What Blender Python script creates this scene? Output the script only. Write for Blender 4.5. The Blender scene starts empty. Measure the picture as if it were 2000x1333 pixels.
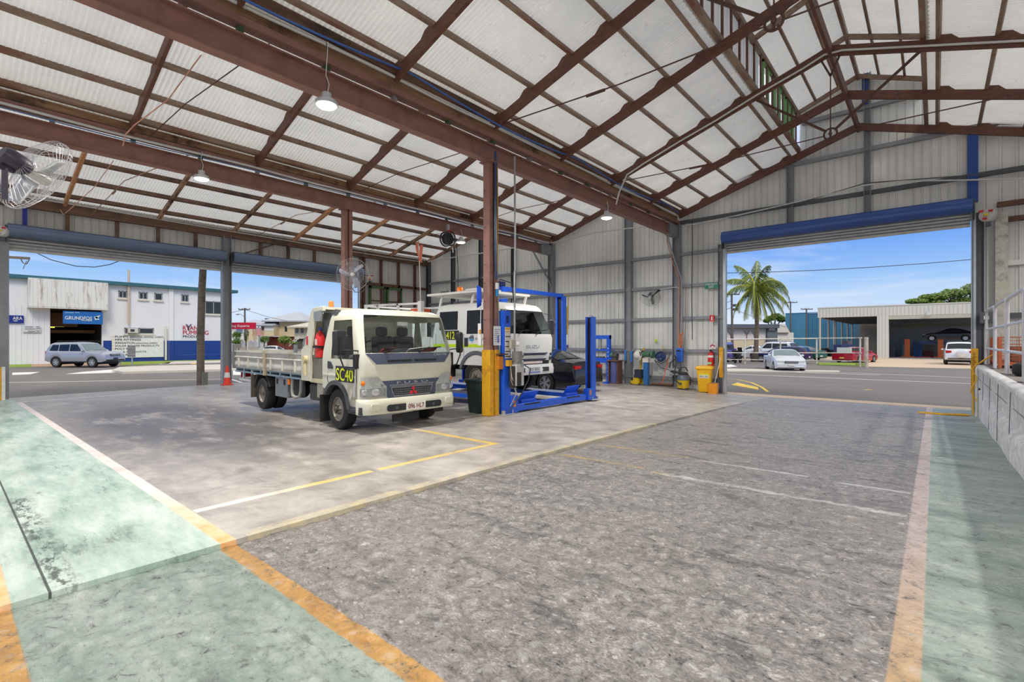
import bpy, bmesh, math, random
from mathutils import Vector, Matrix
R = random.Random(7)
sc = bpy.context.scene
COL = sc.collection
V = Vector
PI = math.pi
sin, cos, rad = math.sin, math.cos, math.radians

# ---------------------------------------------------------------- camera
F, TH, H, CY = 960.0, rad(40.7), 1.6, 666.5
CT, ST = cos(TH), sin(TH)
cam = bpy.data.cameras.new('camera'); camo = bpy.data.objects.new('camera', cam); COL.objects.link(camo)
cam.sensor_fit = 'HORIZONTAL'; cam.sensor_width = 36.0; cam.lens = 36.0 * F / 2000.0
cam.clip_start = 0.05; cam.clip_end = 1500
camo.location = (0, 0, H); camo.rotation_euler = (PI / 2, 0, TH)
sc.camera = camo
sc.view_settings.view_transform = 'Standard'; sc.view_settings.look = 'None'
sc.view_settings.exposure = 0.0; sc.view_settings.gamma = 1.0; sc.view_settings.use_curve_mapping = False
sc.cycles.use_denoising = True
sc.cycles.max_bounces = 8; sc.cycles.diffuse_bounces = 4; sc.cycles.glossy_bounces = 3
sc.cycles.transmission_bounces = 6; sc.cycles.transparent_max_bounces = 12
sc.cycles.sample_clamp_indirect = 6.0; sc.cycles.caustics_reflective = False; sc.cycles.caustics_refractive = False

def ray(u, v):
    a = (u - 1000.0) / F
    return V((a * CT - ST, a * ST + CT, -(v - CY) / F))
def at(u, v, X=None, Y=None, Z=None, D=None):
    """world point of a measured photo point on a known plane of the place (D = distance in front of the lens)"""
    r = ray(u, v); o = V((0, 0, H))
    if X is not None: t = X / r.x
    elif Y is not None: t = Y / r.y
    elif Z is not None: t = (Z - H) / r.z
    else: t = D
    return o + r * t
def sstep(a, b, x):
    t = min(1.0, max(0.0, (x - a) / (b - a))); return t * t * (3 - 2 * t)
def zf(x, y):
    s = max(y, -3) / 19.0
    return .013 * x * (1 - .75 * s) - (.15 + .22 * sstep(-8.5, -5, x)) * s * s

# ---------------------------------------------------------------- mesh builder
class M:
    def __init__(s): s.v = []; s.f = []; s.T = None
    def add(s, vs, fs):
        b = len(s.v)
        s.v += [tuple(s.T @ V(p)) if s.T is not None else tuple(p) for p in vs]
        s.f += [tuple(b + i for i in f) for f in fs]; return s
    def poly(s, pts): return s.add(pts, [tuple(range(len(pts)))])
    def box(s, x0, y0, z0, x1, y1, z1):
        return s.add([(x0, y0, z0), (x1, y0, z0), (x1, y1, z0), (x0, y1, z0), (x0, y0, z1), (x1, y0, z1), (x1, y1, z1), (x0, y1, z1)],
                     [(0, 3, 2, 1), (4, 5, 6, 7), (0, 1, 5, 4), (1, 2, 6, 5), (2, 3, 7, 6), (3, 0, 4, 7)])
    def cbox(s, c, sz): return s.box(c[0] - sz[0] / 2, c[1] - sz[1] / 2, c[2] - sz[2] / 2, c[0] + sz[0] / 2, c[1] + sz[1] / 2, c[2] + sz[2] / 2)
    def frame(s, p, q, up=(0, 0, 1)):
        p, q = V(p), V(q); d = (q - p).normalized(); up = V(up)
        if abs(d.dot(up)) > .98: up = V((0, 1, 0)) if abs(d.y) < .9 else V((1, 0, 0))
        sd = d.cross(up).normalized(); return p, q, d, sd, sd.cross(d).normalized()
    def bar(s, p, q, w, h, up=(0, 0, 1), prof=None):
        """prism from p to q; section w wide (sideways) h high, or a profile of (side, up) points"""
        p, q, d, sd, u = s.frame(p, q, up)
        pr = prof or [(-w / 2, -h / 2), (w / 2, -h / 2), (w / 2, h / 2), (-w / 2, h / 2)]
        n = len(pr); vs = [p + sd * a + u * b for a, b in pr] + [q + sd * a + u * b for a, b in pr]
        return s.add(vs, [(i, (i + 1) % n, n + (i + 1) % n, n + i) for i in range(n)] + [tuple(range(n))[::-1], tuple(range(n, 2 * n))])
    def ibeam(s, p, q, w, h, tf=.02, tw=.014, up=(0, 0, 1)):
        a, b = w / 2, h / 2; t = tw / 2
        return s.bar(p, q, w, h, up, [(-a, -b), (a, -b), (a, -b + tf), (t, -b + tf), (t, b - tf), (a, b - tf), (a, b), (-a, b), (-a, b - tf), (-t, b - tf), (-t, -b + tf), (-a, -b + tf)])
    def cyl(s, p, q, r, r2=None, n=14, caps=True):
        p, q, d, sd, u = s.frame(p, q); r2 = r if r2 is None else r2
        vs = [p + (sd * cos(2 * PI * i / n) + u * sin(2 * PI * i / n)) * r for i in range(n)] + [q + (sd * cos(2 * PI * i / n) + u * sin(2 * PI * i / n)) * r2 for i in range(n)]
        return s.add(vs, [(i, (i + 1) % n, n + (i + 1) % n, n + i) for i in range(n)] + ([tuple(range(n))[::-1], tuple(range(n, 2 * n))] if caps else []))
    def tube(s, pts, r, n=8, closed=False):
        pts = [V(p) for p in pts]; m = len(pts); rings = []; u = None
        rr = r if isinstance(r, (list, tuple)) else [r] * m
        for i, p in enumerate(pts):
            if closed: d = (pts[(i + 1) % m] - pts[i - 1])
            else: d = pts[min(i + 1, m - 1)] - pts[max(i - 1, 0)]
            if d.length < 1e-9: d = V((0, 0, 1))
            d.normalize()
            if u is None:
                up = V((0, 0, 1)) if abs(d.z) < .9 else V((1, 0, 0)); u = d.cross(up).normalized()
            else:
                u = u - d * u.dot(d)
                u = u.normalized() if u.length > 1e-6 else d.orthogonal().normalized()
            w = d.cross(u)
            rings.append([p + (u * cos(2 * PI * k / n) + w * sin(2 * PI * k / n)) * rr[i] for k in range(n)])
        return s.loft(rings, not closed, closed)
    def loft(s, rings, caps=True, closed=False):
        n = len(rings[0]); m = len(rings); vs = [p for r in rings for p in r]; fs = []
        for i in range(m if closed else m - 1):
            j = (i + 1) % m
            fs += [(i * n + k, i * n + (k + 1) % n, j * n + (k + 1) % n, j * n + k) for k in range(n)]
        if caps and not closed: fs += [tuple(range(n))[::-1], tuple(range((m - 1) * n, m * n))]
        return s.add(vs, fs)
    def lathe(s, prof, c=(0, 0, 0), ax='z', n=24, d=None):
        """prof: (radius, distance along the axis) points"""
        if d is not None: A = V(d).normalized()
        else: A = {'x': V((1, 0, 0)), 'y': V((0, 1, 0)), 'z': V((0, 0, 1))}[ax]
        u = A.orthogonal().normalized(); w = A.cross(u); c = V(c)
        return s.loft([[c + A * h + (u * cos(2 * PI * k / n) + w * sin(2 * PI * k / n)) * max(r, 1e-4) for k in range(n)] for r, h in prof])
    def prism(s, pts, a, b, ax='y'):
        """outline of 2-D points pushed from a to b along an axis; x -> (y,z), y -> (x,z), z -> (x,y)"""
        g = {'x': lambda p, t: (t, p[0], p[1]), 'y': lambda p, t: (p[0], t, p[1]), 'z': lambda p, t: (p[0], p[1], t)}[ax]
        n = len(pts); vs = [g(p, a) for p in pts] + [g(p, b) for p in pts]
        return s.add(vs, [(i, (i + 1) % n, n + (i + 1) % n, n + i) for i in range(n)] + [tuple(range(n))[::-1], tuple(range(n, 2 * n))])
    def ball(s, c, r, n=14, m=8):
        rx, ry, rz = r if isinstance(r, (tuple, list)) else (r, r, r); rings = []
        for i in range(m + 1):
            t = PI * i / m
            rings.append([(c[0] + rx * max(sin(t), 1e-3) * cos(2 * PI * k / n), c[1] + ry * max(sin(t), 1e-3) * sin(2 * PI * k / n), c[2] - rz * cos(t)) for k in range(n)])
        return s.loft(rings)
    def grid(s, fn, us, vs):
        n = len(vs); return s.add([fn(a, b) for a in us for b in vs], [(i * n + j, (i + 1) * n + j, (i + 1) * n + j + 1, i * n + j + 1) for i in range(len(us) - 1) for j in range(n - 1)])
    def text(s, t, o, ux, uz, h, w=None, dep=.004, bold=.022):
        """flat raised lettering; o = lower corner where the word starts, h = cap height, w = forced width"""
        c = bpy.data.curves.new('t', 'FONT'); c.body = t; c.size = 1.0; c.extrude = 0.0; c.offset = 0.0; c.resolution_u = 3
        ob = bpy.data.objects.new('t', c); COL.objects.link(ob)
        me = bpy.data.meshes.new_from_object(ob.evaluated_get(bpy.context.evaluated_depsgraph_get()))
        xs = [p.co.x for p in me.vertices]; ys = [p.co.y for p in me.vertices]
        x0, x1 = min(xs), max(xs); ks = h / .70; kx = (w / (x1 - x0)) if w else ks
        ux, uz, o = V(ux).normalized(), V(uz).normalized(), V(o); n = ux.cross(uz)
        pts = [o + ux * (p.co.x - x0) * kx + uz * p.co.y * ks + n * dep for p in me.vertices]
        fs = [tuple(f.vertices) for f in me.polygons]
        for i, (dx, dz) in enumerate(((-1, 0), (1, 0), (0, 1), (0, -1), (0, 0))): s.add([p + ux * dx * bold * h + uz * dz * bold * h * .8 + n * i * .0004 for p in pts], fs)
        bpy.data.objects.remove(ob); bpy.data.curves.remove(c); bpy.data.meshes.remove(me); return s
    def obj(s, name, mat, parent=None, smooth=40, bevel=0, seg=2, loc=None, label=None):
        me = bpy.data.meshes.new(name); me.from_pydata(s.v, [], s.f); me.update()
        bm = bmesh.new(); bm.from_mesh(me); bmesh.ops.recalc_face_normals(bm, faces=bm.faces); bm.to_mesh(me); bm.free()
        if smooth:
            for p in me.polygons: p.use_smooth = True
            me.set_sharp_from_angle(angle=rad(smooth))
        if mat: me.materials.append(mat)
        o = bpy.data.objects.new(name, me); COL.objects.link(o)
        if parent: o.parent = parent
        if loc: o.location = loc
        if bevel:
            b = o.modifiers.new('edge', 'BEVEL'); b.width = bevel; b.segments = seg; b.limit_method = 'ANGLE'; b.angle_limit = rad(35)
        if label: o['label'] = label
        return o

def tag(o, label, cat, group=None, kind=None):
    o['label'] = label; o['category'] = cat
    if group: o['group'] = group
    if kind: o['kind'] = kind
    return o
def thing(name, label, cat, loc=(0, 0, 0), rz=0.0, group=None, kind=None):
    o = bpy.data.objects.new(name, None); COL.objects.link(o); o.empty_display_size = .1
    o.location = loc; o.rotation_euler = (0, 0, rz); return tag(o, label, cat, group, kind)
def struct(o): o['kind'] = 'structure'; return o
def dup(o, loc, rz, label, group=None, parent=None):
    c = o.copy(); COL.objects.link(c)
    if parent is None:
        c.location = loc; c.rotation_euler = (0, 0, rz); c['label'] = label
        if group: c['group'] = group
    else: c.parent = parent
    for k in o.children: dup(k, None, None, None, None, c)
    return c
ORD = ['first', 'second', 'third', 'fourth', 'fifth', 'sixth', 'seventh', 'eighth', 'ninth', 'tenth', 'eleventh', 'twelfth']
def arc(cx, cy, r, a0, a1, n):
    return [(cx + r * cos(rad(a0 + (a1 - a0) * i / n)), cy + r * sin(rad(a0 + (a1 - a0) * i / n))) for i in range(n + 1)]
def rrect(x0, y0, x1, y1, r, n=4):
    return arc(x1 - r, y0 + r, r, -90, 0, n) + arc(x1 - r, y1 - r, r, 0, 90, n) + arc(x0 + r, y1 - r, r, 90, 180, n) + arc(x0 + r, y0 + r, r, 180, 270, n)

# ---------------------------------------------------------------- materials
def srgb(r, g, b):
    f = lambda c: ((c / 255.0 + .055) / 1.055) ** 2.4 if c > 10 else c / 255.0 / 12.92
    return (f(r), f(g), f(b), 1)
class N:
    def __init__(s, name):
        s.m = bpy.data.materials.new(name); s.m.use_nodes = True; s.t = s.m.node_tree
        s.b = s.t.nodes['Principled BSDF']; s.out = s.t.nodes['Material Output']; s._c = None
    def n(s, ty, **k):
        x = s.t.nodes.new(ty)
        for a, b in k.items(): setattr(x, a, b)
        return x
    def l(s, a, b): s.t.links.new(a, b)
    def co(s):
        if s._c is None: s._c = s.n('ShaderNodeTexCoord').outputs['Object']
        return s._c
    def scl(s, x, y, z, rz=0):
        m = s.n('ShaderNodeMapping'); m.inputs['Scale'].default_value = (x, y, z); m.inputs['Rotation'].default_value = (0, 0, rz); s.l(s.co(), m.inputs[0]); return m.outputs[0]
    def noise(s, scale, det=4, rough=.6, vec=None, dist=0):
        x = s.n('ShaderNodeTexNoise'); x.inputs['Scale'].default_value = scale; x.inputs['Detail'].default_value = det; x.inputs['Roughness'].default_value = rough; x.inputs['Distortion'].default_value = dist
        s.l(vec or s.co(), x.inputs['Vector']); return x.outputs['Fac']
    def voro(s, scale, vec=None, feat='F1', out='Distance', rnd=1):
        x = s.n('ShaderNodeTexVoronoi', feature=feat); x.inputs['Scale'].default_value = scale; x.inputs['Randomness'].default_value = rnd; s.l(vec or s.co(), x.inputs['Vector']); return x.outputs[out]
    def ramp(s, fac, stops):
        x = s.n('ShaderNodeValToRGB'); e = x.color_ramp.elements
        while len(e) < len(stops): e.new(.5)
        for i, (p, c) in enumerate(stops):
            e[i].position = p; e[i].color = c if isinstance(c, tuple) else (c, c, c, 1)
        s.l(fac, x.inputs[0]); return x.outputs[0]
    def mix(s, fac, a, b, mode='MIX'):
        x = s.n('ShaderNodeMix', data_type='RGBA', blend_type=mode)
        for sock, val in ((x.inputs[0], fac), (x.inputs[6], a), (x.inputs[7], b)):
            if isinstance(val, (int, float, tuple)): sock.default_value = val
            else: s.l(val, sock)
        return x.outputs[2]
    def math(s, op, a, b=None, c=None):
        x = s.n('ShaderNodeMath', operation=op)
        for i, val in enumerate((a, b, c)):
            if val is None: continue
            if isinstance(val, (int, float)): x.inputs[i].default_value = val
            else: s.l(val, x.inputs[i])
        return x.outputs[0]
    def bump(s, h, st=.3, dist=.02, prev=None):
        x = s.n('ShaderNodeBump'); x.inputs['Strength'].default_value = st; x.inputs['Distance'].default_value = dist
        s.l(h, x.inputs['Height'])
        if prev: s.l(prev, x.inputs['Normal'])
        s.l(x.outputs[0], s.b.inputs['Normal']); return x.outputs[0]
    def base(s, c):
        if isinstance(c, tuple): s.b.inputs['Base Color'].default_value = c
        else: s.l(c, s.b.inputs['Base Color'])
    def set(s, rough=None, metal=None, spec=None, **k):
        for nm, v in (('Roughness', rough), ('Metallic', metal), ('Specular IOR Level', spec)):
            if v is None: continue
            if isinstance(v, (int, float)): s.b.inputs[nm].default_value = v
            else: s.l(v, s.b.inputs[nm])
        for a, v in k.items(): s.b.inputs[a.replace('_', ' ')].default_value = v
        return s
_mc = {}
def mat(rgb, rough=.5, metal=0., var=.12, sc_=6., bump=0., name=None, dirt=None, coat=0.):
    """plain paint / metal / plastic with a little uneven wear"""
    key = (rgb, rough, metal, var, sc_, bump, dirt, coat)
    if key in _mc: return _mc[key]
    n = N(name or 'paint_%d_%d_%d' % rgb); c = srgb(*rgb)
    nz = n.noise(sc_, 5, .65)
    dk = tuple(x * (1 - var) for x in c[:3]) + (1,); lt = tuple(min(1, x * (1 + var * .6)) for x in c[:3]) + (1,)
    col = n.ramp(nz, [(.3, dk), (.7, lt)])
    if dirt:
        col = n.mix(n.ramp(n.noise(sc_ * .45, 6, .7, dist=.6), [(.5, 0.), (.72, 1.)]), col, srgb(*dirt))
    n.base(col); n.set(rough, metal)
    if coat: n.b.inputs['Coat Weight'].default_value = coat; n.b.inputs['Coat Roughness'].default_value = .08
    if bump: n.bump(n.noise(sc_ * 6, 4), bump, .01)
    _mc[key] = n.m; return n.m
def emit(rgb, st):
    n = N('lamp_glow'); n.base(srgb(*rgb)); n.b.inputs['Emission Color'].default_value = srgb(*rgb); n.b.inputs['Emission Strength'].default_value = st; return n.m
def glass(rgb=(200, 215, 215), rough=.02, alpha=.35, name='window_glass'):
    """window pane: mostly see-through, mirror-like at a slant"""
    n = N(name); t = n.t
    tr = n.n('ShaderNodeBsdfTransparent'); tr.inputs[0].default_value = srgb(*rgb)
    gl = n.n('ShaderNodeBsdfGlossy'); gl.inputs['Roughness'].default_value = rough
    fr = n.n('ShaderNodeLayerWeight'); fr.inputs[0].default_value = .5
    mx = n.n('ShaderNodeMixShader'); n.l(n.math('MULTIPLY_ADD', n.math('POWER', fr.outputs[1], 4.0), .8, .045), mx.inputs[0]); n.l(tr.outputs[0], mx.inputs[1]); n.l(gl.outputs[0], mx.inputs[2])
    n.l(mx.outputs[0], n.out.inputs[0]); return n.m
def darkglass(rgb=(20, 24, 28)):
    return mat(rgb, .06, 0, .05, 2., coat=0.)
# ---------------------------------------------------------------- place dimensions
XB, YW, XR = -23.0, 19.0, 4.1              # street wall, far gable wall, dock-side wall
X1, X2, XM = -13.8, -7.7, -1.84            # valley beams, main ridge
XE = -4.42                                 # slab edge
FY = [2.8, 5.5, 8.2, 10.8, 13.5, 16.2, 18.85]
YN = -7.0
G = -.45                                   # street level
def mainz(x): return 6.33 + .323 * ((x if x <= XM else 2 * XM - x) - X2)
def bay2z(x): return 6.25 + .335 * (x + 13.6)
def bay3z(x): return 6.22 + .255 * (x + 22.8)
SO = .37
ML, MR = -3.49, -.19
def wallz(x):
    if x > X2: return 9.42 + .42 * (1.65 - abs(x - XM)) if ML < x < MR else mainz(x) + SO
    if x > -9.9: return bay2z(-9.9) + SO - (x + 9.9) * .45
    if x > X1: return bay2z(x) + SO
    if x > -18.4: return bay3z(-18.4) + SO - (x + 18.4) * .17
    return bay3z(x) + SO

# ---------------------------------------------------------------- shell materials
def sheet_mat(name, rgb, tr=0.0, metal=.25, rough=.42):
    n = N(name)
    c1 = srgb(*rgb); c2 = srgb(*[int(k * .86) for k in rgb])
    st = n.noise(1.0, 5, .65, vec=n.scl(.6, .6, .25)); n.base(n.ramp(st, [(.35, c2), (.65, c1)]))
    n.set(n.ramp(n.noise(3, 3), [(.3, rough - .08), (.7, rough + .12)]), metal)
    if tr:
        tl = n.n('ShaderNodeBsdfTranslucent'); tl.inputs[0].default_value = srgb(246, 243, 238)
        mx = n.n('ShaderNodeMixShader'); mx.inputs[0].default_value = tr
        n.l(n.b.outputs[0], mx.inputs[1]); n.l(tl.outputs[0], mx.inputs[2]); n.l(mx.outputs[0], n.out.inputs[0])
    return n.m
roof_m = sheet_mat('roof_sheet', (244, 244, 240), .40, .34, .34)
roof3_m = sheet_mat('roof_sheet_old', (244, 245, 242), .42, .32, .34)
wall_m = sheet_mat('wall_sheet', (236, 236, 230), .05, .12, .5)
wallb_m = sheet_mat('wall_sheet_street', (214, 212, 204), .05, .12, .5)
def timber(name, a, b, dark=None):
    n = N(name); g = n.noise(3.0, 6, .7, vec=n.scl(2.2, .35, 6), dist=.8)
    col = n.ramp(g, [(.3, srgb(*a)), (.68, srgb(*b))])
    if dark: col = n.mix(n.ramp(n.noise(.9, 5, .7), [(.5, 0.), (.66, 1.)]), col, srgb(*dark))
    n.base(col); n.set(.6); n.bump(g, .25, .01); return n.m
rafter_m = timber('oiled_hardwood', (72, 46, 38), (116, 74, 58))
purlin_m = timber('weathered_batten', (112, 92, 80), (160, 138, 120), (126, 84, 68))
plate_m = timber('old_plate_timber', (76, 54, 44), (128, 96, 76), (50, 38, 32))
pale_m = timber('pale_plate_timber', (128, 92, 66), (186, 148, 116), (70, 48, 38))
newpine_m = timber('pale_pine', (166, 110, 72), (206, 156, 112))
beam_m = mat((146, 106, 96), .55, .1, .16, 3., .1, 'oxide_red_steel', dirt=(112, 80, 74))
grey_m = mat((142, 144, 150), .5, .2, .12, 4., 0, 'grey_steel')
dkgrey_m = mat((88, 90, 96), .5, .3, .15, 4.)
galv_m = mat((172, 176, 178), .38, .55, .15, 7.)
white_m = mat((228, 228, 224), .45, 0, .06)
black_m = mat((24, 24, 26), .5, 0, .1)
rubber_m = mat((34, 33, 33), .8, 0, .2, 12., .1)
green_m = mat((62, 92, 68), .6, 0, .2)
pvc_m = mat((206, 208, 208), .45, 0, .06)
cable_m = mat((36, 38, 44), .5, 0, .1)
blue_m = mat((38, 98, 222), .30, .05, .10, 5., 0, 'hoist_blue')
yel_m = mat((226, 168, 34), .5, 0, .14, 5., 0, 'guard_yellow', dirt=(150, 104, 30))
red_m = mat((196, 32, 34), .4, 0, .1)
orange_m = mat((232, 120, 32), .45, 0, .1)

# ---------------------------------------------------------------- floors
def rectmask(n, x, y, x0, x1, y0, y1, soft=.012):
    """1 inside a painted rectangle"""
    def side(v, edge, sign):
        return n.math('MULTIPLY_ADD', v, sign / soft, -sign * edge / soft + .5)
    a = n.math('MINIMUM', side(x, x0, 1), side(x, x1, -1)); b = n.math('MINIMUM', side(y, y0, 1), side(y, y1, -1))
    m = n.math('MINIMUM', a, b); k = n.math('MINIMUM', n.math('MAXIMUM', m, 0.), 1.); return k
def floor_mat(rough_ground):
    n = N('aggregate_floor' if rough_ground else 'concrete_slab')
    sx = n.n('ShaderNodeSeparateXYZ'); n.l(n.co(), sx.inputs[0]); X, Y = sx.outputs[0], sx.outputs[1]
    nz = n.noise(2.2, 6, .7, dist=.4); fine = n.noise(26, 5, .75); big = n.noise(.32, 4, .6)
    green = n.ramp(n.noise(1.6, 6, .72, vec=n.scl(.45, 1.6, 1)), [(.3, srgb(104, 126, 114)), (.44, srgb(158, 182, 168)), (.66, srgb(204, 216, 206))])
    green = n.mix(n.ramp(n.noise(3.2, 6, .78, vec=n.scl(.5, 2.0, 1)), [(.58, 0.), (.68, .75)]), green, srgb(92, 106, 96))
    orange = n.ramp(n.noise(3, 5, .7), [(.32, srgb(226, 158, 70)), (.62, srgb(236, 200, 160))])
    pale = n.ramp(n.noise(3, 5, .7), [(.3, srgb(214, 196, 186)), (.65, srgb(236, 226, 218))])
    if rough_ground:
        vor = n.voro(15, vec=n.scl(1, 1.15, 1)); vor2 = n.voro(30); rub = n.noise(11, 8, .80, dist=.7); rub2 = n.noise(48, 5, .8, vec=n.scl(1, 1.7, 1))
        mixn = n.math('ADD', n.math('MULTIPLY', rub, .55), n.math('MULTIPLY', rub2, .45))
        base = n.ramp(mixn, [(.38, srgb(58, 56, 56)), (.45, srgb(124, 120, 117)), (.53, srgb(168, 162, 158)), (.62, srgb(232, 228, 224))])
        base = n.mix(n.ramp(big, [(.35, 0.), (.6, .35)]), base, srgb(176, 166, 156))
        stones = n.ramp(vor, [(.10, 1.), (.34, 0.)]); keep = n.ramp(n.voro(15, vec=n.scl(1, 1.15, 1), out='Color'), [(.52, 0.), (.56, 1.)])
        st = n.math('MULTIPLY', stones, keep)
        base = n.mix(n.math('MULTIPLY', n.ramp(st, [(.3, 0.), (.5, 1.)]), .75), base, n.ramp(n.voro(15, vec=n.scl(1, 1.15, 1), out='Color'), [(.5, srgb(138, 136, 138)), (.9, srgb(236, 232, 228))]))
        base = n.mix(n.ramp(n.noise(1.4, 6, .75, vec=n.scl(.6, 2.4, 1)), [(.54, 0.), (.66, .65)]), base, srgb(70, 68, 70)); base = n.mix(n.ramp(n.noise(4.2, 6, .8, vec=n.scl(.55, 2.2, 1)), [(.59, 0.), (.66, .7)]), base, srgb(62, 60, 62))
        pit = n.math('MULTIPLY', n.ramp(n.voro(17), [(.07, 1.), (.13, 0.)]), n.ramp(n.voro(17, out='Color'), [(.60, 0.), (.64, 1.)]))
        base = n.mix(n.math('MULTIPLY', pit, .85), base, srgb(46, 44, 44))
        paint = n.ramp(rub, [(.34, 0.25), (.5, .92)])
    else:
        base = n.ramp(nz, [(.28, srgb(128, 123, 118)), (.5, srgb(168, 162, 155)), (.72, srgb(194, 188, 180))])
        # oil-darkened parking patch beside the walkway
        dx = n.math('MULTIPLY_ADD', X, 1 / 7.5, 12.6 / 7.5); dy = n.math('MULTIPLY_ADD', Y, 1 / 2.4, -3.4 / 2.4)
        rr = n.math('ADD', n.math('MULTIPLY', dx, dx), n.math('MULTIPLY', dy, dy))
        blot = n.math('MULTIPLY', n.ramp(rr, [(.2, 1.), (1.0, 0.)]), n.ramp(n.noise(1.1, 6, .72, vec=n.scl(.5, 1.5, 1)), [(.30, 0.2), (.50, 1.)]))
        base = n.mix(n.math('MULTIPLY', blot, .92), base, srgb(78, 75, 76))
        base = n.mix(n.ramp(n.noise(.7, 5, .7, vec=n.scl(.5, 1.4, 1)), [(.52, 0.), (.70, .65)]), base, srgb(112, 107, 104))
        base = n.mix(n.ramp(n.noise(2.1, 6, .75, vec=n.scl(.4, 2., 1)), [(.62, 0.), (.74, .6)]), base, srgb(206, 200, 190))
        paint = n.ramp(n.noise(5, 6, .75), [(.30, .35), (.48, .95)])
    rm = lambda *a: rectmask(n, X, Y, *a)
    def lay(col, mask, c, k=None):
        return n.mix(n.math('MULTIPLY', mask, k if k is not None else paint), col, c)
    old = n.ramp(n.noise(6, 6, .8), [(.36, 0.1), (.56, .95)])
    col = base
    if rough_ground:
        grn = n.math('MAXIMUM', rm(-9, 9, .29, 1.50), rm(-.06, 9, -9, 30))
        col = lay(col, grn, green)
        og = n.math('MAXIMUM', rm(-9, -.17, 1.48, 1.61), rm(-9, 9, .14, .29))
        col = lay(col, og, n.ramp(n.noise(4, 6, .75), [(.3, srgb(200, 138, 50)), (.6, srgb(238, 182, 92)), (.78, srgb(236, 206, 166))]))
        mp = n.ramp(Y, [(0., 0.), (1., 1.)])
        k = n.math('MINIMUM', n.math('MAXIMUM', n.math('MULTIPLY_ADD', Y, 1 / 2.2, -3.0 / 2.2), 0.), 1.)
        col = lay(col, rm(-.18, -.05, 1.4, 30), n.mix(k, srgb(228, 190, 140), n.ramp(n.noise(5, 5, .7), [(.3, srgb(206, 184, 176)), (.65, srgb(232, 216, 208))])))
        kx = n.math('MINIMUM', n.math('MAXIMUM', n.math('MULTIPLY_ADD', X, 1 / .5, 2.9 / .5), 0.), 1.)
        yl = n.mix(kx, srgb(206, 178, 110), srgb(228, 228, 226))
        for r in ((-4.3, -2.95, 6.10, 6.19), (-2.8, -.2, 5.99, 6.09), (-4.25, -2.75, 7.14, 7.23), (-2.6, -1.2, 7.06, 7.14), (-.92, -.2, 6.98, 7.06)):
            col = lay(col, rm(*r), yl, old)
        # patched strip by the street door
        col = lay(col, rm(-1.6, .7, 15.1, 15.9), srgb(120, 118, 118), n.ramp(n.noise(3, 4), [(.4, .2), (.6, .9)]))
    else:
        col = lay(col, rm(-23.5, XE + .02, .29, 1.50), green, n.ramp(n.noise(3, 6, .7, vec=n.scl(.5, 2, 1)), [(.30, .55), (.45, .97)]))
        ky = n.math('MINIMUM', n.math('MAXIMUM', n.math('MULTIPLY_ADD', X, 1 / 2.0, 6.8 / 2.0), 0.), 1.)
        sc2 = n.mix(ky, pale, orange)
        col = lay(col, n.math('MAXIMUM', rm(-20.9, XE + .02, 1.49, 1.61), rm(-23.5, XE + .02, .14, .29)), sc2, n.ramp(n.noise(5, 6, .75), [(.28, .6), (.44, .98)]))
        col = lay(col, rm(-21.1, -20.95, 1.5, 4.6), pale)
        kk = n.math('MINIMUM', n.math('MAXIMUM', n.math('MULTIPLY_ADD', Y, 1 / .6, -2.3 / .6), 0.), 1.)
        yc = n.mix(kk, srgb(226, 220, 206), srgb(222, 194, 116))
        col = lay(col, n.math('MAXIMUM', rm(-5.55, -5.44, 1.62, 3.62), rm(-5.55, -5.44, 3.72, 6.0)), yc)
        kw = n.math('MINIMUM', n.math('MAXIMUM', n.math('MULTIPLY_ADD', X, 1 / .8, 7.9 / .8), 0.), 1.)
        col = lay(col, rm(-10.8, -5.44, 5.88, 6.0), n.mix(kw, srgb(222, 220, 216), srgb(224, 190, 96)))
        col = lay(col, rm(-15.5, -13.2, 6.2, 6.32), srgb(222, 220, 216), old)
        col = lay(col, rm(XE - .14, XE + .02, 1.7, 9.8), srgb(206, 194, 152), n.ramp(n.noise(4, 6, .75), [(.40, .05), (.62, .8)]))
        # joint cut across the walkway
        col = lay(col, rm(-9.5, XE + .02, .462, .478, .004), srgb(52, 56, 50), .9)
        stn = n.math('MULTIPLY', rm(-7.5, XE + .02, .46, .62, .12), n.ramp(n.noise(5, 6, .75, vec=n.scl(1, 2.5, 1)), [(.46, 0.), (.56, 1.)]))
        col = n.mix(n.math('MULTIPLY', stn, .85), col, srgb(54, 60, 54))
    n.base(col)
    if rough_ground:
        h = n.math('ADD', n.math('MULTIPLY', rub, 1.0), n.math('MULTIPLY', st, .8)); h = n.math('ADD', h, n.math('MULTIPLY', rub2, .45)); h = n.math('SUBTRACT', h, n.math('MULTIPLY', pit, .5)); low_dark = n.ramp(mixn, [(.38, .6), (.46, 0.)]); col = n.mix(low_dark, col, srgb(74, 76, 74)); ga = n.n('ShaderNodeAttribute'); ga.attribute_name = 'grain'; col = n.mix(n.math('MULTIPLY', ga.outputs['Fac'], .34), col, srgb(226, 224, 222)); col = n.mix(n.ramp(mixn, [(.55, 0.), (.64, .55)]), col, srgb(238, 236, 232)); n.base(col)  # colour is darkened where the mixed noise is low
        n.bump(h, .9, .035); n.set(n.ramp(rub, [(.35, .26), (.65, .5)]), 0, .65)
    else:
        n.bump(n.math('ADD', n.math('MULTIPLY', fine, .25), nz), .18, .012); n.set(n.ramp(nz, [(.3, .34), (.7, .55)]), 0, .4)
    return n.m
def lin(a, b, n): return [a + (b - a) * i / n for i in range(n + 1)]
m = M(); m.grid(lambda x, y: (x, y, zf(x, y)), lin(XB - .1, XE, 30), lin(YN, YW + .12, 30))
m.grid(lambda a, y: (XE + (.012 if a else 0), y, zf(XE, y) - a), [0, .10], lin(YN, YW + .12, 30))
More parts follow.
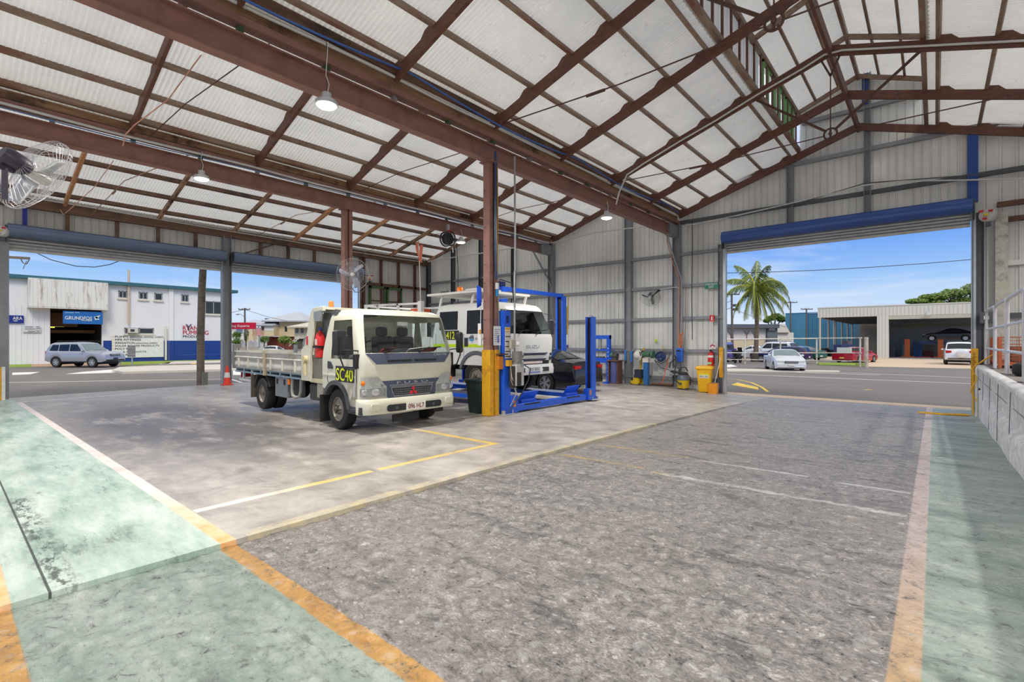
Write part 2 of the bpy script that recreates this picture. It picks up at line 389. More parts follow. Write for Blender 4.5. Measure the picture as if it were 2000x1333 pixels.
m.grid(lambda x, a: (x, YW + .12, zf(x, YW) - a), lin(XB - .1, XE, 30), [0, .4])
m.grid(lambda a, y: (XB - .1, y, zf(XB, y) - a), [0, .4], lin(YN, YW, 30))
struct(m.obj('floor', floor_mat(False)))
import numpy as np
def fz2(x, y): return zf(x, y) - .04 * (1 - sstep(12, 17, y))
rng = np.random.default_rng(5)
NX0, NX1, NY0, NY1 = XE - .02, .80, .0, 7.2
nx, ny = 340, 460
gx = np.linspace(NX0, NX1, nx); gy = np.linspace(NY0, NY1, ny)
def vnoise(fx_, fy_):
    """smooth random bumps, fx_ x fy_ per metre"""
    cx, cy = int((NX1 - NX0) * fx_) + 3, int((NY1 - NY0) * fy_) + 3; t_ = rng.random((cx, cy)); a = (gx - NX0) * fx_; b = (gy - NY0) * fy_
    i = a.astype(int); j = b.astype(int); u = a - i; v = b - j; u = (u * u * (3 - 2 * u))[:, None]; v = (v * v * (3 - 2 * v))[None, :]
    return (t_[np.ix_(i, j)] * (1 - u) + t_[np.ix_(i + 1, j)] * u) * (1 - v) + (t_[np.ix_(i, j + 1)] * (1 - u) + t_[np.ix_(i + 1, j + 1)] * u) * v - .5
hh = vnoise(3, 3) * .010 + vnoise(9, 12) * .009 + vnoise(20, 26) * .008 + vnoise(34, 34) * .006
grain = np.zeros((nx, ny))
for _ in range(1500):
    x = rng.uniform(NX0, NX1); y = rng.uniform(NY0, NY1) if rng.random() < .5 else rng.uniform(NY0, 3.6); r_ = rng.uniform(.012, .038) * (1 if rng.random() < .8 else 1.35); e_ = rng.uniform(.6, 1.5); q = rng.uniform(0, PI)
    i0, i1 = np.searchsorted(gx, (x - r_ * 1.6, x + r_ * 1.6)); j0, j1 = np.searchsorted(gy, (y - r_ * 1.6, y + r_ * 1.6))
    if i1 - i0 < 1 or j1 - j0 < 1: continue
    dx = gx[i0:i1, None] - x; dy = gy[None, j0:j1] - y; a = (dx * cos(q) + dy * sin(q)) / r_; b = (-dx * sin(q) + dy * cos(q)) / r_ * e_; d2 = a * a + b * b
    dome = np.sqrt(np.clip(1 - d2, 0, 1)); s_ = rng.choice((1., 1., 1., -.8)); hh[i0:i1, j0:j1] += s_ * dome * r_ * .36
    if s_ > 0: grain[i0:i1, j0:j1] = np.maximum(grain[i0:i1, j0:j1], (d2 < .9) * rng.uniform(.35, 1.))
ed = np.minimum(1, np.minimum((gy[None, :] - NY0) / .4, (NY1 - gy[None, :]) / 1.2)); hh *= np.clip(ed, 0, 1)
m = M(); m.grid(lambda i, j: (float(gx[i]), float(gy[j]), fz2(gx[i], gy[j]) + float(hh[i, j])), range(nx), range(ny))
m.grid(fz2 and (lambda x, y: (x, y, fz2(x, y))), lin(NX0, NX1, 26), lin(NY1, YW + .12, 40)); m.grid(lambda x, y: (x, y, fz2(x, y)), lin(NX0, NX1, 26), lin(YN, NY0, 10)); m.grid(lambda x, y: (x, y, fz2(x, y)), lin(NX1, XR, 8), lin(YN, YW + .12, 40))
m.grid(lambda x, a: (x, YW + .12, zf(x, YW) - a), lin(XE, XR, 26), [0, .4])
fo = struct(m.obj('floor.001', floor_mat(True), smooth=180)); at_ = fo.data.attributes.new('grain', 'FLOAT', 'POINT'); gl_ = np.zeros(len(fo.data.vertices), dtype=np.float32); gl_[:nx * ny] = grain.reshape(-1); at_.data.foreach_set('value', gl_)

# ---------------------------------------------------------------- roof sheets
def corrugated(name, mt, p, q, y0, y1, pitch=.088, amp=.017, extra=None):
    """p,q = (x,z) eave and ridge of one slope, waves running along y"""
    n = int((y1 - y0) / pitch * 6); m = M()
    d = V((q[0] - p[0], 0, q[1] - p[1])).normalized(); nn = V((-d.z, 0, d.x))
    if nn.z < 0: nn = -nn
    us = lin(0, 1, 3)
    def fn(i, t):
        y = y0 + (y1 - y0) * i / n; w = amp * sin(2 * PI * y / pitch)
        return (p[0] + (q[0] - p[0]) * t + nn.x * w, y, p[1] + (q[1] - p[1]) * t + nn.z * w)
    m.grid(fn, range(n + 1), us); return struct(m.obj(name, mt, smooth=180))
S = lambda fn, x: (x, fn(x) + SO)
corrugated('ceiling', roof_m, S(mainz, X2 - .25), S(mainz, ML + .04), YN, YW + .2)
corrugated('ceiling.001', roof_m, S(mainz, XR + .2), S(mainz, MR - .04), YN, YW + .2)
corrugated('ceiling.002', roof_m, (ML - .25, 9.35), (XM, 10.13), YN, YW + .2)
corrugated('ceiling.003', roof_m, (MR + .25, 9.35), (XM, 10.13), YN, YW + .2)
corrugated('ceiling.004', roof_m, S(bay2z, X1 - .15), S(bay2z, -9.9), YN, YW + .2)
corrugated('ceiling.005', roof_m, (X2 + .1, bay2z(-9.9) + SO - 2.2 * .45), S(bay2z, -9.9), YN, YW + .2)
corrugated('ceiling.006', roof3_m, S(bay3z, XB - .3), S(bay3z, -18.4), YN, YW + .2)
corrugated('ceiling.007', roof3_m, (X1 + .1, bay3z(-18.4) + SO - 4.6 * .17), S(bay3z, -18.4), YN, YW + .2)

# ---------------------------------------------------------------- ribbed walls
def ribs(a, b, pitch=.2, dp=.03):
    out = []; x = a
    while x < b:
        out += [(x, 0), (x + pitch * .72, 0), (x + pitch * .80, dp), (x + pitch * .92, dp)]; x += pitch
    return [q for q in out if q[0] < b - .004] + [(b, 0)]
def ribwall(m, prof, to, zlo, zhi):
    """to(s, depth, z) -> point"""
    vs = []; 
    for s_, d_ in prof: vs += [to(s_, d_, zlo(s_)), to(s_, d_, zhi(s_))]
    m.add(vs, [(2 * i, 2 * i + 2, 2 * i + 3, 2 * i + 1) for i in range(len(prof) - 1)]); return m
DA0, DA1 = -5.86, .78                       # far door opening
m = M()
ribwall(m, ribs(XB - .1, DA0), lambda s_, d_, z: (s_, YW + .08 + d_, z), lambda s_: -.7, wallz)
ribwall(m, ribs(DA0, DA1), lambda s_, d_, z: (s_, YW + .08 + d_, z), lambda s_: 5.0, wallz)
ribwall(m, ribs(DA1, XR + .1, .32), lambda s_, d_, z: (s_, YW + .08 + d_, z), lambda s_: -.7, wallz)
struct(m.obj('wall_north', wall_m, smooth=0))
DB = [(1.42, 7.78), (8.12, 14.35)]
def zb(s_): return 4.85 if any(a < s_ < b for a, b in DB) else -.7
m = M()
for a, b in ((YN, DB[0][0]), DB[0], (DB[0][1], DB[1][0]), DB[1], (DB[1][1], YW)):
    c = (a + b) / 2
    ribwall(m, ribs(a, b, .24), lambda s_, d_, z: (XB - .08 - d_, s_, z), lambda s_: zb(c), lambda s_: bay3z(XB) + SO)
struct(m.obj('wall_west', wallb_m, smooth=0))
m = M(); ribwall(m, ribs(YN, YW, .24), lambda s_, d_, z: (XR + .1 + d_, s_, z), lambda s_: -.7, lambda s_: mainz(XR) + SO)
struct(m.obj('wall_east', wall_m, smooth=0))

# ---------------------------------------------------------------- beams, posts, plates
def beam(x, z, label, cat='beam'):
    t = thing('steel_beam', label, cat, (x, 0, z))
    M().ibeam((0, YN, 0), (0, 18.0, 0), .2, .40, .022, .016).obj('beam_length', beam_m, t)
    M().ibeam((0, 18.0, 0), (0, YW - .1, 0), .24, .44, .03, .2).obj('end_bracket', grey_m, t, label='grey steel bracket joining the beam to the wall column')
    return t
beam(X2, 5.87, 'long red oxide steel beam carried by the yellow based post')
beam(X1, 5.87, 'long red oxide steel beam above the white tipper truck, on the fan post')
def post(x, y, base, label):
    t = thing('steel_post', label, 'post', (x, y, zf(x, y)), 0); z0 = zf(x, y); h = 5.67 - z0
    m = M()
    for s_ in (-1, 1): m.bar((0, s_ * .09, 0), (0, s_ * .09, h), .02, .0, prof=None) if 0 else m.box(-.10, s_ * .085 - .055, 0, .10, s_ * .085 + .055, h)
    m.box(-.03, -.05, 0, .03, .05, h); m.obj('shaft', beam_m, t, bevel=.008)
    b = M()
    for i in range(12):
        for s_ in (-1, 1): b.cyl((.10, s_ * .085, .5 + i * .42), (.112, s_ * .085, .5 + i * .42), .014, n=8)
        b.cyl((-.05, -.14, .5 + i * .42), (-.05, -.153, .5 + i * .42), .014, n=8)
    b.obj('bolt_head', dkgrey_m, t)
    M().box(-.17, -.2, h - .02, .17, .2, h).obj('cap_plate', beam_m, t)
    if base:
        g = M(); g.box(-.125, -.16, 0, .125, -.03, 1.5); g.box(-.125, .03, 0, .125, .16, 1.5); g.box(-.09, -.05, 0, .09, .05, 1.49)
        g.obj('crash_guard', yel_m, t, bevel=.01, label='yellow painted lower guard')
    return t
post_near = post(X2, 8.2, True, 'red oxide steel post with a yellow painted base beside the hoist')
post_fan = post(X1, 8.2, False, 'plain red oxide steel post behind the tipper truck with a round fan')

def piece(name, m, mt, label, cat, group=None, **k):
    return tag(m.obj(name, mt, **k), label, cat, group)
for i, (x, w) in enumerate(((X2, 'over the yellow based post'), (X1, 'over the fan post'))):
    def seg(dx, z0, z1, wd, mt, name, lab, y0=YN, y1=18.9):
        m = M(); m.box(x + dx - wd / 2, y0, z0, x + dx + wd / 2, y1, z1); piece(name, m, mt, lab + ' ' + w, 'timber')
    seg(.02, 6.19, 6.30, .20, beam_m, 'bearer_channel', 'lowest red brown channel')
    seg(-.02, 6.36, 6.52, .09, pale_m, 'gutter_bearer', 'scorched pale timber bearer')
    seg(.16, 6.52, 6.70, .07, plate_m, 'wall_plate', 'dark stained upper timber plate')
    seg(-.16, 6.40, 6.58, .07, plate_m, 'valley_plate', 'hidden side dark timber plate')
    g = 'spacer blocks ' + w
    for k, y in enumerate([1.5 + 1.35 * q for q in range(13)]):
        m = M(); m.box(x - .05, y - .04, 6.07, x + .05, y + .04, 6.20)
        piece('spacer_block', m, green_m if k % 3 else grey_m, 'short spacer block on the beam ' + w, 'block', g)

# ---------------------------------------------------------------- rafters with cleats, purlins
NAMEF = lambda i: ORD[len(FY) - 1 - i] if i < len(FY) - 1 else 'gable wall'
def rafter(xa, xb, fn, y, label, purl, group, mt=rafter_m, w=.07, h=.22, cleat=True, up=0):
    t = thing('roof_rafter', label, 'rafter', (xa, y, fn(xa) + h / 2 + .02), 0, group)
    q = V((xb - xa, 0, fn(xb) - fn(xa)))
    M().bar((0, 0, 0), q, w, h).obj('rafter_timber', mt, t)
    if cleat:
        sl = q.z / q.x
        for p in purl:
            if min(xa, xb) + .1 < p < max(xa, xb) - .05:
                m = M(); dx = p - xa; z = dx * sl; sg = 1 if q.x > 0 else -1
                m.prism([(dx - sg * .34, z - sg * .34 * sl + h / 2 - .01), (dx + sg * .02, z + h / 2 - .01), (dx + sg * .02, z + h / 2 + .10), (dx - sg * .20, z - sg * .2 * sl + h / 2 + .10)], -w / 2 + .004, w / 2 - .004, 'y'); m.obj('purlin_cleat', mt, t)
    return t
PM = [-7.35, -6.5, -5.5, -4.62, -3.74]
P2_ = [-13.55, -12.72, -11.76, -10.78, -10.0]
P3 = [-22.5, -21.3, -20.05, -18.85]
for i, y in enumerate(FY):
    nm = NAMEF(i) if i == len(FY) - 1 else ORD[len(FY) - 1 - i] + ' rafter from the gable wall'
    nm = 'gable wall rafter' if i == len(FY) - 1 else ORD[len(FY) - 2 - i] + ' rafter from the gable wall'
    rafter(X2 + .1, XM, mainz, y, 'main roof %s, side over the yellow based post' % nm, PM, 'main roof rafters on the post side')
    rafter(XR - .05, XM, mainz, y, 'main roof %s, side over the loading dock' % nm, [2 * XM - p for p in PM], 'main roof rafters on the dock side')
    rafter(X1 + .1, -9.9, bay2z, y, 'brown %s, roof over the tipper truck' % nm, P2_, 'middle roof rafters')
    rafter(XB + .15, -18.4, bay3z, y, 'pale pine %s, roof by the street doors' % nm, P3, 'street side roof rafters', newpine_m if i in (0, 3, 4) else pale_m, .09, .16, False)
def purlin(x, fn, label, group, top, w=.07, h=.10, mt=purlin_m, sgn=1):
    sl = (fn(x + .01) - fn(x)) / .01; z = fn(x) + top + h / 2
    m = M(); m.bar((x, YN, z), (x, YW, z), w, h, (-sl, 0, 1)); piece('roof_purlin', m, mt, label, 'purlin', group)
for k, p in enumerate(PM): purlin(p, mainz, 'long batten, %s up from the beam with the yellow based post, main roof' % ORD[k], 'main roof battens on the post side', .25)
for k, p in enumerate(PM): purlin(2 * XM - p, mainz, 'long batten, %s up from the dock wall, main roof' % ORD[k], 'main roof battens on the dock side', .25)
for k, p in enumerate(P2_): purlin(p, bay2z, 'long batten, %s up from the fan post beam, roof over the tipper truck' % ORD[k], 'middle roof battens', .25, .08, .11)
for k, p in enumerate(P3): purlin(p, bay3z, 'dark batten, %s up from the street doors, low roof' % ORD[k], 'street side battens', .19, .09, .14, plate_m)
m = M(); m.box(XM - .035, YN, 8.22, XM + .035, YW, 8.5); piece('ridge_beam', m, rafter_m, 'timber ridge board where the main roof rafters meet', 'ridge')

# monitor roof
for sx_, xx, lab in ((1, ML, 'post side'), (-1, MR, 'dock side')):
    m = M(); m.box(xx - .05, YN, 7.98, xx + .05, YW, 8.12); piece('monitor_sill', m, purlin_m, 'long bottom rail of the raised roof lantern, %s' % lab, 'rail')
    m = M(); m.box(xx - .05, YN, 9.16, xx + .05, YW, 9.30); piece('monitor_plate', m, purlin_m, 'long top rail of the raised roof lantern, %s' % lab, 'rail')
    ys = [y * .62 + 3.6 for y in range(25)]
    for k, y in enumerate(ys):
        m = M(); m.box(xx - .02, y - .04, 8.1, xx + .02, y + .04, 9.18); piece('monitor_stud', m, rafter_m, 'upright stud in the %s row of the raised roof lantern' % lab, 'stud', 'roof lantern studs, %s' % lab)
    m = M(); ribwall(m, ribs(YN, 14.3, .16, .02), lambda s_, d_, z: (xx - sx_ * (.09 + d_), s_, z), lambda s_: 8.0, lambda s_: 9.3); struct(m.obj('wall_monitor', roof_m, smooth=0))
    for k in range(3):
        w_ = thing('window_%d' % (1 + k), 'green framed open louvre sash, %s from the gable wall, %s lantern' % (ORD[2 - k], lab), 'window', (xx - sx_ * .02, 14.95 + 1.35 * k, 8.12), 0, kind='structure'); 
        fr = M(); a = .58
        for y0, y1, z0, z1 in ((-a, -a + .08, 0, 1.05), (a - .08, a, 0, 1.05), (-.04, .04, 0, 1.05), (-a, a, 0, .07), (-a, a, .98, 1.05)): fr.box(-.03, y0, z0, .03, y1, z1)
        fr.obj('sash_frame', mat((112, 160, 96), .6, 0, .2), w_)
    for k, y in enumerate(FY):
        m = M(); m.bar((xx - sx_ * .1, y, 9.25), (XM, y, 9.95), .06, .13); piece('lantern_rafter', m, purlin_m, 'short lantern rafter, %s, frame %s from the gable wall' % (lab, ORD[len(FY) - 1 - k]), 'rafter', 'roof lantern rafters')
    for k, f_ in enumerate((.3, .68)):
        x = xx + (XM - xx) * f_; z = 9.35 + .78 * f_ * .94
        m = M(); m.bar((x, YN, z), (x, YW, z), .06, .08); piece('lantern_purlin', m, purlin_m, 'slim lantern batten, %s of the %s' % (['lower', 'upper'][k], lab), 'purlin', 'roof lantern battens')
m = M(); m.box(XM - .04, YN, 9.88, XM + .04, YW, 10.06); piece('lantern_ridge', m, purlin_m, 'ridge board at the top of the raised roof lantern', 'ridge')

# rod trusses
iron_m = mat((92, 66, 58), .6, .4, .2, 8.)
for k, y in enumerate((2.8, 8.2, 13.5)):
    t = thing('rod_truss', 'iron tie rods with a round ring under the %s' % ['frame nearest the camera', 'frame over the hoist', 'frame nearer the far roller door'][k], 'truss', (XM, y, 6.42), 0, 'roof tie rod trusses')
    M().tube([(.13 * cos(a * PI / 12), 0, .13 * sin(a * PI / 12)) for a in range(24)], .022, 8, True).obj('ring', iron_m, t)
    m = M(); m.ball((0, -.03, .0), .04); m.box(-.02, -.03, -.12, .02, .03, .12); m.obj('ring_boss', iron_m, t)
    for s_, nm in ((-1, 'a'), (1, 'b')):
        M().tube([(s_ * .13, 0, -.02), (s_ * 2.6, 0, -.06), (s_ * 5.75, 0, .05)], .013, 6).obj('tie_rod', iron_m, t)
        M().cyl((s_ * 2.9, 0, -.06), (s_ * 3.3, 0, -.05), .03, n=8).obj('turnbuckle', iron_m, t)
        M().bar((s_ * .1, 0, .09), (s_ * 1.62, 0, 1.32), .05, .05 if k else .06).obj('strut', rafter_m if k == 0 else iron_m, t)
        M().bar((0, 0, 1.35), (s_ * .22, 0, 1.86), .04, .04).obj('yoke', iron_m, t)
    M().cyl((0, 0, .12), (0, 0, 1.36), .013, n=6).obj('king_rod', iron_m, t)
for k, y in enumerate(FY[:-1]):
    if k % 2 == 1: continue
    m = M(); m.tube([(X1 + .2, y + .3, 6.25), (-11.7, y + .5, 6.5), (X2 - .2, y + .8, 6.55)], .011, 6); piece('bay_tie_rod', m, iron_m, 'thin rod across the roof over the tipper truck, %s from the gable wall' % ORD[2 - k // 2], 'rod', 'middle roof tie rods')
    m = M(); m.tube([(XB + .3, y + .7, 6.1), (-19, y + .9, 6.55), (X1 - .2, y + 1.2, 6.2)], .012, 6); m.cyl((-20.2, y + .83, 6.37), (-19.9, y + .85, 6.41), .03, n=8); piece('low_tie_rod', m, pale_m, 'pale thin rod across the low street side roof, %s from the gable wall' % ORD[2 - k // 2], 'rod', 'street side roof tie rods')
# ---------------------------------------------------------------- wall columns, girts
def column(name, m, mt, label, cat='column', group=None): return piece(name, m, mt, label, cat, group, bevel=0)
def acol(x, w, z0, z1, mt, label, d=.22):
    m = M(); m.ibeam((x, YW - d / 2 + .05, z0), (x, YW - d / 2 + .05, z1), d, w, .016, .012, up=(1, 0, 0)); column('wall_column', m, mt, label)
acol(-22.85, .2, -.5, 6.3, dkgrey_m, 'dark steel column in the corner where the two walls meet')
acol(-20.7, .14, -.5, 6.8, dkgrey_m, 'dark slim gable column, first out from the corner behind the white trucks')
acol(-18.5, .14, -.5, 7.4, dkgrey_m, 'dark slim gable column, second out from the corner behind the white trucks')
acol(-16.2, .14, -.5, 7.0, dkgrey_m, 'dark slim gable column, third out from the corner behind the white trucks')
acol(X1, .26, -.5, 6.2, grey_m, 'grey gable column under the end of the beam from the fan post', .26)
acol(-9.8, .30, -.4, 7.6, grey_m, 'broad grey gable column rising behind the workshop tools')
acol(X2, .28, -.4, 6.2, grey_m, 'grey gable column carrying the cables beside the emergency exit sign', .26)
acol(-3.75, .18, 5.5, 7.7, grey_m, 'grey upright above the far roller door, on the palm tree side')
acol(-1.6, .18, 5.5, 10.0, grey_m, 'grey upright above the middle of the far roller door')
acol(DA0 - .18, .16, -.45, 5.2, grey_m, 'grey door column beside the yellow mop bucket', .2)
acol(.92, .24, -.45, 5.2, dkgrey_m, 'dark steel door column beside the loading dock', .2)
m = M(); m.box(.70, YW - .16, 5.5, .92, YW + .02, 7.4); piece('column_head', m, mat((34, 72, 150), .4), 'bright blue column head above the dock end of the far roller door', 'column')
m = M(); m.box(XM + .10, YW - .1, 9.0, XM + .26, YW, 10.0); piece('column_head', m, mat((34, 72, 150), .4), 'bright blue upright at the top of the roof lantern gable', 'column')
m = M(); m.box(1.25, YW - .22, -.45, 1.5, YW, 5.1); column('wall_column', m, mat((206, 204, 192), .7, 0, .18, 9., .3, None, (120, 120, 118)), 'rough pale painted column behind the dock handrail')
def agirt(x0, x1, z, label, mt=grey_m, h=.12, d=.1, y=YW):
    m = M(); m.box(x0, y - d, z - h / 2, x1, y + .05, z + h / 2); piece('wall_girt', m, mt, label, 'girt', 'gable wall girts')
for z, s_ in ((1.22, 'lowest'), (2.49, 'second'), (3.755, 'third'), (5.0, 'fourth')):
    agirt(XB + .2, DA0 - .1, z, '%s grey girt along the gable wall behind the hoist and tools' % s_)
agirt(-12.5, -6.2, .12, 'low skirting girt along the gable wall behind the workshop tools')
agirt(-7.6, 3.9, 6.25, 'dark long girt above the far roller door', dkgrey_m)
agirt(-5.6, 2.0, 7.62, 'upper grey girt on the gable wall above the far roller door')
agirt(-3.4, -.3, 8.95, 'short girt in the roof lantern gable')
for z, mt, s_ in ((5.35, rafter_m, 'brown upper girt behind the door motor'), (4.92, rafter_m, 'brown girt just under the door motor'), (3.72, white_m, 'pale girt on the gable wall behind the dock'), (2.3, dkgrey_m, 'dark girt on the gable wall behind the handrail')):
    agirt(1.3, XR, z, s_, mt, .13)
m = M(); m.box(XB + .02, YN, 6.02, XB + .22, YW, 6.34); piece('eave_beam', m, plate_m, 'dark timber eave beam along the wall over the street doors', 'beam')
for k, (u, v) in enumerate(((48, 420), (131, 445), (228, 440), (308, 455), (381, 470), (508, 485), (562, 490), (613, 497), (703, 500))):
    y = at(u, v, X=XB).y; m = M(); m.box(XB + .0, y - .055, 5.3 if k < 8 else -.4, XB + .12, y + .055, 6.1)
    piece('wall_stud', m, plate_m if k else mat((28, 44, 150), .4), 'dark upright stud above the street doors, %s from the open end' % ORD[k] if k else 'bright blue upright at the open end of the street doors', 'stud')
for k, y in enumerate((14.62, 15.7, 16.85, 18.0)):
    m = M(); m.box(XB, y - .06, -.4, XB + .12, y + .06, 6.1); piece('wall_stud', m, rafter_m, 'full height brown stud by the green windows, %s from the street door' % ORD[k], 'stud')
m = M(); m.box(XB, 14.6, 4.6, XB + .12, YW, 4.74); piece('wall_girt', m, rafter_m, 'brown girt on the street wall above the green windows', 'girt')
m = M(); m.bar((XB + .1, 8.7, 5.45), (XB + .1, 9.9, 6.0), .06, .1, (1, 0, 0)); piece('wall_brace', m, plate_m, 'short slanted brace above the second street door', 'brace')
for k, y in enumerate((15.45, 16.55)):
    w_ = thing('window_%d' % (4 + k), 'green timber sash window in the street wall, %s the wall corner' % ['farther from', 'nearer'][k], 'window', (XB + .03, y, 2.95), kind='structure')
    fr = M(); a = .5
    for y0, y1, z0, z1 in ((-a, -a + .1, 0, 1.62), (a - .1, a, 0, 1.62), (-a, a, 0, .12), (-a, a, 1.5, 1.62)): fr.box(-.02, y0, z0, .1, y1, z1)
    fr.obj('sash_frame', mat((72, 104, 56), .6, 0, .25), w_); g = M(); g.box(0, -.42, .1, .02, .42, 1.52); g.obj('pane', mat((176, 172, 164), .25), w_); b = M(); b.box(-.01, -.42, .8, .06, .42, .86); b.obj('meeting_rail', plate_m, w_)

# ---------------------------------------------------------------- roller doors
drum_m = mat((58, 88, 158), .26, .25, .08, 3.)
drumb_m = mat((104, 120, 148), .26, .5, .08, 3.)
def slats(m, f, a, b, z0, z1, n):
    """rolled door curtain: f(s, depth, z)"""
    pr = []
    for i in range(n):
        z = z0 + (z1 - z0) * i / n; h = (z1 - z0) / n
        pr += [(0, z), (.018, z + h * .25), (.018, z + h * .6), (0, z + h * .85)]
    pr.append((0, z1)); m.grid(lambda s_, p: f(s_, p[0], p[1]), [a, b], pr)
def roller(name, label, f, a, b, zd, r, zb_, ztop_track, dmat, off=.36):
    t = thing(name, label, 'roller door', kind='structure')
    m = M(); m.cyl(f(a - .02, off, zd), f(b + .02, off, zd), r, n=40); m.obj('drum', dmat, t)
    m = M(); slats(m, f, a + .02, b - .02, zb_, zd + .05, 6); m.obj('curtain', galv_m, t)
    m = M(); m.bar(f(a + .02, .01, zb_), f(b - .02, .01, zb_), .06, .07); m.obj('bottom_rail', mat((206, 204, 198), .5), t)
    for s_ in (a, b):
        m = M(); q = s_ + (-.05 if s_ == a else .05); m.bar(f(q, .03, zf(0, 0) - .45), f(q, .03, ztop_track), .12, .09, f(1, 0, 0) - f(0, 0, 0)); m.obj('guide_track', mat((196, 202, 206), .35, .3), t)
        m = M(); m.bar(f(q, off, zd - .1), f(q, -.05, zd - .1), .03, r * 2 + .1); m.obj('drum_bracket', dkgrey_m, t)
    return t
roller('door_3', 'blue drum roller door rolled up over the opening to the palm tree street', lambda s_, d, z: V((s_, YW - .02 - d, z)), DA0, DA1, 5.365, .215, 4.86, 5.2, drum_m)
fB = lambda s_, d, z: V((XB + .02 + d, s_, z))
roller('door_1', 'rolled up roller door over the opening to the silver car and white pump shop', fB, DB[0][0], DB[0][1], 5.18, .22, 4.6, 5.0, drumb_m)
roller('door_2', 'rolled up roller door behind the tipper truck, over the view of the houses', fB, DB[1][0], DB[1][1], 5.18, .22, 4.6, 5.0, drumb_m)
m = M(); m.ibeam((XB + .12, 7.95, -.5), (XB + .12, 7.95, 6.1), .3, .3, .02, .014, up=(0, 1, 0)); column('door_post', m, grey_m, 'grey steel post between the two street doors, traffic cone at its foot')
m = M(); m.box(XB - .02, .95, -.4, XB + .22, 1.45, 5.2); column('door_post', m, grey_m, 'grey steel door post at the open end of the street wall')

def guard(p, w, ax, label, txt):
    t = thing('door_guard', label, 'guard', p)
    g = M(); g.box(-.02 if ax == 'y' else -w / 2, -w / 2 if ax == 'y' else -.02, 0, .02 if ax == 'y' else w / 2, w / 2 if ax == 'y' else .02, 1.12); g.obj('guard_plate', yel_m, t, bevel=.006)
    if txt:
        x = M(); [x.box(-.03, -.026, .10 + .052 * k, .03 - .015 * (k % 3), -.021, .125 + .052 * k) for k in range(18)]; x.obj('faded_marking', mat((150, 96, 30), .6), t)
    return t
guard((.84, YW - .22, .27), .15, 'x', 'yellow guard strip with faded brown markings on the door jamb by the dock', True)
guard((DA0 - .12, YW - .22, .25), .14, 'x', 'plain yellow guard strip on the door jamb beside the mop bucket', None)
t = thing('barrier_board', 'yellow board with a white edge strip leaning by the street door post', 'board', (XB + .6, 1.12, -.28))
M().box(-.03, -.32, 0, .03, .14, 1.05).obj('board', yel_m, t); M().box(-.04, .14, 0, .04, .22, 1.06).obj('edge_strip', white_m, t)
t = thing('warning_light', 'red and white striped warning box on the street door post', 'warning box', (XB + .45, 1.1, 1.1))
M().box(-.1, -.2, 0, .1, .0, .3).obj('box', mat((200, 58, 44), .5), t); m = M()
for k in range(3): m.prism([(.0, .02 + k * .1), (.12, .08 + k * .1), (.12, .12 + k * .1), (.0, .06 + k * .1)], .1, .11, 'x')
m.obj('stripe', white_m, t)
def motor(p, label, d):
    t = thing('door_motor', label, 'motor', p); m = M(); m.lathe([(.0, -.12), (.16, -.12), (.18, -.08), (.18, .08), (.15, .13), (0, .13)], d=d); m.obj('housing', mat((206, 206, 206), .5), t)
    d = V(d); sd = d.cross(V((0, 0, 1))).normalized()
    for k, (a, z, c) in enumerate(((-.1, .09, red_m), (.1, .11, red_m), (0, .0, mat((232, 200, 40), .5)), (.03, -.1, red_m))):
        q = d * .135 + sd * a + V((0, 0, z)); m = M(); m.cbox(q, (.09, .09, .05)); m.obj('sticker', c, t)
    m = M(); m.box(-.05, -.05, -.3, .05, .05, -.12); m.obj('bracket', dkgrey_m, t)
motor(tuple(at(1930, 421, Y=YW - .4)), 'grey door motor with red and yellow stickers by the dock', (-.4, -1, 0))
motor(tuple(at(723, 543, X=XB + .4)), 'small door motor with red and yellow stickers beside the round fan', (.8, -.6, 0))
motor(tuple(at(3, 452, X=XB + .5)), 'door motor with stickers at the open end of the street doors', (.9, -.4, 0))

# ---------------------------------------------------------------- loading dock
def dock_mat():
    n = N('dock_paint'); a = n.noise(5, 6, .75, dist=.5); b = n.noise(14, 6, .8)
    sep = n.n('ShaderNodeSeparateXYZ'); n.l(n.co(), sep.inputs[0])
    col = n.ramp(a, [(.34, srgb(188, 188, 196)), (.6, srgb(236, 236, 234))])
    col = n.mix(n.ramp(b, [(.60, 0.), (.66, .9)]), col, srgb(112, 112, 138)); n.base(col)
    n.set(.7); n.bump(b, .4, .02); return n.m
dk = thing('loading_dock', 'raised loading dock with a flaking white painted block face', 'dock', (.82, 0, 0))
dm = dock_mat(); zt = .97
m = M(); r_ = []
for y in lin(YN, 17.75, 36):
    b = zf(.82, y) - .05; w = .012 * sin(y * 2.3)
    r_.append([(0 + w, y, b), (0 + w, y, .20 + w), (.02, y, .28), (.10, y, .33), (.10, y, .37), (.035 + w, y, .40), (.03, y, zt - .14), (.0 - w, y, zt - .10), (.0, y, zt - .03), (.05, y, zt), (XR - .82, y, zt), (XR - .82, y, b)])
m.loft(r_); m.obj('dock_body', dm, dk, smooth=60)
m = M(); m.grid(lambda x, y: (x, y, zt + .004), lin(.14, XR - .84, 8), lin(YN, 17.7, 20)); m.obj('dock_deck', mat((132, 124, 118), .8, 0, .2, 2., .2), dk)
m = M()
for k in range(9):
    y = 3.2 + 1.75 * k; m.cyl((-.004, y, zf(.8, y)), (.02, y + .12 * (k % 2), zt - .12), .005, n=5)
m.obj('face_crack', mat((88, 86, 104), .8), dk)
m = M(); m.box(.03, YN, .62, .045, 17.7, .64); m.obj('block_joint', mat((150, 150, 158), .8), dk)
rail_m = mat((216, 216, 222), .35, .35, .12)
hr = thing('handrail', 'white and grey steel pipe handrail along the dock edge', 'handrail', (1.03, 0, zt))
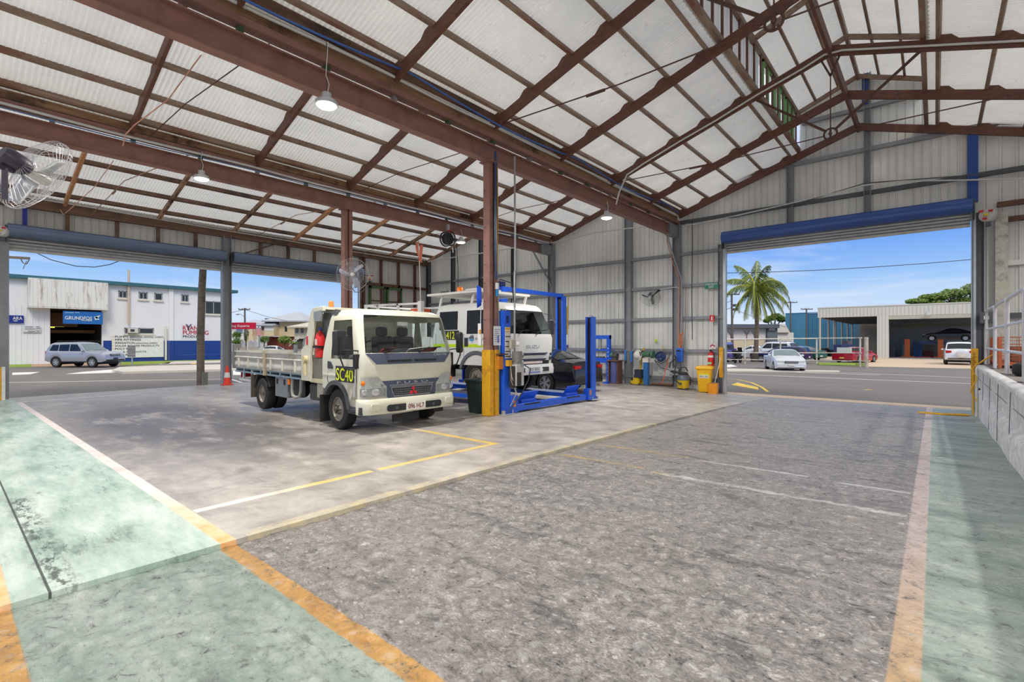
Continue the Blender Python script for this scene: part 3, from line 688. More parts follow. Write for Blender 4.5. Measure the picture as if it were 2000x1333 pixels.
for k in range(4):
    y0, y1 = 17.9 - 2.45 * k, 17.9 - 2.45 * k - 2.3
    m = M(); r2 = 1.42; m.tube([(0, y0, 0), (0, y0, r2 - .14), (0, y0 - .04, r2 - .03), (0, y0 - .16, r2), (0, y1 + .16, r2), (0, y1 + .04, r2 - .03), (0, y1, r2 - .14), (0, y1, 0)], .03, 10); m.obj('hoop', rail_m, hr)
    m = M(); m.tube([(0, y0, .93), (0, y1, .93)], .027, 8); m.tube([(0, y0, .44), (0, y1, .44)], .027, 8); m.obj('mid_rail', rail_m, hr)
    m = M(); m.cyl((0, y0, 0), (0, y0, .015), .08); m.cyl((0, y1, 0), (0, y1, .015), .08); m.obj('foot_plate', dkgrey_m, hr)
ct = thing('mesh_crate', 'rusty orange wire mesh crate on the dock behind the handrail', 'crate', (1.75, 16.9, zt)); rs = mat((178, 96, 60), .7, .2, .25, 9.); w2, l2, h2 = .62, 1.1, .72
m = M(); m.box(-w2, -l2, .08, w2, l2, .14); m.obj('crate_floor', rs, ct); m = M()
for x in (-w2, w2):
    for y in (-l2, l2): M().box(x - .03, y - .03, 0, x + .03, y + .03, h2).obj('corner_upright', rs, ct)
m = M()
for z in lin(.14, h2, 7):
    m.tube([(-w2, -l2, z), (w2, -l2, z), (w2, l2, z), (-w2, l2, z)], .008, 4, True)
for x in lin(-w2, w2, 8): m.tube([(x, -l2, .1), (x, -l2, h2)], .006, 4); m.tube([(x, l2, .1), (x, l2, h2)], .006, 4)
for y in lin(-l2, l2, 14): m.tube([(-w2, y, .1), (-w2, y, h2)], .006, 4); m.tube([(w2, y, .1), (w2, y, h2)], .006, 4)
m.obj('wire_mesh', rs, ct)
M().box(-.4, -.7, .15, .2, .1, .5).obj('crate_load', mat((120, 78, 60), .8, 0, .3), ct)
ty = thing('spare_tyre', 'black tyre lying flat on the dock beyond the handrail', 'tyre', (1.42, 12.6, zt + .12))
M().lathe([(.17, -.10), (.30, -.12), (.36, -.08), (.37, 0), (.36, .08), (.30, .12), (.17, .10), (.16, 0), (.17, -.10)], n=36).obj('tread', rubber_m, ty, smooth=50)
t = thing('leaning_board', 'white framed panel leaning on the dock behind the handrail', 'panel', (1.52, 14.2, zt), rad(8)); M().bar((0, -.4, 0), (0, .35, .75), .05, .12).obj('panel', mat((226, 222, 236), .4), t); M().bar((.0, .3, .72), (.6, .3, .68), .04, .04).obj('cross_tube', rail_m, t)
t = thing('wall_switch', 'dark isolator box on the pale column behind the dock', 'switch box', tuple(at(1926, 621, Y=YW - .3))); M().box(-.13, -.06, -.16, .13, .06, .16).obj('box', dkgrey_m, t, bevel=.01); M().box(-.05, -.09, -.05, .05, -.06, .05).obj('handle', white_m, t)
t = thing('air_hose', 'yellow air hose hanging over the dock corner and coiled on the floor', 'hose', (.72, 16.7, 0)); z0 = zf(.7, 16.7) + .015
M().tube([(.5, 1.0, zt + .35), (.3, .7, zt + .2), (.16, .3, zt + .1), (.06, .08, zt + .03), (0, 0, zt - .05), (0, 0, .3), (0, 0, z0 + .03), (-.1, .05, z0), (-.35, .0, z0 + .0), (-.6, -.1, z0), (-1.05, .02, z0), (-.5, .1, z0), (-.1, .12, z0 + .02)], .018, 8).obj('hose', mat((234, 176, 36), .5), t)
M().tube([(.01 + .05 * cos(a), .03 * sin(a) - .02, .1 + .09 * a) for a in lin(0, 9, 40)], .014, 6).obj('hose_wrap', mat((240, 190, 60), .5), t)
m = M(); m.tube([(.8, 16.95, -.3), (.8, 16.95, .9), (.82, 16.95, 1.0)], .03, 8); piece('dock_pipe', m, white_m, 'short white pipe on the end of the dock beside the yellow hose', 'pipe')

# ---------------------------------------------------------------- lamps
glow = emit((255, 252, 246), 5.0)
lamp_bulbs = []
def highbay(x, y, z, label, top, pw=1.0):
    t = thing('high_bay_lamp', label, 'lamp', (x, y, z), 0, 'high bay lamps')
    M().lathe([(.0, .17), (.07, .17), (.08, .06), (.15, .05), (.175, .02), (.18, -.03), (.0, -.028)], n=28).obj('lamp_body', mat((206, 208, 210), .4, .3), t)
    M().lathe([(.0, -.075), (.08, -.07), (.13, -.055), (.16, -.03), (0, -.02)], n=28).obj('lens', glow, t)
    M().tube([(0, 0, .17), (0, 0, top - z)], .008, 6).obj('chain', dkgrey_m, t)
    M().tube([(.03, 0, .17), (.05, .02, .3), (.02, -.02, .45), (.05, 0, top - z)], .006, 5).obj('flex', white_m, t)
    l = bpy.data.lights.new('lamp_light', 'AREA'); l.shape = 'DISK'; l.size = .3; l.energy = LAMP * pw; l.color = (1, .955, .90); l.spread = rad(170)
    o = bpy.data.objects.new('lamp_light', l); COL.objects.link(o); o.location = (0, 0, -.09); o.parent = t
LAMP = 260
highbay(-7.42, 4.05, 5.42, 'lit round lamp hung near the camera beside the beam of the yellow based post', 6.4)
highbay(-7.42, 12.95, 5.3, 'lit round lamp hung by the beam near the wall fan and tools', 5.7)
highbay(-13.55, 4.15, 5.58, 'lit round lamp under the beam above the left of the tipper truck', 6.2)
highbay(-13.55, 12.8, 5.35, 'lit round lamp under the far beam above the crew cab truck', 5.7)
for k, (x, y, w) in enumerate(((-7.42, -4.6, 'beam of the yellow based post, behind the camera'), (-13.55, -4.6, 'fan post beam, behind the camera'), (3.4, 4.1, 'dock wall, out of view'), (3.4, 12.9, 'dock wall, out of view near the gable'), (-1.6, -4.0, 'main ridge, behind the camera'), (-1.9, 1.0, 'main ridge, above the camera'), (1.6, 1.6, 'dock side roof, above the camera'))):
    highbay(x, y, 5.5, 'unseen round lamp added for fill by the ' + w, 6.4, .42 if 'above' in w else 1)  # unseen lamps added to brighten the hall and the near floor

# ---------------------------------------------------------------- sky and sun
w = bpy.data.worlds.new('sky'); sc.world = w; w.use_nodes = True; nt = w.node_tree; bg = nt.nodes['Background']
tc = nt.nodes.new('ShaderNodeTexCoord'); sp = nt.nodes.new('ShaderNodeSeparateXYZ'); nt.links.new(tc.outputs['Generated'], sp.inputs[0])
cr = nt.nodes.new('ShaderNodeValToRGB'); nt.links.new(sp.outputs[2], cr.inputs[0]); e = cr.color_ramp.elements
while len(e) < 6: e.new(.5)
for q, (p, c) in zip(e, ((0., srgb(226, 236, 250)), (.05, srgb(204, 226, 252)), (.11, srgb(158, 200, 250)), (.19, srgb(98, 156, 246)), (.27, srgb(78, 138, 236)), (.42, (1.05, 1.06, 1.08, 1)))): q.position = p; q.color = c
mp = nt.nodes.new('ShaderNodeMapping'); mp.inputs['Scale'].default_value = (1.2, 1.2, 9); nt.links.new(tc.outputs['Generated'], mp.inputs[0])
nz = nt.nodes.new('ShaderNodeTexNoise'); nz.inputs['Scale'].default_value = 2.2; nz.inputs['Detail'].default_value = 6; nz.inputs['Roughness'].default_value = .55; nz.inputs['Distortion'].default_value = .3; nt.links.new(mp.outputs[0], nz.inputs[0])
c2 = nt.nodes.new('ShaderNodeValToRGB'); nt.links.new(nz.outputs[0], c2.inputs[0]); c2.color_ramp.elements[0].position = .46; c2.color_ramp.elements[1].position = .74; c2.color_ramp.elements[1].color = (.75, .75, .75, 1)
mx = nt.nodes.new('ShaderNodeMix'); mx.data_type = 'RGBA'; nt.links.new(c2.outputs[0], mx.inputs[0]); nt.links.new(cr.outputs[0], mx.inputs[6]); mx.inputs[7].default_value = srgb(236, 242, 252)
nt.links.new(mx.outputs[2], bg.inputs[0]); bg.inputs[1].default_value = 1.0
sl = bpy.data.lights.new('sun', 'SUN'); sl.energy = 1.5; sl.angle = rad(18); sl.color = (1, .93, .82)
so = bpy.data.objects.new('sun', sl); COL.objects.link(so); so.rotation_euler = V((-.72, .38, -.85)).to_track_quat('-Z', 'Y').to_euler()
# ---------------------------------------------------------------- wheels and generic motor cars
rim_m = mat((188, 190, 194), .3, .6, .1); steelrim_m = mat((146, 140, 128), .55, .3, .25, 9., 0, None, (96, 84, 72)); chrome_m = mat((214, 216, 220), .15, .8, .05)
cglass = darkglass((30, 38, 44)); lens_m = mat((208, 214, 216), .12, .1, .06); tail_m = mat((176, 20, 24), .2, 0, .1); amber_m = mat((236, 122, 28), .3)
plate_w = mat((236, 234, 226), .4); maroon_m = mat((120, 24, 44), .5)
def wheel(par, c, r, w, side, spokes=5, rmat=None, kind='alloy', rr=None):
    """side = +1/-1: which way the outer face looks along local y"""
    x, y, z = c; rr = rr or r * .66; s_ = side; R_ = r
    m = M(); m.lathe([(rr, -w / 2), (R_ * .93, -w / 2), (R_ * .99, -w * .38), (R_, -w * .2), (R_, w * .2), (R_ * .99, w * .38), (R_ * .93, w / 2), (rr, w / 2), (rr * .97, 0), (rr, -w / 2)], n=36, d=(0, s_, 0)); m.v = [(a + x, b + y, c_ + z) for a, b, c_ in m.v]
    o = m.obj('wheel', rubber_m, par, smooth=35)
    f = y + s_ * w * .42; m = M()
    m.lathe([(rr, w * .0), (rr, w * .44), (rr * .92, w * .46), (rr * .88, w * .30), (rr * .86, -w * .1), (.02, -w * .12)], (x, y, z), d=(0, s_, 0), n=32)
    if kind == 'alloy':
        for k in range(spokes):
            for q in (-.12, .12):
                a = 2 * PI * k / spokes + q; b = 2 * PI * k / spokes + q * 1.6
                m.bar((x + cos(a) * rr * .12, f - s_ * .02, z + sin(a) * rr * .12), (x + cos(b) * rr * .93, f - s_ * .01, z + sin(b) * rr * .93), .04 * r / .34, .05, (0, s_, 0))
        m.cyl((x, f - s_ * .04, z), (x, f + s_ * .005, z), rr * .2)
        m.obj('rim', rmat or rim_m, o, smooth=35)
    else:
        dish = -w * .22 if kind == 'deep' else w * .16
        m.lathe([(rr * .9, w * .28), (rr * .78, dish + .02), (rr * .5, dish), (rr * .42, dish + .05), (rr * .3, dish + .07), (0.02, dish + .07)], (x, y, z), d=(0, s_, 0), n=32)
        m.obj('rim', rmat or steelrim_m, o, smooth=35); h = M()
        for k in range(5):
            a = 2 * PI * k / 5; h.cyl((x + cos(a) * rr * .64, y + s_ * (dish - .0), z + sin(a) * rr * .64), (x + cos(a) * rr * .64, y + s_ * (dish + .022), z + sin(a) * rr * .64), rr * .13, n=10)
        h.obj('rim_hole', black_m, o); h = M()
        h.cyl((x, y + s_ * dish, z), (x, y + s_ * (dish + .13), z), rr * .22, rr * .18); 
        for k in range(6): a = 2 * PI * k / 6; h.cyl((x + cos(a) * rr * .34, y + s_ * dish, z + sin(a) * rr * .34), (x + cos(a) * rr * .34, y + s_ * (dish + .1), z + sin(a) * rr * .34), .017, n=6)
        h.obj('hub', mat((92, 84, 74), .6, .3, .2), o)
    return o
def interp(pts, x):
    for (a, b), (c, d) in zip(pts, pts[1:]):
        if x <= c: return b + (d - b) * ((x - a) / (c - a) if c > a else 0)
    return pts[-1][1]
def car(name, label, cat, loc, rz, sp, col, kind=None, plate=(236, 234, 226), txt=None, wheels='alloy', roofrack=False, spare=False, lamps=True):
    L, W, top, sill, xr, xf, r, belt = (sp[k] for k in ('L', 'W', 'top', 'sill', 'xr', 'xf', 'r', 'belt'))
    xc = (xr + xf) / 2; t = thing(name, label, cat, loc, rz); body = mat(col, .22, .25, .05, 2., 0, None, None, .4)
    ra = r * 1.16; hw = W / 2; tum = sp.get('tum', .34)
    def bot(x):
        b = sill + .10 * max(0, (x - L + .5) / .5) ** 2 + .12 * max(0, (.5 - x) / .5) ** 2
        for a in (xr, xf):
            if abs(x - a) < ra: b = max(b, r + math.sqrt(ra * ra - (x - a) ** 2) - .02)
        return b
    def half(x): return hw * (1 - .10 * max(0, (x - L + .75) / .75) ** 2.2 - .07 * max(0, (.55 - x) / .55) ** 2.2)
    def sec(x):
        tp = interp(top, x); b = bot(x); w = half(x); zb_ = min(belt, tp - .06); b = min(b, zb_ - .04)
        wt = w - max(.03, tum * (tp - zb_)) if tp - zb_ > .12 else w - .05
        mid = b + (zb_ - b) * .5
        return [(w * .97, b), (w * .995, b + (mid - b) * .5), (w, mid), (w * .985, zb_ - .02), (w * .97, zb_), (wt + (w * .97 - wt) * .45, zb_ + (tp - zb_) * .5), (wt, tp - (tp - zb_) * .12), (wt - .06, tp - .015), (wt * .6, tp + .02), (0, tp + .03)]
    def sideY(x, z):
        s_ = sec(x)
        for (y0, z0), (y1, z1) in zip(s_, s_[1:]):
            if z <= z1: return y0 + (y1 - y0) * ((z - z0) / (z1 - z0) if z1 > z0 else 0)
        return s_[-2][0]
    xs = sorted(set([round(L * i / 60, 3) for i in range(61)] + [round(a + ra * q, 3) for a in (xr, xf) for q in (-1.01, -.999, -.93, -.8, -.6, -.3, 0, .3, .6, .8, .93, .999, 1.01)] + [p[0] for p in top if 0 <= p[0] <= L]))
    rings = []
    for x in xs:
        h = sec(x); rings.append([(x - xc, y, z) for y, z in h] + [(x - xc, -y, z) for y, z in h[-2::-1]])
    m = M(); m.loft(rings); m.obj('body', body, t, smooth=42)
    for s_ in (-1, 1):
        for nm, poly in sp['win']:
            m = M(); n_ = len(poly); cx = sum(p[0] for p in poly) / n_; cz = sum(p[1] for p in poly) / n_
            ctr = (cx - xc, s_ * (sideY(cx, cz) + .008), cz); pts = []
            for i in range(n_):
                a, b = poly[i], poly[(i + 1) % n_]
                for q in range(4): x, z = a[0] + (b[0] - a[0]) * q / 4, a[1] + (b[1] - a[1]) * q / 4; pts.append((x - xc, s_ * (sideY(x, z) + .008), z))
            m.add([ctr] + pts, [(0, i + 1, (i + 1) % len(pts) + 1) for i in range(len(pts))]); m.obj('side_window', cglass, t)
    for nm, (xa, xb_) in (('windscreen', sp['ws']), ('rear_window', sp['rw'])):
        if xa is None: continue
        m = M()
        def fn(a, s_):
            x = xa + (xb_ - xa) * a; tp = interp(top, x); h = sec(x); e = h[7][0] * .97
            return (x - xc + (.012 if nm == 'windscreen' else -.012), s_ * e, tp + .03 * (1 - s_ * s_) - .012 * abs(s_) + .012)
        m.grid(fn, lin(0, 1, 6), lin(-1, 1, 8)); m.obj(nm, cglass if nm == 'rear_window' else mat((112, 128, 134), .05, .2, .1, 2.), t)
    for x in (xr, xf):
        for s_ in (-1, 1): wheel(t, (x - xc, s_ * (hw - .115), r), r, .22, s_, sp.get('spokes', 6), kind=wheels)
    for x in (xr, xf): M().box(x - xc - ra, -hw + .2, r * .6, x - xc + ra, hw - .2, r + ra * .9).obj('wheel_well', black_m, t)
    for s_ in (-1, 1):
        z = sp['lz']; x = L - .06; y = half(L - .1)
        m = M(); m.loft([[(x - xc + .02 - .0, s_ * y * .50, z - .05), (x - xc + .02, s_ * y * .50, z + .05), (x - xc - .0, s_ * y * .92, z + .07), (x - xc - .0, s_ * y * .92, z - .06)], [(x - xc - .30, s_ * y * .6, z - .05), (x - xc - .30, s_ * y * .6, z + .05), (x - xc - .32, s_ * (y + .03), z + .07), (x - xc - .32, s_ * (y + .03), z - .04)]]); m.obj('headlight', lens_m, t)
        z = sp['tz']; h_ = sp.get('th', .10); y = half(.06)
        m = M(); y *= .98; m.loft([[(-xc - .012, s_ * y * .60, z - h_ * .5), (-xc - .012, s_ * y * .60, z + h_ * .8), (-xc + .01, s_ * y * .985, z + h_), (-xc + .01, s_ * y * .985, z - h_)], [(-xc + .06, s_ * y * .60, z - h_ * .5), (-xc + .06, s_ * y * .60, z + h_ * .8), (-xc + .26, s_ * (y + .026), z + h_ * .8), (-xc + .2, s_ * (y + .026), z - h_ * .4)]]); m.obj('tail_light', tail_m, t)
        mx_ = sp['ws'][0] if sp['ws'][0] < sp['ws'][1] else sp['ws'][1]
        m = M(); yy = sideY(mx_ + .45, belt) ; m.ball((mx_ + .42 - xc, s_ * (yy + .1), belt + .08), (.07, .11, .08)); m.obj('mirror', body, t)
        m = M(); m.box(L - 1.9 - xc, s_ * (hw * .995) - .012, belt - .13, L - 1.76 - xc, s_ * (hw * .995) + .012, belt - .10); m.obj('door_handle', chrome_m if kind == 'suv' else body, t)
    m = M(); m.box(L - xc - .06, -hw * .42, sp['lz'] - .09, L - xc + .02, hw * .42, sp['lz'] + .05)
    m.obj('grille', black_m, t)
    m = M()
    for k in range(3): m.box(L - xc - .02, -hw * .40, sp['lz'] - .07 + .05 * k, L - xc + .03, hw * .40, sp['lz'] - .05 + .05 * k)
    m.obj('grille_bar', chrome_m, t)
    m = M(); m.box(L - xc - .10, -hw * .8, sill + .1, L - xc + .025, hw * .8, sill + .2); m.box(-xc - .02, -hw * .8, sill + .12, -xc + .1, hw * .8, sill + .2); m.obj('bumper_trim', black_m if kind else body, t, bevel=.02)
    for x, dx in ((L - xc + .035, .012), (-xc - .03, -.012)):
        m = M(); z = sill + .28; m.box(min(x, x + dx), -.19, z - .06, max(x, x + dx), .19, z + .06); p = m.obj('number_plate', mat(plate, .4), t)
        if txt:
            m = M(); m.text(txt, (x + dx * 1.2, -.16 * (1 if dx > 0 else -1), z - .035), (0, 1 if dx > 0 else -1, 0), (0, 0, 1), .07, .32, .001); m.obj('plate_lettering', maroon_m, p)
    if roofrack:
        m = M(); zt_ = max(p[1] for p in top)
        for s_ in (-1, 1): m.tube([(xr - xc - .2, s_ * hw * .7, zt_ + .03), (xr - xc - .1, s_ * hw * .7, zt_ + .09), (xf - xc - 1.1, s_ * hw * .7, zt_ + .09), (xf - xc - 1.0, s_ * hw * .7, zt_ + .02)], .022, 6)
        m.obj('roof_rail', black_m, t)
    if spare:
        m = M(); m.lathe([(.0, 0), (.3, 0), (.36, .05), (.36, .16), (.3, .2), (0, .21)], (-xc - .02, -.12, 1.02), d=(-1, 0, 0), n=32); m.obj('spare_wheel_cover', body, t)
    if kind:
        m = M()
        for s_ in (-1, 1): m.bar((xr + ra - xc, s_ * hw * .985, sill + .03), (xf - ra - xc, s_ * hw * .985, sill + .03), .06, .07)
        m.obj('side_step', black_m, t)
    return t
SUV = dict(L=5.0, W=2.0, sill=.42, xr=.98, xf=3.98, r=.41, belt=1.22, tum=.22, lz=.98, tz=1.14, th=.12,
    top=[(0, .62), (.03, 1.1), (.14, 1.32), (.42, 1.84), (.7, 1.93), (2.3, 1.96), (2.75, 1.90), (3.45, 1.30), (3.6, 1.27), (4.7, 1.16), (4.92, 1.05), (5.0, .8)],
    win=[('a', [(.42, 1.30), (1.15, 1.28), (1.15, 1.76), (.62, 1.76)]), ('b', [(1.22, 1.28), (2.05, 1.27), (2.05, 1.80), (1.22, 1.77)]), ('c', [(2.12, 1.27), (3.12, 1.27), (2.68, 1.79), (2.12, 1.80)])], ws=(2.85, 3.42), rw=(.17, .40))
SEDAN = dict(L=4.95, W=1.9, sill=.22, xr=1.14, xf=4.06, r=.345, belt=.98, tum=.42, lz=.70, tz=.88, th=.065, spokes=5,
    top=[(0, .55), (.03, .9), (.12, 1.04), (.7, 1.10), (1.55, 1.42), (2.1, 1.50), (2.6, 1.48), (3.55, 1.03), (4.5, .86), (4.85, .72), (4.95, .5)],
    win=[('a', [(1.30, 1.06), (2.28, 1.02), (2.28, 1.38), (1.72, 1.37)]), ('b', [(2.34, 1.02), (3.35, .99), (2.62, 1.38), (2.34, 1.39)])], ws=(2.68, 3.48), rw=(.74, 1.50))
WAGON = dict(L=4.9, W=1.85, sill=.28, xr=1.1, xf=3.95, r=.33, belt=.95, tum=.36, lz=.72, tz=.95, th=.12,
    top=[(0, .55), (.03, .95), (.30, 1.42), (.6, 1.5), (2.3, 1.52), (2.55, 1.48), (3.4, 1.02), (4.5, .88), (4.82, .75), (4.9, .5)],
    win=[('a', [(.42, 1.02), (1.2, 1.0), (1.2, 1.4), (.62, 1.38)]), ('b', [(1.26, 1.0), (2.1, .99), (2.1, 1.41), (1.26, 1.4)]), ('c', [(2.16, .99), (3.15, .98), (2.55, 1.38), (2.16, 1.41)])], ws=(2.62, 3.36), rw=(.08, .30))
UTE = dict(L=4.98, W=1.88, sill=.2, xr=1.2, xf=4.05, r=.335, belt=.97, tum=.42, lz=.68, tz=.85, th=.10, spokes=5,
    top=[(0, .55), (.02, .98), (1.85, 1.02), (2.15, 1.38), (2.5, 1.46), (2.75, 1.43), (3.62, 1.02), (4.55, .84), (4.88, .70), (4.98, .5)],
    win=[('b', [(2.22, 1.02), (3.4, .99), (2.72, 1.36), (2.36, 1.38)])], ws=(2.82, 3.56), rw=(1.9, 2.12))
VAN = dict(L=4.5, W=1.8, sill=.35, xr=.9, xf=3.5, r=.34, belt=1.12, tum=.14, lz=.8, tz=1.0, th=.2,
    top=[(0, .6), (.02, 1.3), (.1, 1.8), (.3, 1.9), (3.0, 1.92), (3.3, 1.85), (3.85, 1.15), (4.4, 1.0), (4.5, .6)],
    win=[('a', [(.25, 1.2), (1.5, 1.2), (1.5, 1.7), (.3, 1.7)]), ('c', [(1.7, 1.2), (3.6, 1.15), (3.2, 1.7), (1.7, 1.7)])], ws=(3.33, 3.82), rw=(.02, .1))
# ---------------------------------------------------------------- cab-over trucks
wglass = glass((238, 246, 244), .01, name='cab_glass')
tint = mat((34, 40, 50), .08, 0, .15, 3.)
dash_m = mat((66, 66, 68), .7); seat_m = mat((52, 54, 60), .8, 0, .2)
class Cab:
    """levels: (z, front x, half width, rear x); s.sx: window edges along the side; s.yw: windscreen half width as a share"""
    def __init__(s, lev, sx, rf, bulge, yw=.9): s.lev, s.sx, s.rf, s.b, s.yw = lev, sx, rf, bulge, yw
    def XF(s, z):
        L = s.lev
        for a, b in zip(L, L[1:]):
            if z <= b[0]: f = max(0, (z - a[0]) / (b[0] - a[0])); return a[1] + (b[1] - a[1]) * f, a[2] + (b[2] - a[2]) * f
        return L[-1][1], L[-1][2]
    def fx(s, y, xf, w):
        a = abs(y); e = w - s.rf
        x = xf + s.b * (1 - (y / w) ** 2)
        if a > e: x -= s.rf * .8 * (1 - math.sqrt(max(0, 1 - min(1, (a - e) / s.rf) ** 2)))
        return x
    def shell(s, t, mt, skip, name='cab_shell'):
        fr = [-1., -.985, -.95, -s.yw] + [s.yw * q / 4 for q in range(-3, 4)] + [s.yw, .95, .985, 1.]
        rings = []; base = s.lev[0][1]
        for z, xf, w, xr in s.lev:
            side = [xr + (0 if i == 0 else 0) if x is None else min(x + sl * (xf - base), xf - s.rf * .8) for i, (x, sl) in enumerate([(None, 0)] + s.sx)]
            side = [max(q, xr) for q in side]
            front = [(s.fx(q * w, xf, w), q * w, z) for q in fr]
            rings.append([(x, -w, z) for x in side] + front + [(x, w, z) for x in side[::-1]])
        n = len(rings[0]); ns = len(s.sx) + 1; nf = len(fr); m = M(); m.v = [p for r in rings for p in r]; gl = {}
        for i in range(len(rings) - 1):
            for k in range(n):
                f = (i * n + k, i * n + (k + 1) % n, (i + 1) * n + (k + 1) % n, (i + 1) * n + k)
                if k < ns - 1: tg = ('side', k)
                elif k == n - 1: tg = ('rear', 0)
                elif k >= ns + nf: tg = ('side', n - 2 - k)
                else:
                    q = k - ns; tg = ('front', 0) if 3 <= q < nf - 4 else ('corner', 0)
                kk = skip(i, *tg)
                if kk: gl.setdefault((kk, -1 if k < n / 2 else 1), []).append([m.v[a] for a in f])
                else: m.f.append(f)
        m.f.append(tuple(range((len(rings) - 1) * n, len(rings) * n)))
        m.obj(name, mt, t, smooth=48); return gl
    def patch(s, name, mt, t, z0, z1, y0, y1, off=.01, nz=4, ny=10, label=None):
        """panel lying on the cab front between heights; y0,y1 = (left,right) at bottom and top"""
        m = M()
        def fn(a, b):
            z = z0 + (z1 - z0) * a; l = y0[0] + (y1[0] - y0[0]) * a; r = y0[1] + (y1[1] - y0[1]) * a; y = l + (r - l) * b; xf, w = s.XF(z)
            return (s.fx(y, xf, w) + off, y, z)
        m.grid(fn, lin(0, 1, nz), lin(0, 1, ny)); fr = list(m.v); N_ = ny + 1
        edge = [i for i in range(N_)] + [k * N_ + ny for k in range(1, nz + 1)] + [nz * N_ + i for i in range(ny - 1, -1, -1)] + [k * N_ for k in range(nz - 1, 0, -1)]
        b = len(m.v); m.v += [(fr[i][0] - off - .02, fr[i][1], fr[i][2]) for i in edge]
        m.f += [(edge[i], edge[(i + 1) % len(edge)], b + (i + 1) % len(edge), b + i) for i in range(len(edge))]
        return m.obj(name, mt, t, smooth=40, label=label)
    def onfront(s, y, z, off=.02): xf, w = s.XF(z); return V((s.fx(y, xf, w) + off, y, z))
def glassparts(gl, t, m_ws, m_side):
    for (kk, sd), faces in gl.items():
        m = M()
        for f in faces: m.add(f, [(0, 1, 2, 3)])
        m.obj(kk, m_ws if kk == 'windscreen' else m_side, t, smooth=60)
def merge_ws(gl):
    a = gl.pop(('windscreen', 1), []); gl.setdefault(('windscreen', -1), []).extend(a); return gl
def wiper(t, c, y0, y1, z0, z1, py):
    m = M(); p = c.onfront(py, z0, .03); m.cyl(p - V((.03, 0, 0)), p + V((.02, 0, 0)), .025); e = c.onfront((y0 + y1) / 2, (z0 + z1) / 2 + .04, .035); m.bar(p, e, .014, .02)
    m.bar(c.onfront(y0, z0 + .05, .03), c.onfront(y1, z1, .03), .012, .02); m.obj('wiper', black_m, t)
def fan_text(m, t, o, ux, h, w, dep=.004): return m.text(t, o, ux, (0, 0, 1), h, w, dep)

# --- white tipper -------------------------------------------------
cream = mat((208, 208, 190), .32, 0, .05, 2.5, 0, 'tipper_cream', (196, 190, 166), .3); dirty_al = mat((196, 194, 184), .45, .25, .14, 4., 0, None, (150, 140, 124))
steelblue = mat((128, 148, 160), .5, .2, .15); chassis_m = mat((58, 58, 60), .7, .1, .2, 5., 0, None, (92, 86, 76)); slate = mat((66, 74, 96), .4, 0, .08)
fang = rad(-3.0)
tt = thing('tipper_truck', 'cream white tipper truck with yellow SC40 door sign and dropside tray', 'truck', (-8.36, 6.02, -.10), fang)
cb = Cab([(.92, .60, 1.08, -.88), (1.26, .63, 1.085, -.87), (1.36, .62, 1.085, -.86), (1.48, .60, 1.08, -.85), (1.72, .53, 1.055, -.80), (2.10, .42, 1.01, -.70), (2.19, .39, .99, -.67), (2.26, .32, .95, -.62), (2.31, .18, .86, -.52), (2.33, -.05, .6, -.40)],
         [(-.50, .1), (.36, 1.0)], .20, .05, .90)
def fskip(i, a, k):
    if a == 'front' and 3 <= i < 6: return 'windscreen'
    if a == 'side' and k == 1 and 2 <= i < 5: return 'door_window'
    if a == 'rear' and i in (3, 4): return 'rear_window'
    return None
gl = merge_ws(cb.shell(tt, cream, fskip)); gl = {k: v for k, v in gl.items()}
glassparts(gl, tt, wglass, wglass)
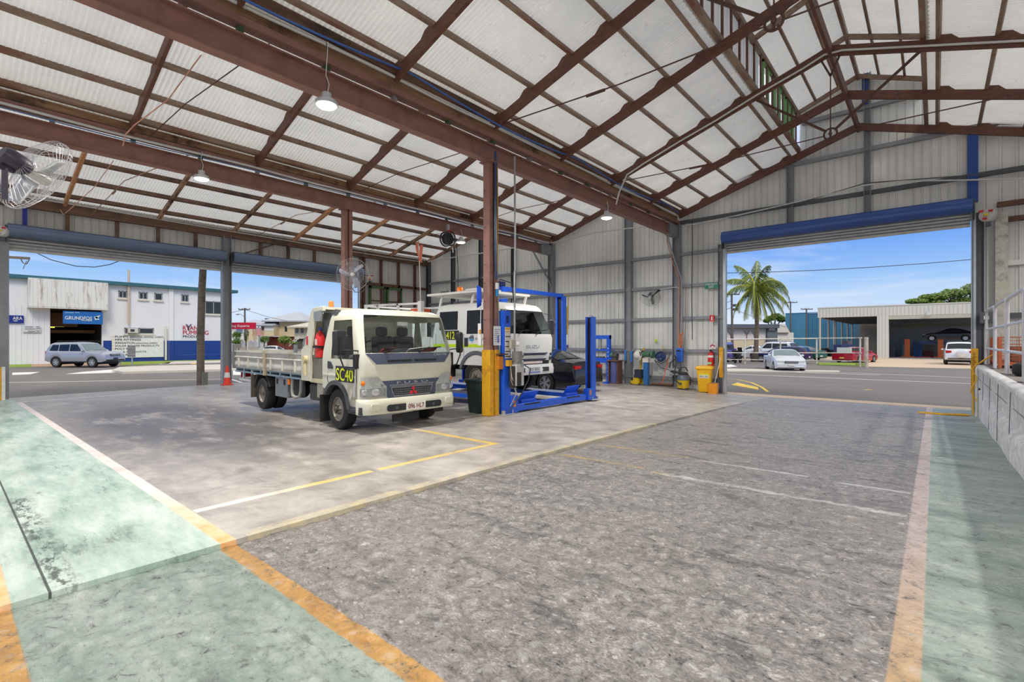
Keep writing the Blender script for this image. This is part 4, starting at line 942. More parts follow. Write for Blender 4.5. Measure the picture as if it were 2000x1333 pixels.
# lower front block, side skirts with wheel arch
m = M(); r0 = []
for z in (.46, .62, .92):
    ys = [-1.08, -1.06, -1.0, -.9] + lin(-.8, .8, 8) + [.9, 1.0, 1.06, 1.08]
    r0.append([(.14, -1.08, z)] + [(cb.fx(y, .60 if z > .5 else .58, 1.08), y, z) for y in ys] + [(.14, 1.08, z)])
m.loft(r0); m.obj('front_panel', cream, tt, smooth=48)
sk = [(.16, .46)] + arc(-.30, .40, .52, 8, 140, 14) + [(-.88, .78), (-.88, .95), (.50, .95), (.50, .46)]
for s_ in (-1, 1):
    m = M(); m.prism(sk, s_ * 1.05, s_ * 1.08, 'y'); m.obj('arch_panel', cream, tt)
    m = M(); o1 = arc(-.30, .40, .545, 4, 150, 18); o2 = arc(-.30, .40, .465, 4, 150, 18); m.prism(o1 + o2[::-1], s_ * 1.0, s_ * 1.115, 'y'); m.obj('wheel_arch', mat((74, 76, 80), .6), tt, smooth=50)
    m = M(); m.box(-.97, min(s_ * .8, s_ * 1.1), .08, -.93, max(s_ * .8, s_ * 1.1), .62); m.obj('mudflap', rubber_m, tt)
    m = M(); m.box(.14, min(s_ * .9, s_ * 1.09), .36, .62, max(s_ * .9, s_ * 1.09), .50); m.box(.24, min(s_ * 1.06, s_ * 1.10), .40, .46, max(s_ * 1.06, s_ * 1.10), .46); m.obj('step', mat((58, 60, 66), .6), tt, bevel=.012)
    seam = M(); yy = s_ * 1.082
    for p, q in (((-.66, yy, .95), (-.60, yy * .985, 1.5)), ((.47, yy, .50), (.47, yy, 1.34)), ((-.66, yy, .95), (-.55, yy, .78))): seam.bar(p, q, .01, .01)
    seam.obj('door_seam', black_m, tt)
    h = M(); h.prism([(-.64, 1.16), (-.42, 1.16), (-.42, 1.22), (-.50, 1.30), (-.64, 1.31)], s_ * 1.075, s_ * 1.097, 'y'); h.obj('door_handle', mat((52, 56, 64), .5), tt, bevel=.01)
    b = M(); b.box(-.86, min(s_ * 1.08, s_ * 1.092), 1.02, .46, max(s_ * 1.08, s_ * 1.092), 1.06); b.obj('side_moulding', cream, tt, bevel=.008)
    # mirror on its arms
    mm = M(); mm.v = []; mm.prism([(y * s_, z) for y, z in rrect(1.20 + (.26 if s_ > 0 else 0), 1.44, 1.42 + (.16 if s_ > 0 else 0), 1.90, .05)], .20, .34, 'x'); mr = mm.obj('mirror', mat((38, 38, 42), .5, 0, .1), tt, bevel=.03, seg=3)
    a = M(); a.tube([(.50, s_ * 1.06, 1.52), (.48, s_ * 1.2, 1.53), (.32, s_ * (1.32 if s_ < 0 else 1.5), 1.53)], .014, 6); a.tube([(.50, s_ * 1.06, 1.22), (.48, s_ * 1.18, 1.18), (.44, s_ * 1.30, 1.20), (.36, s_ * (1.34 if s_ < 0 else 1.46), 1.40), (.36, s_ * (1.33 if s_ < 0 else 1.46), 1.75)], .016, 6); a.obj('mirror_arm', black_m, mr)
    a = M(); a.box(.42, min(s_ * 1.04, s_ * 1.13), 1.20, .53, max(s_ * 1.04, s_ * 1.13), 1.46); a.obj('mirror_bracket', black_m, mr, bevel=.01)
    # head lamp cluster
    pr = [(.66, .60), (.74, .53), (.98, .62), (1.05, .98)]
    lw = [(1.086, .68), (1.086, 1.04), (1.0, 1.04), (.66, .90), (.56, .70), (.58, .66)]
    m = M(); pts = [cb.onfront(s_ * y, z, .012) if y < 1.05 else V((.40, s_ * 1.092, z)) for y, z in lw]
    mid = []; 
    def yl(z): return .56 + (.12 if z > .9 else .02)
    def ff(a, b):
        z = .67 + .37 * a; yi = .57 + .34 * max(0, a - .45) / .55 * 1.1; y = yi + (1.085 - yi) * b; return cb.onfront(s_ * y, max(z, .92) if 0 else z, .014) if y < 1.08 else V((.43, s_ * 1.093, z))
    def cf(y, z): return V((cb.fx(y, .60 + .03 * max(0, (z - .92)) / .34, 1.08) + .016, y, z))
    m.grid(lambda a, b: (lambda z, yi: cf(s_ * (yi + (1.07 - yi) * b), z) if b < 1 else V((.38, s_ * 1.094, z)))(.67 + .37 * a, .57 + .36 * max(0, a - .5)), lin(0, 1, 6), lin(0, 1, 10))
    hl = m.obj('headlight', mat((176, 180, 176), .12, .15, .2, 9.), tt, smooth=60)
    m = M(); m.ball(cf(s_ * 1.0, .93) + V((-.015, 0, 0)), (.028, .055, .05)); m.obj('indicator', amber_m, hl)
    m = M(); m.ball(cf(s_ * .78, .76), (.012, .10, .065)); m.ball(cf(s_ * .98, .77), (.012, .075, .06)); m.obj('reflector', chrome_m, hl)
    m = M(); m.grid(lambda a, b: cf(s_ * (.585 + .47 * b), .68 + .15 * a) + V((.004, 0, 0)), lin(0, 1, 3), lin(0, 1, 8)); m.obj('lower_lens', mat((150, 154, 152), .15, .3, .3, 14.), hl)
# SC40 door sign
sg = M(); sg.box(-.30, -1.094, .93, .40, -1.086, 1.225); sp_ = sg.obj('door_sign', mat((34, 32, 48), .5), tt)
sg = M(); sg.text('SC40', (-.27, -1.094, .955), (1, 0, 0), (0, 0, 1), .235, .64, .004); sg.obj('sign_lettering', mat((222, 232, 20), .45), sp_)
# front: dark scuttle panel, grille, badge, bumper
cb.patch('scuttle_panel', slate, tt, 1.27, 1.47, (-.78, .78), (-.97, .97), .012)
m = M()
for a, b in ((-.56, -.04), (.04, .56)):
    m.bar(cb.onfront(a, 1.33, .02), cb.onfront(b, 1.33, .02), .02, .035)
m.obj('scuttle_slot', black_m, tt)
m = M(); fan_text(m, 'CANTER', cb.onfront(.50, 1.41, .022), (0, 1, 0), .045, .34, .002); m.obj('model_lettering', mat((180, 182, 186), .4, .4), tt)
def fpatch(name, mt, z0, z1, yb, yt, off, par=tt):
    m = M(); f = lambda y, z: V((cb.fx(y, .60, 1.08) + off, y, z))
    def fn(a, b): z = z0 + (z1 - z0) * a; y = (yb[0] + (yt[0] - yb[0]) * a) * (1 - b) + (yb[1] + (yt[1] - yb[1]) * a) * b; return f(y, z)
    m.grid(fn, lin(0, 1, 3), lin(0, 1, 10)); q = len(m.v) // 4
    m.grid(lambda a, b: fn(b, a) - V((off * .0, 0, 0)), [0, 1], [0, 1]) if 0 else None
    return m.obj(name, mt, par, smooth=40)
gp = fpatch('grille_panel', slate, .63, .955, (-.54, .54), (-.72, .72), .016)
fpatch('grille_surround', chrome_m, .655, .875, (-.42, .42), (-.50, .50), .020, gp)
fpatch('grille_opening', mat((26, 28, 34), .6), .668, .865, (-.405, .405), (-.485, .485), .024, gp)
m = M(); f = lambda y, z, o=.03: V((cb.fx(y, .60, 1.08) + o, y, z))
for z in (.70, .74, .78): m.bar(f(-.42, z), f(.42, z), .008, .012)
for k in range(-10, 11): m.bar(f(k * .042, .675), f(k * .042, .80), .008, .008)
m.bar(f(-.47, .835), f(.47, .835), .02, .045); m.obj('grille_bar', mat((120, 122, 128), .35, .5), gp)
m = M(); fan_text(m, 'F U S O', f(-.36, .89, .02), (0, 1, 0), .045, .72, .006); m.obj('maker_lettering', chrome_m, tt)
m = M()
for a in (90, 210, 330):
    c, s2 = cos(rad(a)), sin(rad(a)); pts = [(0, 0), (.05, .03), (.10, 0), (.05, -.03)]
    q = [f(.0, .735, .05) + V((0, x * c - y * s2, x * s2 + y * c)) for x, y in pts]; m.add([p for p in q] + [p - V((.02, 0, 0)) for p in q], [(0, 1, 2, 3), (4, 5, 6, 7), (0, 1, 5, 4), (1, 2, 6, 5), (2, 3, 7, 6), (3, 0, 4, 7)])
m.obj('emblem', mat((206, 40, 52), .3), tt)
bw = lambda y, e=0: .70 + .06 * (1 - (y / 1.1) ** 2) - .16 * max(0, (abs(y) - .92) / .18) ** 2
m = M(); ys = lin(-1.1, 1.1, 28)
m.loft([[(bw(y) - .07, y, .36), (bw(y) - .02, y, .35), (bw(y), y, .40), (bw(y) + .005, y, .54), (bw(y) - .01, y, .60), (bw(y) - .05, y, .635), (bw(y) - .07, y, .64)] for y in ys]); m.obj('bumper', cream, tt, smooth=50, bevel=.01)
m = M(); m.prism(rrect(-.62, .395, .62, .52, .05), .735, .772, 'x'); m.obj('bumper_slot', mat((36, 38, 42), .6), tt)
m = M(); m.box(.768, -.22, .385, .785, .22, .535); np_ = m.obj('number_plate', plate_w, tt)
m = M(); fan_text(m, '096 HL7', V((.786, -.18, .415)), (0, 1, 0), .09, .36, .002); m.obj('plate_lettering', maroon_m, np_)
for s_ in (-1, 1):
    m = M(); m.prism([(s_ * y, z) for y, z in rrect(.74, .42, .95, .56, .05)], .72, .752, 'x'); m.obj('fog_lamp_cover', cream, tt, bevel=.01)
    m = M(); m.cyl((.74, s_ * .42, .455), (.778, s_ * .42, .455), .03); m.obj('tow_hook', dkgrey_m, tt)
m = M(); m.bar((.52, -.36, .22), (.52, .24, .24), .03, .14); m.obj('splash_guard', black_m, tt); m = M(); m.box(.40, .62, .24, .52, .86, .34); m.obj('under_bracket', black_m, tt)
wiper(tt, cb, -.62, -.05, 1.50, 1.58, -.60); wiper(tt, cb, .12, .72, 1.50, 1.58, .16)
# cab inside: dash, seats, wheel, papers
m = M(); m.box(-.02, -1.0, 1.05, .50, 1.0, 1.44); m.obj('dashboard', dash_m, tt, bevel=.05)
for y, c in ((-.35, (214, 60, 52)), (-.12, (232, 232, 224)), (.25, (236, 236, 228)), (.62, (222, 70, 58))):
    m = M(); m.bar((.34, y - .16, 1.50), (.38, y + .16, 1.53), .20, .012, (-.5, 0, 1)); m.obj('paper', mat(c, .7, 0, .05), tt)
for y in (-.55, .1, .62):
    m = M(); m.box(-.66, y - .24, 1.0, -.50, y + .24, 1.80); m.box(-.68, y - .13, 1.80, -.56, y + .13, 2.0); m.box(-.6, y - .24, .95, -.1, y + .24, 1.12); m.obj('seat', seat_m, tt, bevel=.05)
m = M(); m.tube([(.02 + .10 * sin(a) * .5, -.55 + .21 * cos(a), 1.5 + .20 * sin(a)) for a in lin(0, 2 * PI, 22)[:-1]], .018, 6, True); m.obj('steering_wheel', black_m, tt)
m = M(); m.box(.26, -.10, 2.0, .30, .14, 2.08); m.obj('rear_view_mirror', white_m, tt, bevel=.01)
m = M(); m.box(-.80, -1.0, .98, -.78, 1.0, 1.52); m.obj('cab_rear_trim', mat((206, 206, 196), .7), tt)
m = M(); m.box(-.42, -.96, 2.17, .2, -.5, 2.2); m.obj('sun_visor', dash_m, tt)
m = M(); m.prism([(-.62, 2.18), (-.46, 2.2), (-.42, 2.31), (-.58, 2.33)], -.97, -.93, 'y'); m.box(-.60, -1.0, 2.22, -.44, -.95, 2.30); m.obj('roof_bracket', dkgrey_m, tt)
m = M(); m.box(.5 - .48, -.98, 2.30, .14, -.96, 2.34) if 0 else None
# running gear
for s_ in (-1, 1):
    wheel(tt, (-.28, s_ * .955, .39), .39, .22, s_, kind='dish', rr=.235)
    wheel(tt, (-4.28, s_ * .93, .39), .39, .22, s_, kind='deep', rr=.225); wheel(tt, (-4.28, s_ * .66, .39), .39, .21, s_, kind='deep', rr=.225)
    m = M(); m.box(-6.0, s_ * .38 - .04, .55, .4, s_ * .38 + .04, .80); m.obj('chassis_rail', chassis_m, tt)
    m = M(); m.box(-4.86, s_ * .82 - .28, .26, -4.82, s_ * .82 + .28, .84); m.obj('rear_mudflap', mat((92, 84, 74), .8), tt)
    m = M(); o1 = arc(-4.28, .42, .52, 20, 165, 14); o2 = arc(-4.28, .42, .49, 20, 165, 14); m.prism(o1 + o2[::-1], s_ * .55, s_ * 1.04, 'y'); m.obj('rear_mudguard', mat((52, 50, 50), .8), tt)
m = M(); m.cyl((-.28, -.9, .39), (-.28, .9, .39), .06); m.cyl((-4.28, -.8, .39), (-4.28, .8, .39), .075); m.ball((-4.28, 0, .39), (.2, .17, .19)); m.obj('axle', chassis_m, tt)
m = M(); m.box(-1.95, -.88, .42, -1.05, -.30, .78); m.obj('fuel_tank', mat((82, 80, 78), .6, .2, .2), tt, bevel=.05)
m = M(); m.box(-1.55, -.3, .32, .1, .35, .85); m.obj('engine', chassis_m, tt, bevel=.04)
m = M(); m.box(-1.32, -1.0, .52, -1.05, -.78, .9); m.box(-1.12, -1.02, .58, -1.0, -.9, .82); m.obj('air_tank', mat((176, 172, 156), .6, 0, .2), tt, bevel=.03)
# tray
m = M(); m.box(-6.22, -1.06, .99, -1.75, 1.06, 1.05); m.obj('tray_floor', dirty_al, tt)
m = M()
for z in (.86, .955): m.box(-6.2, -1.05, z, -1.8, -1.0, z + .04); m.box(-6.2, 1.0, z, -1.8, 1.05, z + .04)
m.obj('tray_side_rail', steelblue, tt)
for k in range(8):
    m = M(); x = -6.1 + .6 * k; m.box(x - .03, -1.055, .86, x + .03, 1.055, .99); m.obj('cross_member', steelblue, tt)
def dropside(y, x0, x1, sgn):
    m = M(); pr = [(0, 1.0), (.012, 1.0), (.03, 1.04), (.03, 1.10), (.012, 1.13), (.012, 1.22), (.035, 1.25), (.035, 1.28), (.012, 1.30), (.012, 1.385), (.04, 1.40), (.04, 1.44), (-.02, 1.44), (-.02, 1.0)]
    m.prism([(y + sgn * d_, z) for d_, z in pr], x0, x1, 'x'); o = m.obj('dropside', dirty_al, tt)
    m = M(); n = 3
    for k in range(n):
        x = x0 + (x1 - x0) * (k + .5) / n; m = M(); m.box(x - .018, min(y, y + sgn * .055), 1.02, x + .018, max(y, y + sgn * .055), 1.25); m.obj('stiffener', mat((214, 210, 196), .5), o)
for s_ in (-1, 1):
    dropside(s_ * 1.04, -6.2, -4.02, s_); dropside(s_ * 1.04, -3.94, -1.86, s_)
    m = M(); m.box(-4.03, min(s_ * 1.0, s_ * 1.1), .86, -3.93, max(s_ * 1.0, s_ * 1.1), 1.46); m.obj('mid_stanchion', mat((176, 160, 132), .6, 0, .2), tt)
m = M(); m.box(-6.26, -1.08, 1.0, -6.2, 1.08, 1.44); m.obj('tailgate', dirty_al, tt)
m = M(); m.box(-6.3, -1.1, .95, -6.18, -1.02, 1.62); m.box(-6.3, 1.02, .95, -6.18, 1.1, 1.62); m.box(-6.34, -1.0, 1.5, -6.3, -.86, 1.62); m.obj('rear_corner_post', mat((120, 122, 120), .5, .3), tt)
m = M(); m.box(-6.2, -.95, .62, -5.2, -.9, .68); m.box(-5.3, -.95, .62, -5.24, -.9, .95); m.box(-6.1, -.9, .66, -6.0, -.86, .9); m.obj('underrun_bar', white_m, tt)
m = M(); m.box(-6.24, -.9, .70, -6.2, -.6, .84); m.obj('tail_light', tail_m, tt)
# head board and cab guard with extinguishers beside it
hb = M(); gp_ = [(-1.86, .86), (-1.86, 1.52), (-1.70, 1.60), (-1.40, 2.30), (-1.30, 2.38), (-.84, 2.40), (-.84, 2.30), (-1.18, 2.26), (-1.44, 1.46), (-1.44, .86)]
for y0, y1 in ((-1.09, -1.03), (1.03, 1.09)): M().prism(gp_, y0, y1, 'y').obj('guard_side', cream, tt, bevel=.008)
m = M(); m.box(-1.52, -1.04, 1.0, -1.46, 1.04, 2.28); m.bar((-1.44, 0, 2.33), (-.84, 0, 2.36), 2.1, .05); m.obj('head_board', cream, tt)
m = M(); m.prism([(-1.46, 1.5), (-1.18, 1.5), (-.92, 2.28), (-1.3, 2.30)], -.86, -.82, 'y'); m.obj('guard_gusset', mat((132, 138, 142), .5, .1), tt)
m = M(); m.prism([(-1.24, 2.18), (-1.16, 2.10), (-.95, 2.10), (-.9, 2.32), (-1.24, 2.30)], -1.10, -1.06, 'y'); m.obj('guard_light_box', mat((132, 138, 142), .5), tt)
m = M(); m.box(-1.46, -1.02, .92, -.92, -.70, 1.34); m.obj('battery_box', mat((118, 114, 104), .6, 0, .15), tt, bevel=.01)
m = M(); m.box(-1.5, -1.06, .84, -.9, -.2, .92); m.obj('body_bearer', mat((190, 182, 150), .6, 0, .2), tt)
for k, z in enumerate((1.36,)):
    m = M(); m.lathe([(0, 0), (.085, .0), (.095, .03), (.095, .42), (.07, .50), (.03, .53), (.03, .56), (0, .56)], (-1.22, -.97, 1.36), n=20); ex_ = m.obj('extinguisher', mat((206, 44, 40), .3, 0, .1), tt, smooth=50)
    m = M(); m.ball((-1.22, -.97, 1.95), .035); m.bar((-1.22, -.97, 1.93), (-1.12, -1.0, 1.95), .02, .02); m.obj('valve', mat((48, 78, 170), .4), ex_)
    m = M(); m.box(-1.34, -1.08, 1.56, -1.10, -.85, 1.60); m.obj('strap', black_m, ex_)
    m = M(); m.box(-1.25, -1.072, 1.62, -1.16, -1.06, 1.74); m.obj('label_plate', mat((226, 190, 180), .5), ex_)
m = M(); m.box(-1.60, -1.096, 1.62, -1.52, -1.088, 1.80); m.obj('red_sticker', mat((190, 40, 50), .4), tt)
m = M(); m.lathe([(0, 0), (.05, 0), (.05, .10), (.035, .12), (0, .12)], (-.98, -.85, 2.40), n=20); m.obj('beacon', mat((230, 128, 50), .25), tt)
m = M(); m.cyl((-1.6, -1.09, 1.32), (-1.6, -1.16, 1.32), .07, n=16); m.bar((-1.6, -1.13, 1.28), (-1.58, -1.13, .98), .03, .05); m.obj('tray_latch', mat((206, 194, 150), .5), tt)
m = M(); m.prism([(-2.0, 1.44), (-1.82, 1.44), (-1.82, 1.74), (-1.9, 1.80), (-2.0, 1.66)], -1.0, -.97, 'y'); m.bar((-2.26, -1.0, 1.50), (-2.0, -1.0, 1.50), .04, .04); m.box(-2.32, -1.06, 1.42, -2.26, -1.0, 1.62); m.obj('tray_handle', mat((130, 134, 140), .5, .3), tt)
m = M(); m.box(-3.44, -1.03, .40, -2.72, -.62, .86); tb = m.obj('tool_box', mat((128, 132, 138), .5, .2, .15), tt, bevel=.01)
m = M()
for x in (-3.30, -2.88): m.box(x - .03, -1.05, .70, x + .03, -1.03, .82)
m.obj('box_latch', black_m, tb)
m = M(); m.tube([(-2.52, -1.0, .86), (-2.52, -1.01, .58), (-2.46, -1.02, .48), (-2.3, -1.02, .45), (-2.12, -1.02, .48), (-2.06, -1.01, .60), (-2.06, -1.0, .86)], .035, 8); m.obj('hose_loop', mat((150, 148, 142), .6), tt)
m = M(); m.box(-2.64, -1.06, .72, -2.58, -1.02, .84); m.obj('marker_lamp', amber_m, tt)

# --- crew cab truck on the hoist ---------------------------------
whitep = mat((226, 226, 222), .28, 0, .04, 2., 0, None, None, .35)
it = thing('crew_cab_truck', 'white crew cab truck with a flat roof rack standing on the blue hoist', 'truck', (-9.35, 10.35, .17), 0)
ci = Cab([(.78, 1.10, 1.03, -1.68), (1.50, 1.14, 1.035, -1.68), (1.62, 1.10, 1.03, -1.68), (1.74, 1.06, 1.02, -1.66), (2.26, .82, .98, -1.58), (2.36, .76, .95, -1.54), (2.44, .66, .90, -1.48), (2.49, .40, .75, -1.3)],
         [(-1.42, .1), (-.66, .1), (-.30, .1), (.70, 1.0)], .16, .05, .92)
def iskip(i, a, k):
    if a == 'front' and 2 <= i < 4: return 'windscreen'
    if a == 'rear' and i == 3: return 'rear_window'
    if a == 'side' and k in (1,) and 3 <= i < 4: return 'crew_window'
    if a == 'side' and k in (3,) and 2 <= i < 4: return 'door_window'
    return None
gi = merge_ws(ci.shell(it, whitep, iskip)); glassparts({k: v for k, v in gi.items() if k[0] != 'crew_window' and k[0] != 'door_window'}, it, wglass, wglass); glassparts({k: v for k, v in gi.items() if k[0] in ('crew_window', 'door_window')}, it, wglass, tint)
m = M(); m.loft([[(.52, -1.03, z)] + [(ci.fx(y, 1.10, 1.03), y, z) for y in [-1.03, -1.0, -.9] + lin(-.8, .8, 6) + [.9, 1.0, 1.03]] + [(.52, 1.03, z)] for z in (.70, .80)]); m.obj('front_panel', whitep, it)
for s_ in (-1, 1):
    m = M(); m.prism([(.60, .70)] + arc(.08, .52, .58, 18, 150, 14) + [(-.62, .85), (-1.68, .85), (-1.68, .9), (.9, .9), (.9, .70)], s_ * 1.0, s_ * 1.03, 'y'); m.obj('arch_panel', whitep, it)
    m = M(); o1 = arc(.08, .52, .65, 5, 165, 18); o2 = arc(.08, .52, .56, 5, 165, 18); m.prism(o1 + o2[::-1], s_ * .97, s_ * 1.07, 'y'); m.obj('wheel_arch', mat((96, 98, 108), .6), it)
    seam = M(); yy = s_ * 1.034
    for x in (-.52, -.40, .62, -1.55): seam.bar((x, yy, .95), (x, yy, 1.62), .008, .008)
    seam.obj('door_seam', dkgrey_m, it)
    for x in (-.30,):
        h = M(); h.box(x - .07, min(yy, yy * 1.015), 1.28, x + .07, max(yy, yy * 1.015), 1.52); h.obj('door_handle', mat((44, 46, 60), .5), it, bevel=.02)
    m = M(); m.box(-1.66, min(yy, yy * 1.004), 1.26, .84, max(yy, yy * 1.004), 1.345); m.obj('side_stripe', mat((200, 228, 20), .5), it)
    wheel(it, (0.05, s_ * .92, .45), .45, .22, s_, kind='dish', rr=.26); wheel(it, (-3.7, s_ * .90, .42), .42, .24, s_, kind='deep', rr=.25)
    m = M(); m.box(-5.4, s_ * .38 - .04, .6, .8, s_ * .38 + .04, .84); m.obj('chassis_rail', chassis_m, it)
    for kk, (xx, zz) in enumerate(((1.02, 1.6),)):
        m = M(); m.prism([(y * s_, z) for y, z in rrect(1.10, 1.62, 1.30, 2.05, .05)], .86, .96, 'x'); mr = m.obj('mirror', mat((44, 44, 52), .5), it, bevel=.03)
        a = M(); a.tube([(.80, s_ * 1.0, 2.22), (.9, s_ * 1.2, 2.2), (.92, s_ * 1.2, 2.0)], .014, 6); a.tube([(.95, s_ * 1.02, 1.55), (.95, s_ * 1.18, 1.52), (.92, s_ * 1.2, 1.7)], .014, 6); a.obj('mirror_arm', black_m, mr)
sg = M(); sg.box(-1.20, -1.04, 1.46, -.60, -1.034, 1.72); s9 = sg.obj('door_sign', mat((34, 34, 40), .5), it)
sg = M(); sg.text('412', (-1.10, -1.04, 1.49), (1, 0, 0), (0, 0, 1), .205, .34, .004); sg.obj('sign_lettering', mat((222, 232, 20), .45), s9)
lg = M(); lg.prism([(-.20, 1.52), (-.14, 1.56), (-.12, 1.60), (-.08, 1.56), (-.05, 1.61), (-.02, 1.54), (0, 1.50), (-.10, 1.49), (-.2, 1.49)], -1.04, -1.034, 'y'); lo = lg.obj('company_logo', mat((92, 96, 112), .5), it)
lg = M(); lg.prism([(-.20, 1.48), (0, 1.49), (-.01, 1.45), (-.06, 1.42), (-.07, 1.37), (-.08, 1.42), (-.17, 1.44)], -1.04, -1.034, 'y'); lg.obj('logo_lower', mat((70, 150, 210), .5), lo)
sg = M(); sg.text('INFRA TE', (.05, -1.035, 1.455), (1, 0, 0), (0, 0, 1), .07, .50, .003); sg.obj('company_lettering', mat((86, 88, 92), .5), it)
for z0, z1, ya, yb in ((1.045, 1.11, .62, .72), (.895, .955, .60, .68)):
    ci.patch('grille_slot', mat((60, 62, 84), .5), it, z0, z1, (-ya + .06, ya - .06), (-yb, yb), .012, 1, 8)
m = M()
for k in range(-8, 9): m.bar(ci.onfront(k * .07, 1.05, .02), ci.onfront(k * .07, 1.10, .02), .008, .006); m.bar(ci.onfront(k * .065, .90, .02), ci.onfront(k * .065, .95, .02), .008, .006)
m.obj('grille_bar', mat((96, 98, 112), .4, .3), it)
for s_ in (-1, 1):
    for z0, z1, ya, yb in ((1.03, 1.10, .84, .92), (.90, .99, .80, .92)):
        ci.patch('corner_slot', mat((60, 60, 72), .5), it, z0, z1, tuple(sorted((s_ * (ya + .02), s_ * (yb - .02)))), tuple(sorted((s_ * ya, s_ * yb))), .012, 1, 3)
    m = M(); m.loft([[(.98, s_ * .97, z), (1.10, s_ * .93, z), (1.02, s_ * 1.045, z), (.84, s_ * 1.045, z)] for z in (.80, 1.26)]); m.obj('headlight', lens_m, it)
m = M(); fan_text(m, 'ISUZU', ci.onfront(-.28, 1.235, .012), (0, 1, 0), .085, .56, .006); m.obj('maker_lettering', mat((176, 180, 184), .25, .5), it)
ys = lin(-1.04, 1.04, 20); bx = lambda y: 1.20 + .03 * (1 - (y / 1.04) ** 2) - .10 * max(0, (abs(y) - .86) / .18) ** 2
m = M(); m.loft([[(bx(y) - .25, y, .52), (bx(y), y, .53), (bx(y) + .01, y, .66), (bx(y) - .03, y, .80), (bx(y) - .25, y, .80)] for y in ys]); m.obj('bumper', whitep, it, smooth=50)
m = M(); m.box(.9, -.75, .78, 1.16, .75, .90); m.obj('bumper_gap', black_m, it)
m = M(); m.box(1.15, -.42, .825, 1.19, .42, .885); m.obj('light_bar', mat((238, 220, 216), .3), it)
for s_ in (-1, 1):
    m = M(); m.box(1.19, min(s_ * .38, s_ * .66), .60, 1.235, max(s_ * .38, s_ * .66), .72); m.obj('fog_lamp', mat((60, 60, 64), .3), it)
m = M(); m.box(1.235, -.24, .585, 1.25, .24, .735); np_ = m.obj('number_plate', mat((224, 226, 226), .4), it)
m = M(); fan_text(m, '331 4XU', V((1.251, -.2, .64)), (0, 1, 0), .075, .40, .002); m.obj('plate_lettering', mat((110, 114, 120), .5), np_)
m = M(); m.box(1.25, -.24, .587, 1.253, .24, .612); m.obj('plate_stripe', mat((90, 110, 220), .5), np_)
wiper(it, ci, -.6, -.1, 1.64, 1.72, -.5); wiper(it, ci, .2, .75, 1.64, 1.74, .2)
m = M(); m.box(.3, -.95, 1.1, 1.0, .95, 1.56); m.obj('dashboard', dash_m, it, bevel=.05)
for y in (-.52, .52):
    m = M(); m.box(-.28, y - .24, 1.1, -.12, y + .24, 1.9); m.obj('seat', seat_m, it, bevel=.05)
m = M(); m.box(-1.62, -.98, 1.0, -1.58, .98, 1.75); m.obj('cab_rear_trim', mat((190, 190, 186), .7), it)
m = M(); m.box(-1.95, -1.04, 2.74, .25, 1.04, 2.80); rk = m.obj('roof_rack', mat((232, 230, 222), .4), it)
m = M()
for x in (-1.6, -.3, .15):
    for y in (-.85, .85): M().bar((x, y, 2.42), (x + .12, y, 2.75), .05, .06).obj('rack_leg', white_m, rk)
m.box(-.30, -1.06, 2.80, .22, -.2, 2.84); m.obj('rack_plate', white_m, rk)
m = M(); m.lathe([(0, 0), (.09, 0), (.09, .13), (.07, .16), (0, .16)], (-.85, -.75, 2.80), n=20); m.obj('beacon', mat((244, 128, 32), .25), it)
m = M(); m.box(-1.72, -.7, 2.8, -1.6, -.5, 2.9); m.cyl((-1.6, -.6, 2.86), (-1.45, -.6, 2.9), .04); m.obj('work_lamp', dkgrey_m, it)
fr_ = M()
m = M(); m.box(-5.3, -1.02, .86, -1.8, 1.02, 1.0); m.box(-5.3, -1.03, 1.0, -1.85, -.98, 1.55); m.box(-5.3, .98, 1.0, -1.85, 1.03, 1.55); m.obj('service_tray', whitep, it)
m = M()
for y in (-1.0, 1.0):
    m.bar((-5.25, y, 2.62), (-2.2, y, 2.55), .06, .06)
    for x in (-5.2, -4.5, -3.4, -2.3): m.box(x - .04, y - .03, 1.5, x + .04, y + .03, 2.60)
m.bar((-5.2, -1, 2.6), (-5.2, 1, 2.6), .06, .06); m.obj('ladder_rack', white_m, it)
m = M(); m.box(-2.36, -1.06, 1.5, -2.20, -.94, 2.62); m.obj('rack_post', white_m, it)
m = M(); m.tube([(-2.3, -1.0, 2.6), (-2.32, -1.0, 3.2), (-2.36, -1.0, 4.0), (-2.4, -1.0, 4.35)], .014, 6); wh = m.obj('flag_whip', mat((206, 200, 190), .5), it)
m = M(); m.grid(lambda a, b: (-2.38 - .02 - .16 * a * (1 - b * .8) - .06 * sin(b * 5), -1.0 + .05 * sin(a * 6 + b * 4) + .08 * a, 4.45 - .62 * b - .05 * a), lin(0, 1, 6), lin(0, 1, 8)); m.grid(lambda a, b: (-2.36 + .02 + .12 * a * (1 - b * .6), -1.0 + .04 * cos(a * 6), 4.30 - .46 * b), lin(0, 1, 6), lin(0, 1, 8)); m.obj('flag', mat((206, 116, 92), .8), wh)
m = M(); m.box(-2.9, -.9, 2.3, -2.45, -.5, 2.42); m.cyl((-2.7, -.7, 2.42), (-2.7, -.7, 2.62), .06); m.obj('tray_tool', mat((222, 92, 44), .5), it)
m = M(); m.box(-1.6, -1.0, .4, -1.2, -.6, .8); m.obj('step_box', chassis_m, it)
m = M(); m.cyl((.05, -.9, .42), (.05, .9, .42), .07); m.box(-.6, -.3, .3, .6, .3, .9); m.obj('axle', chassis_m, it)
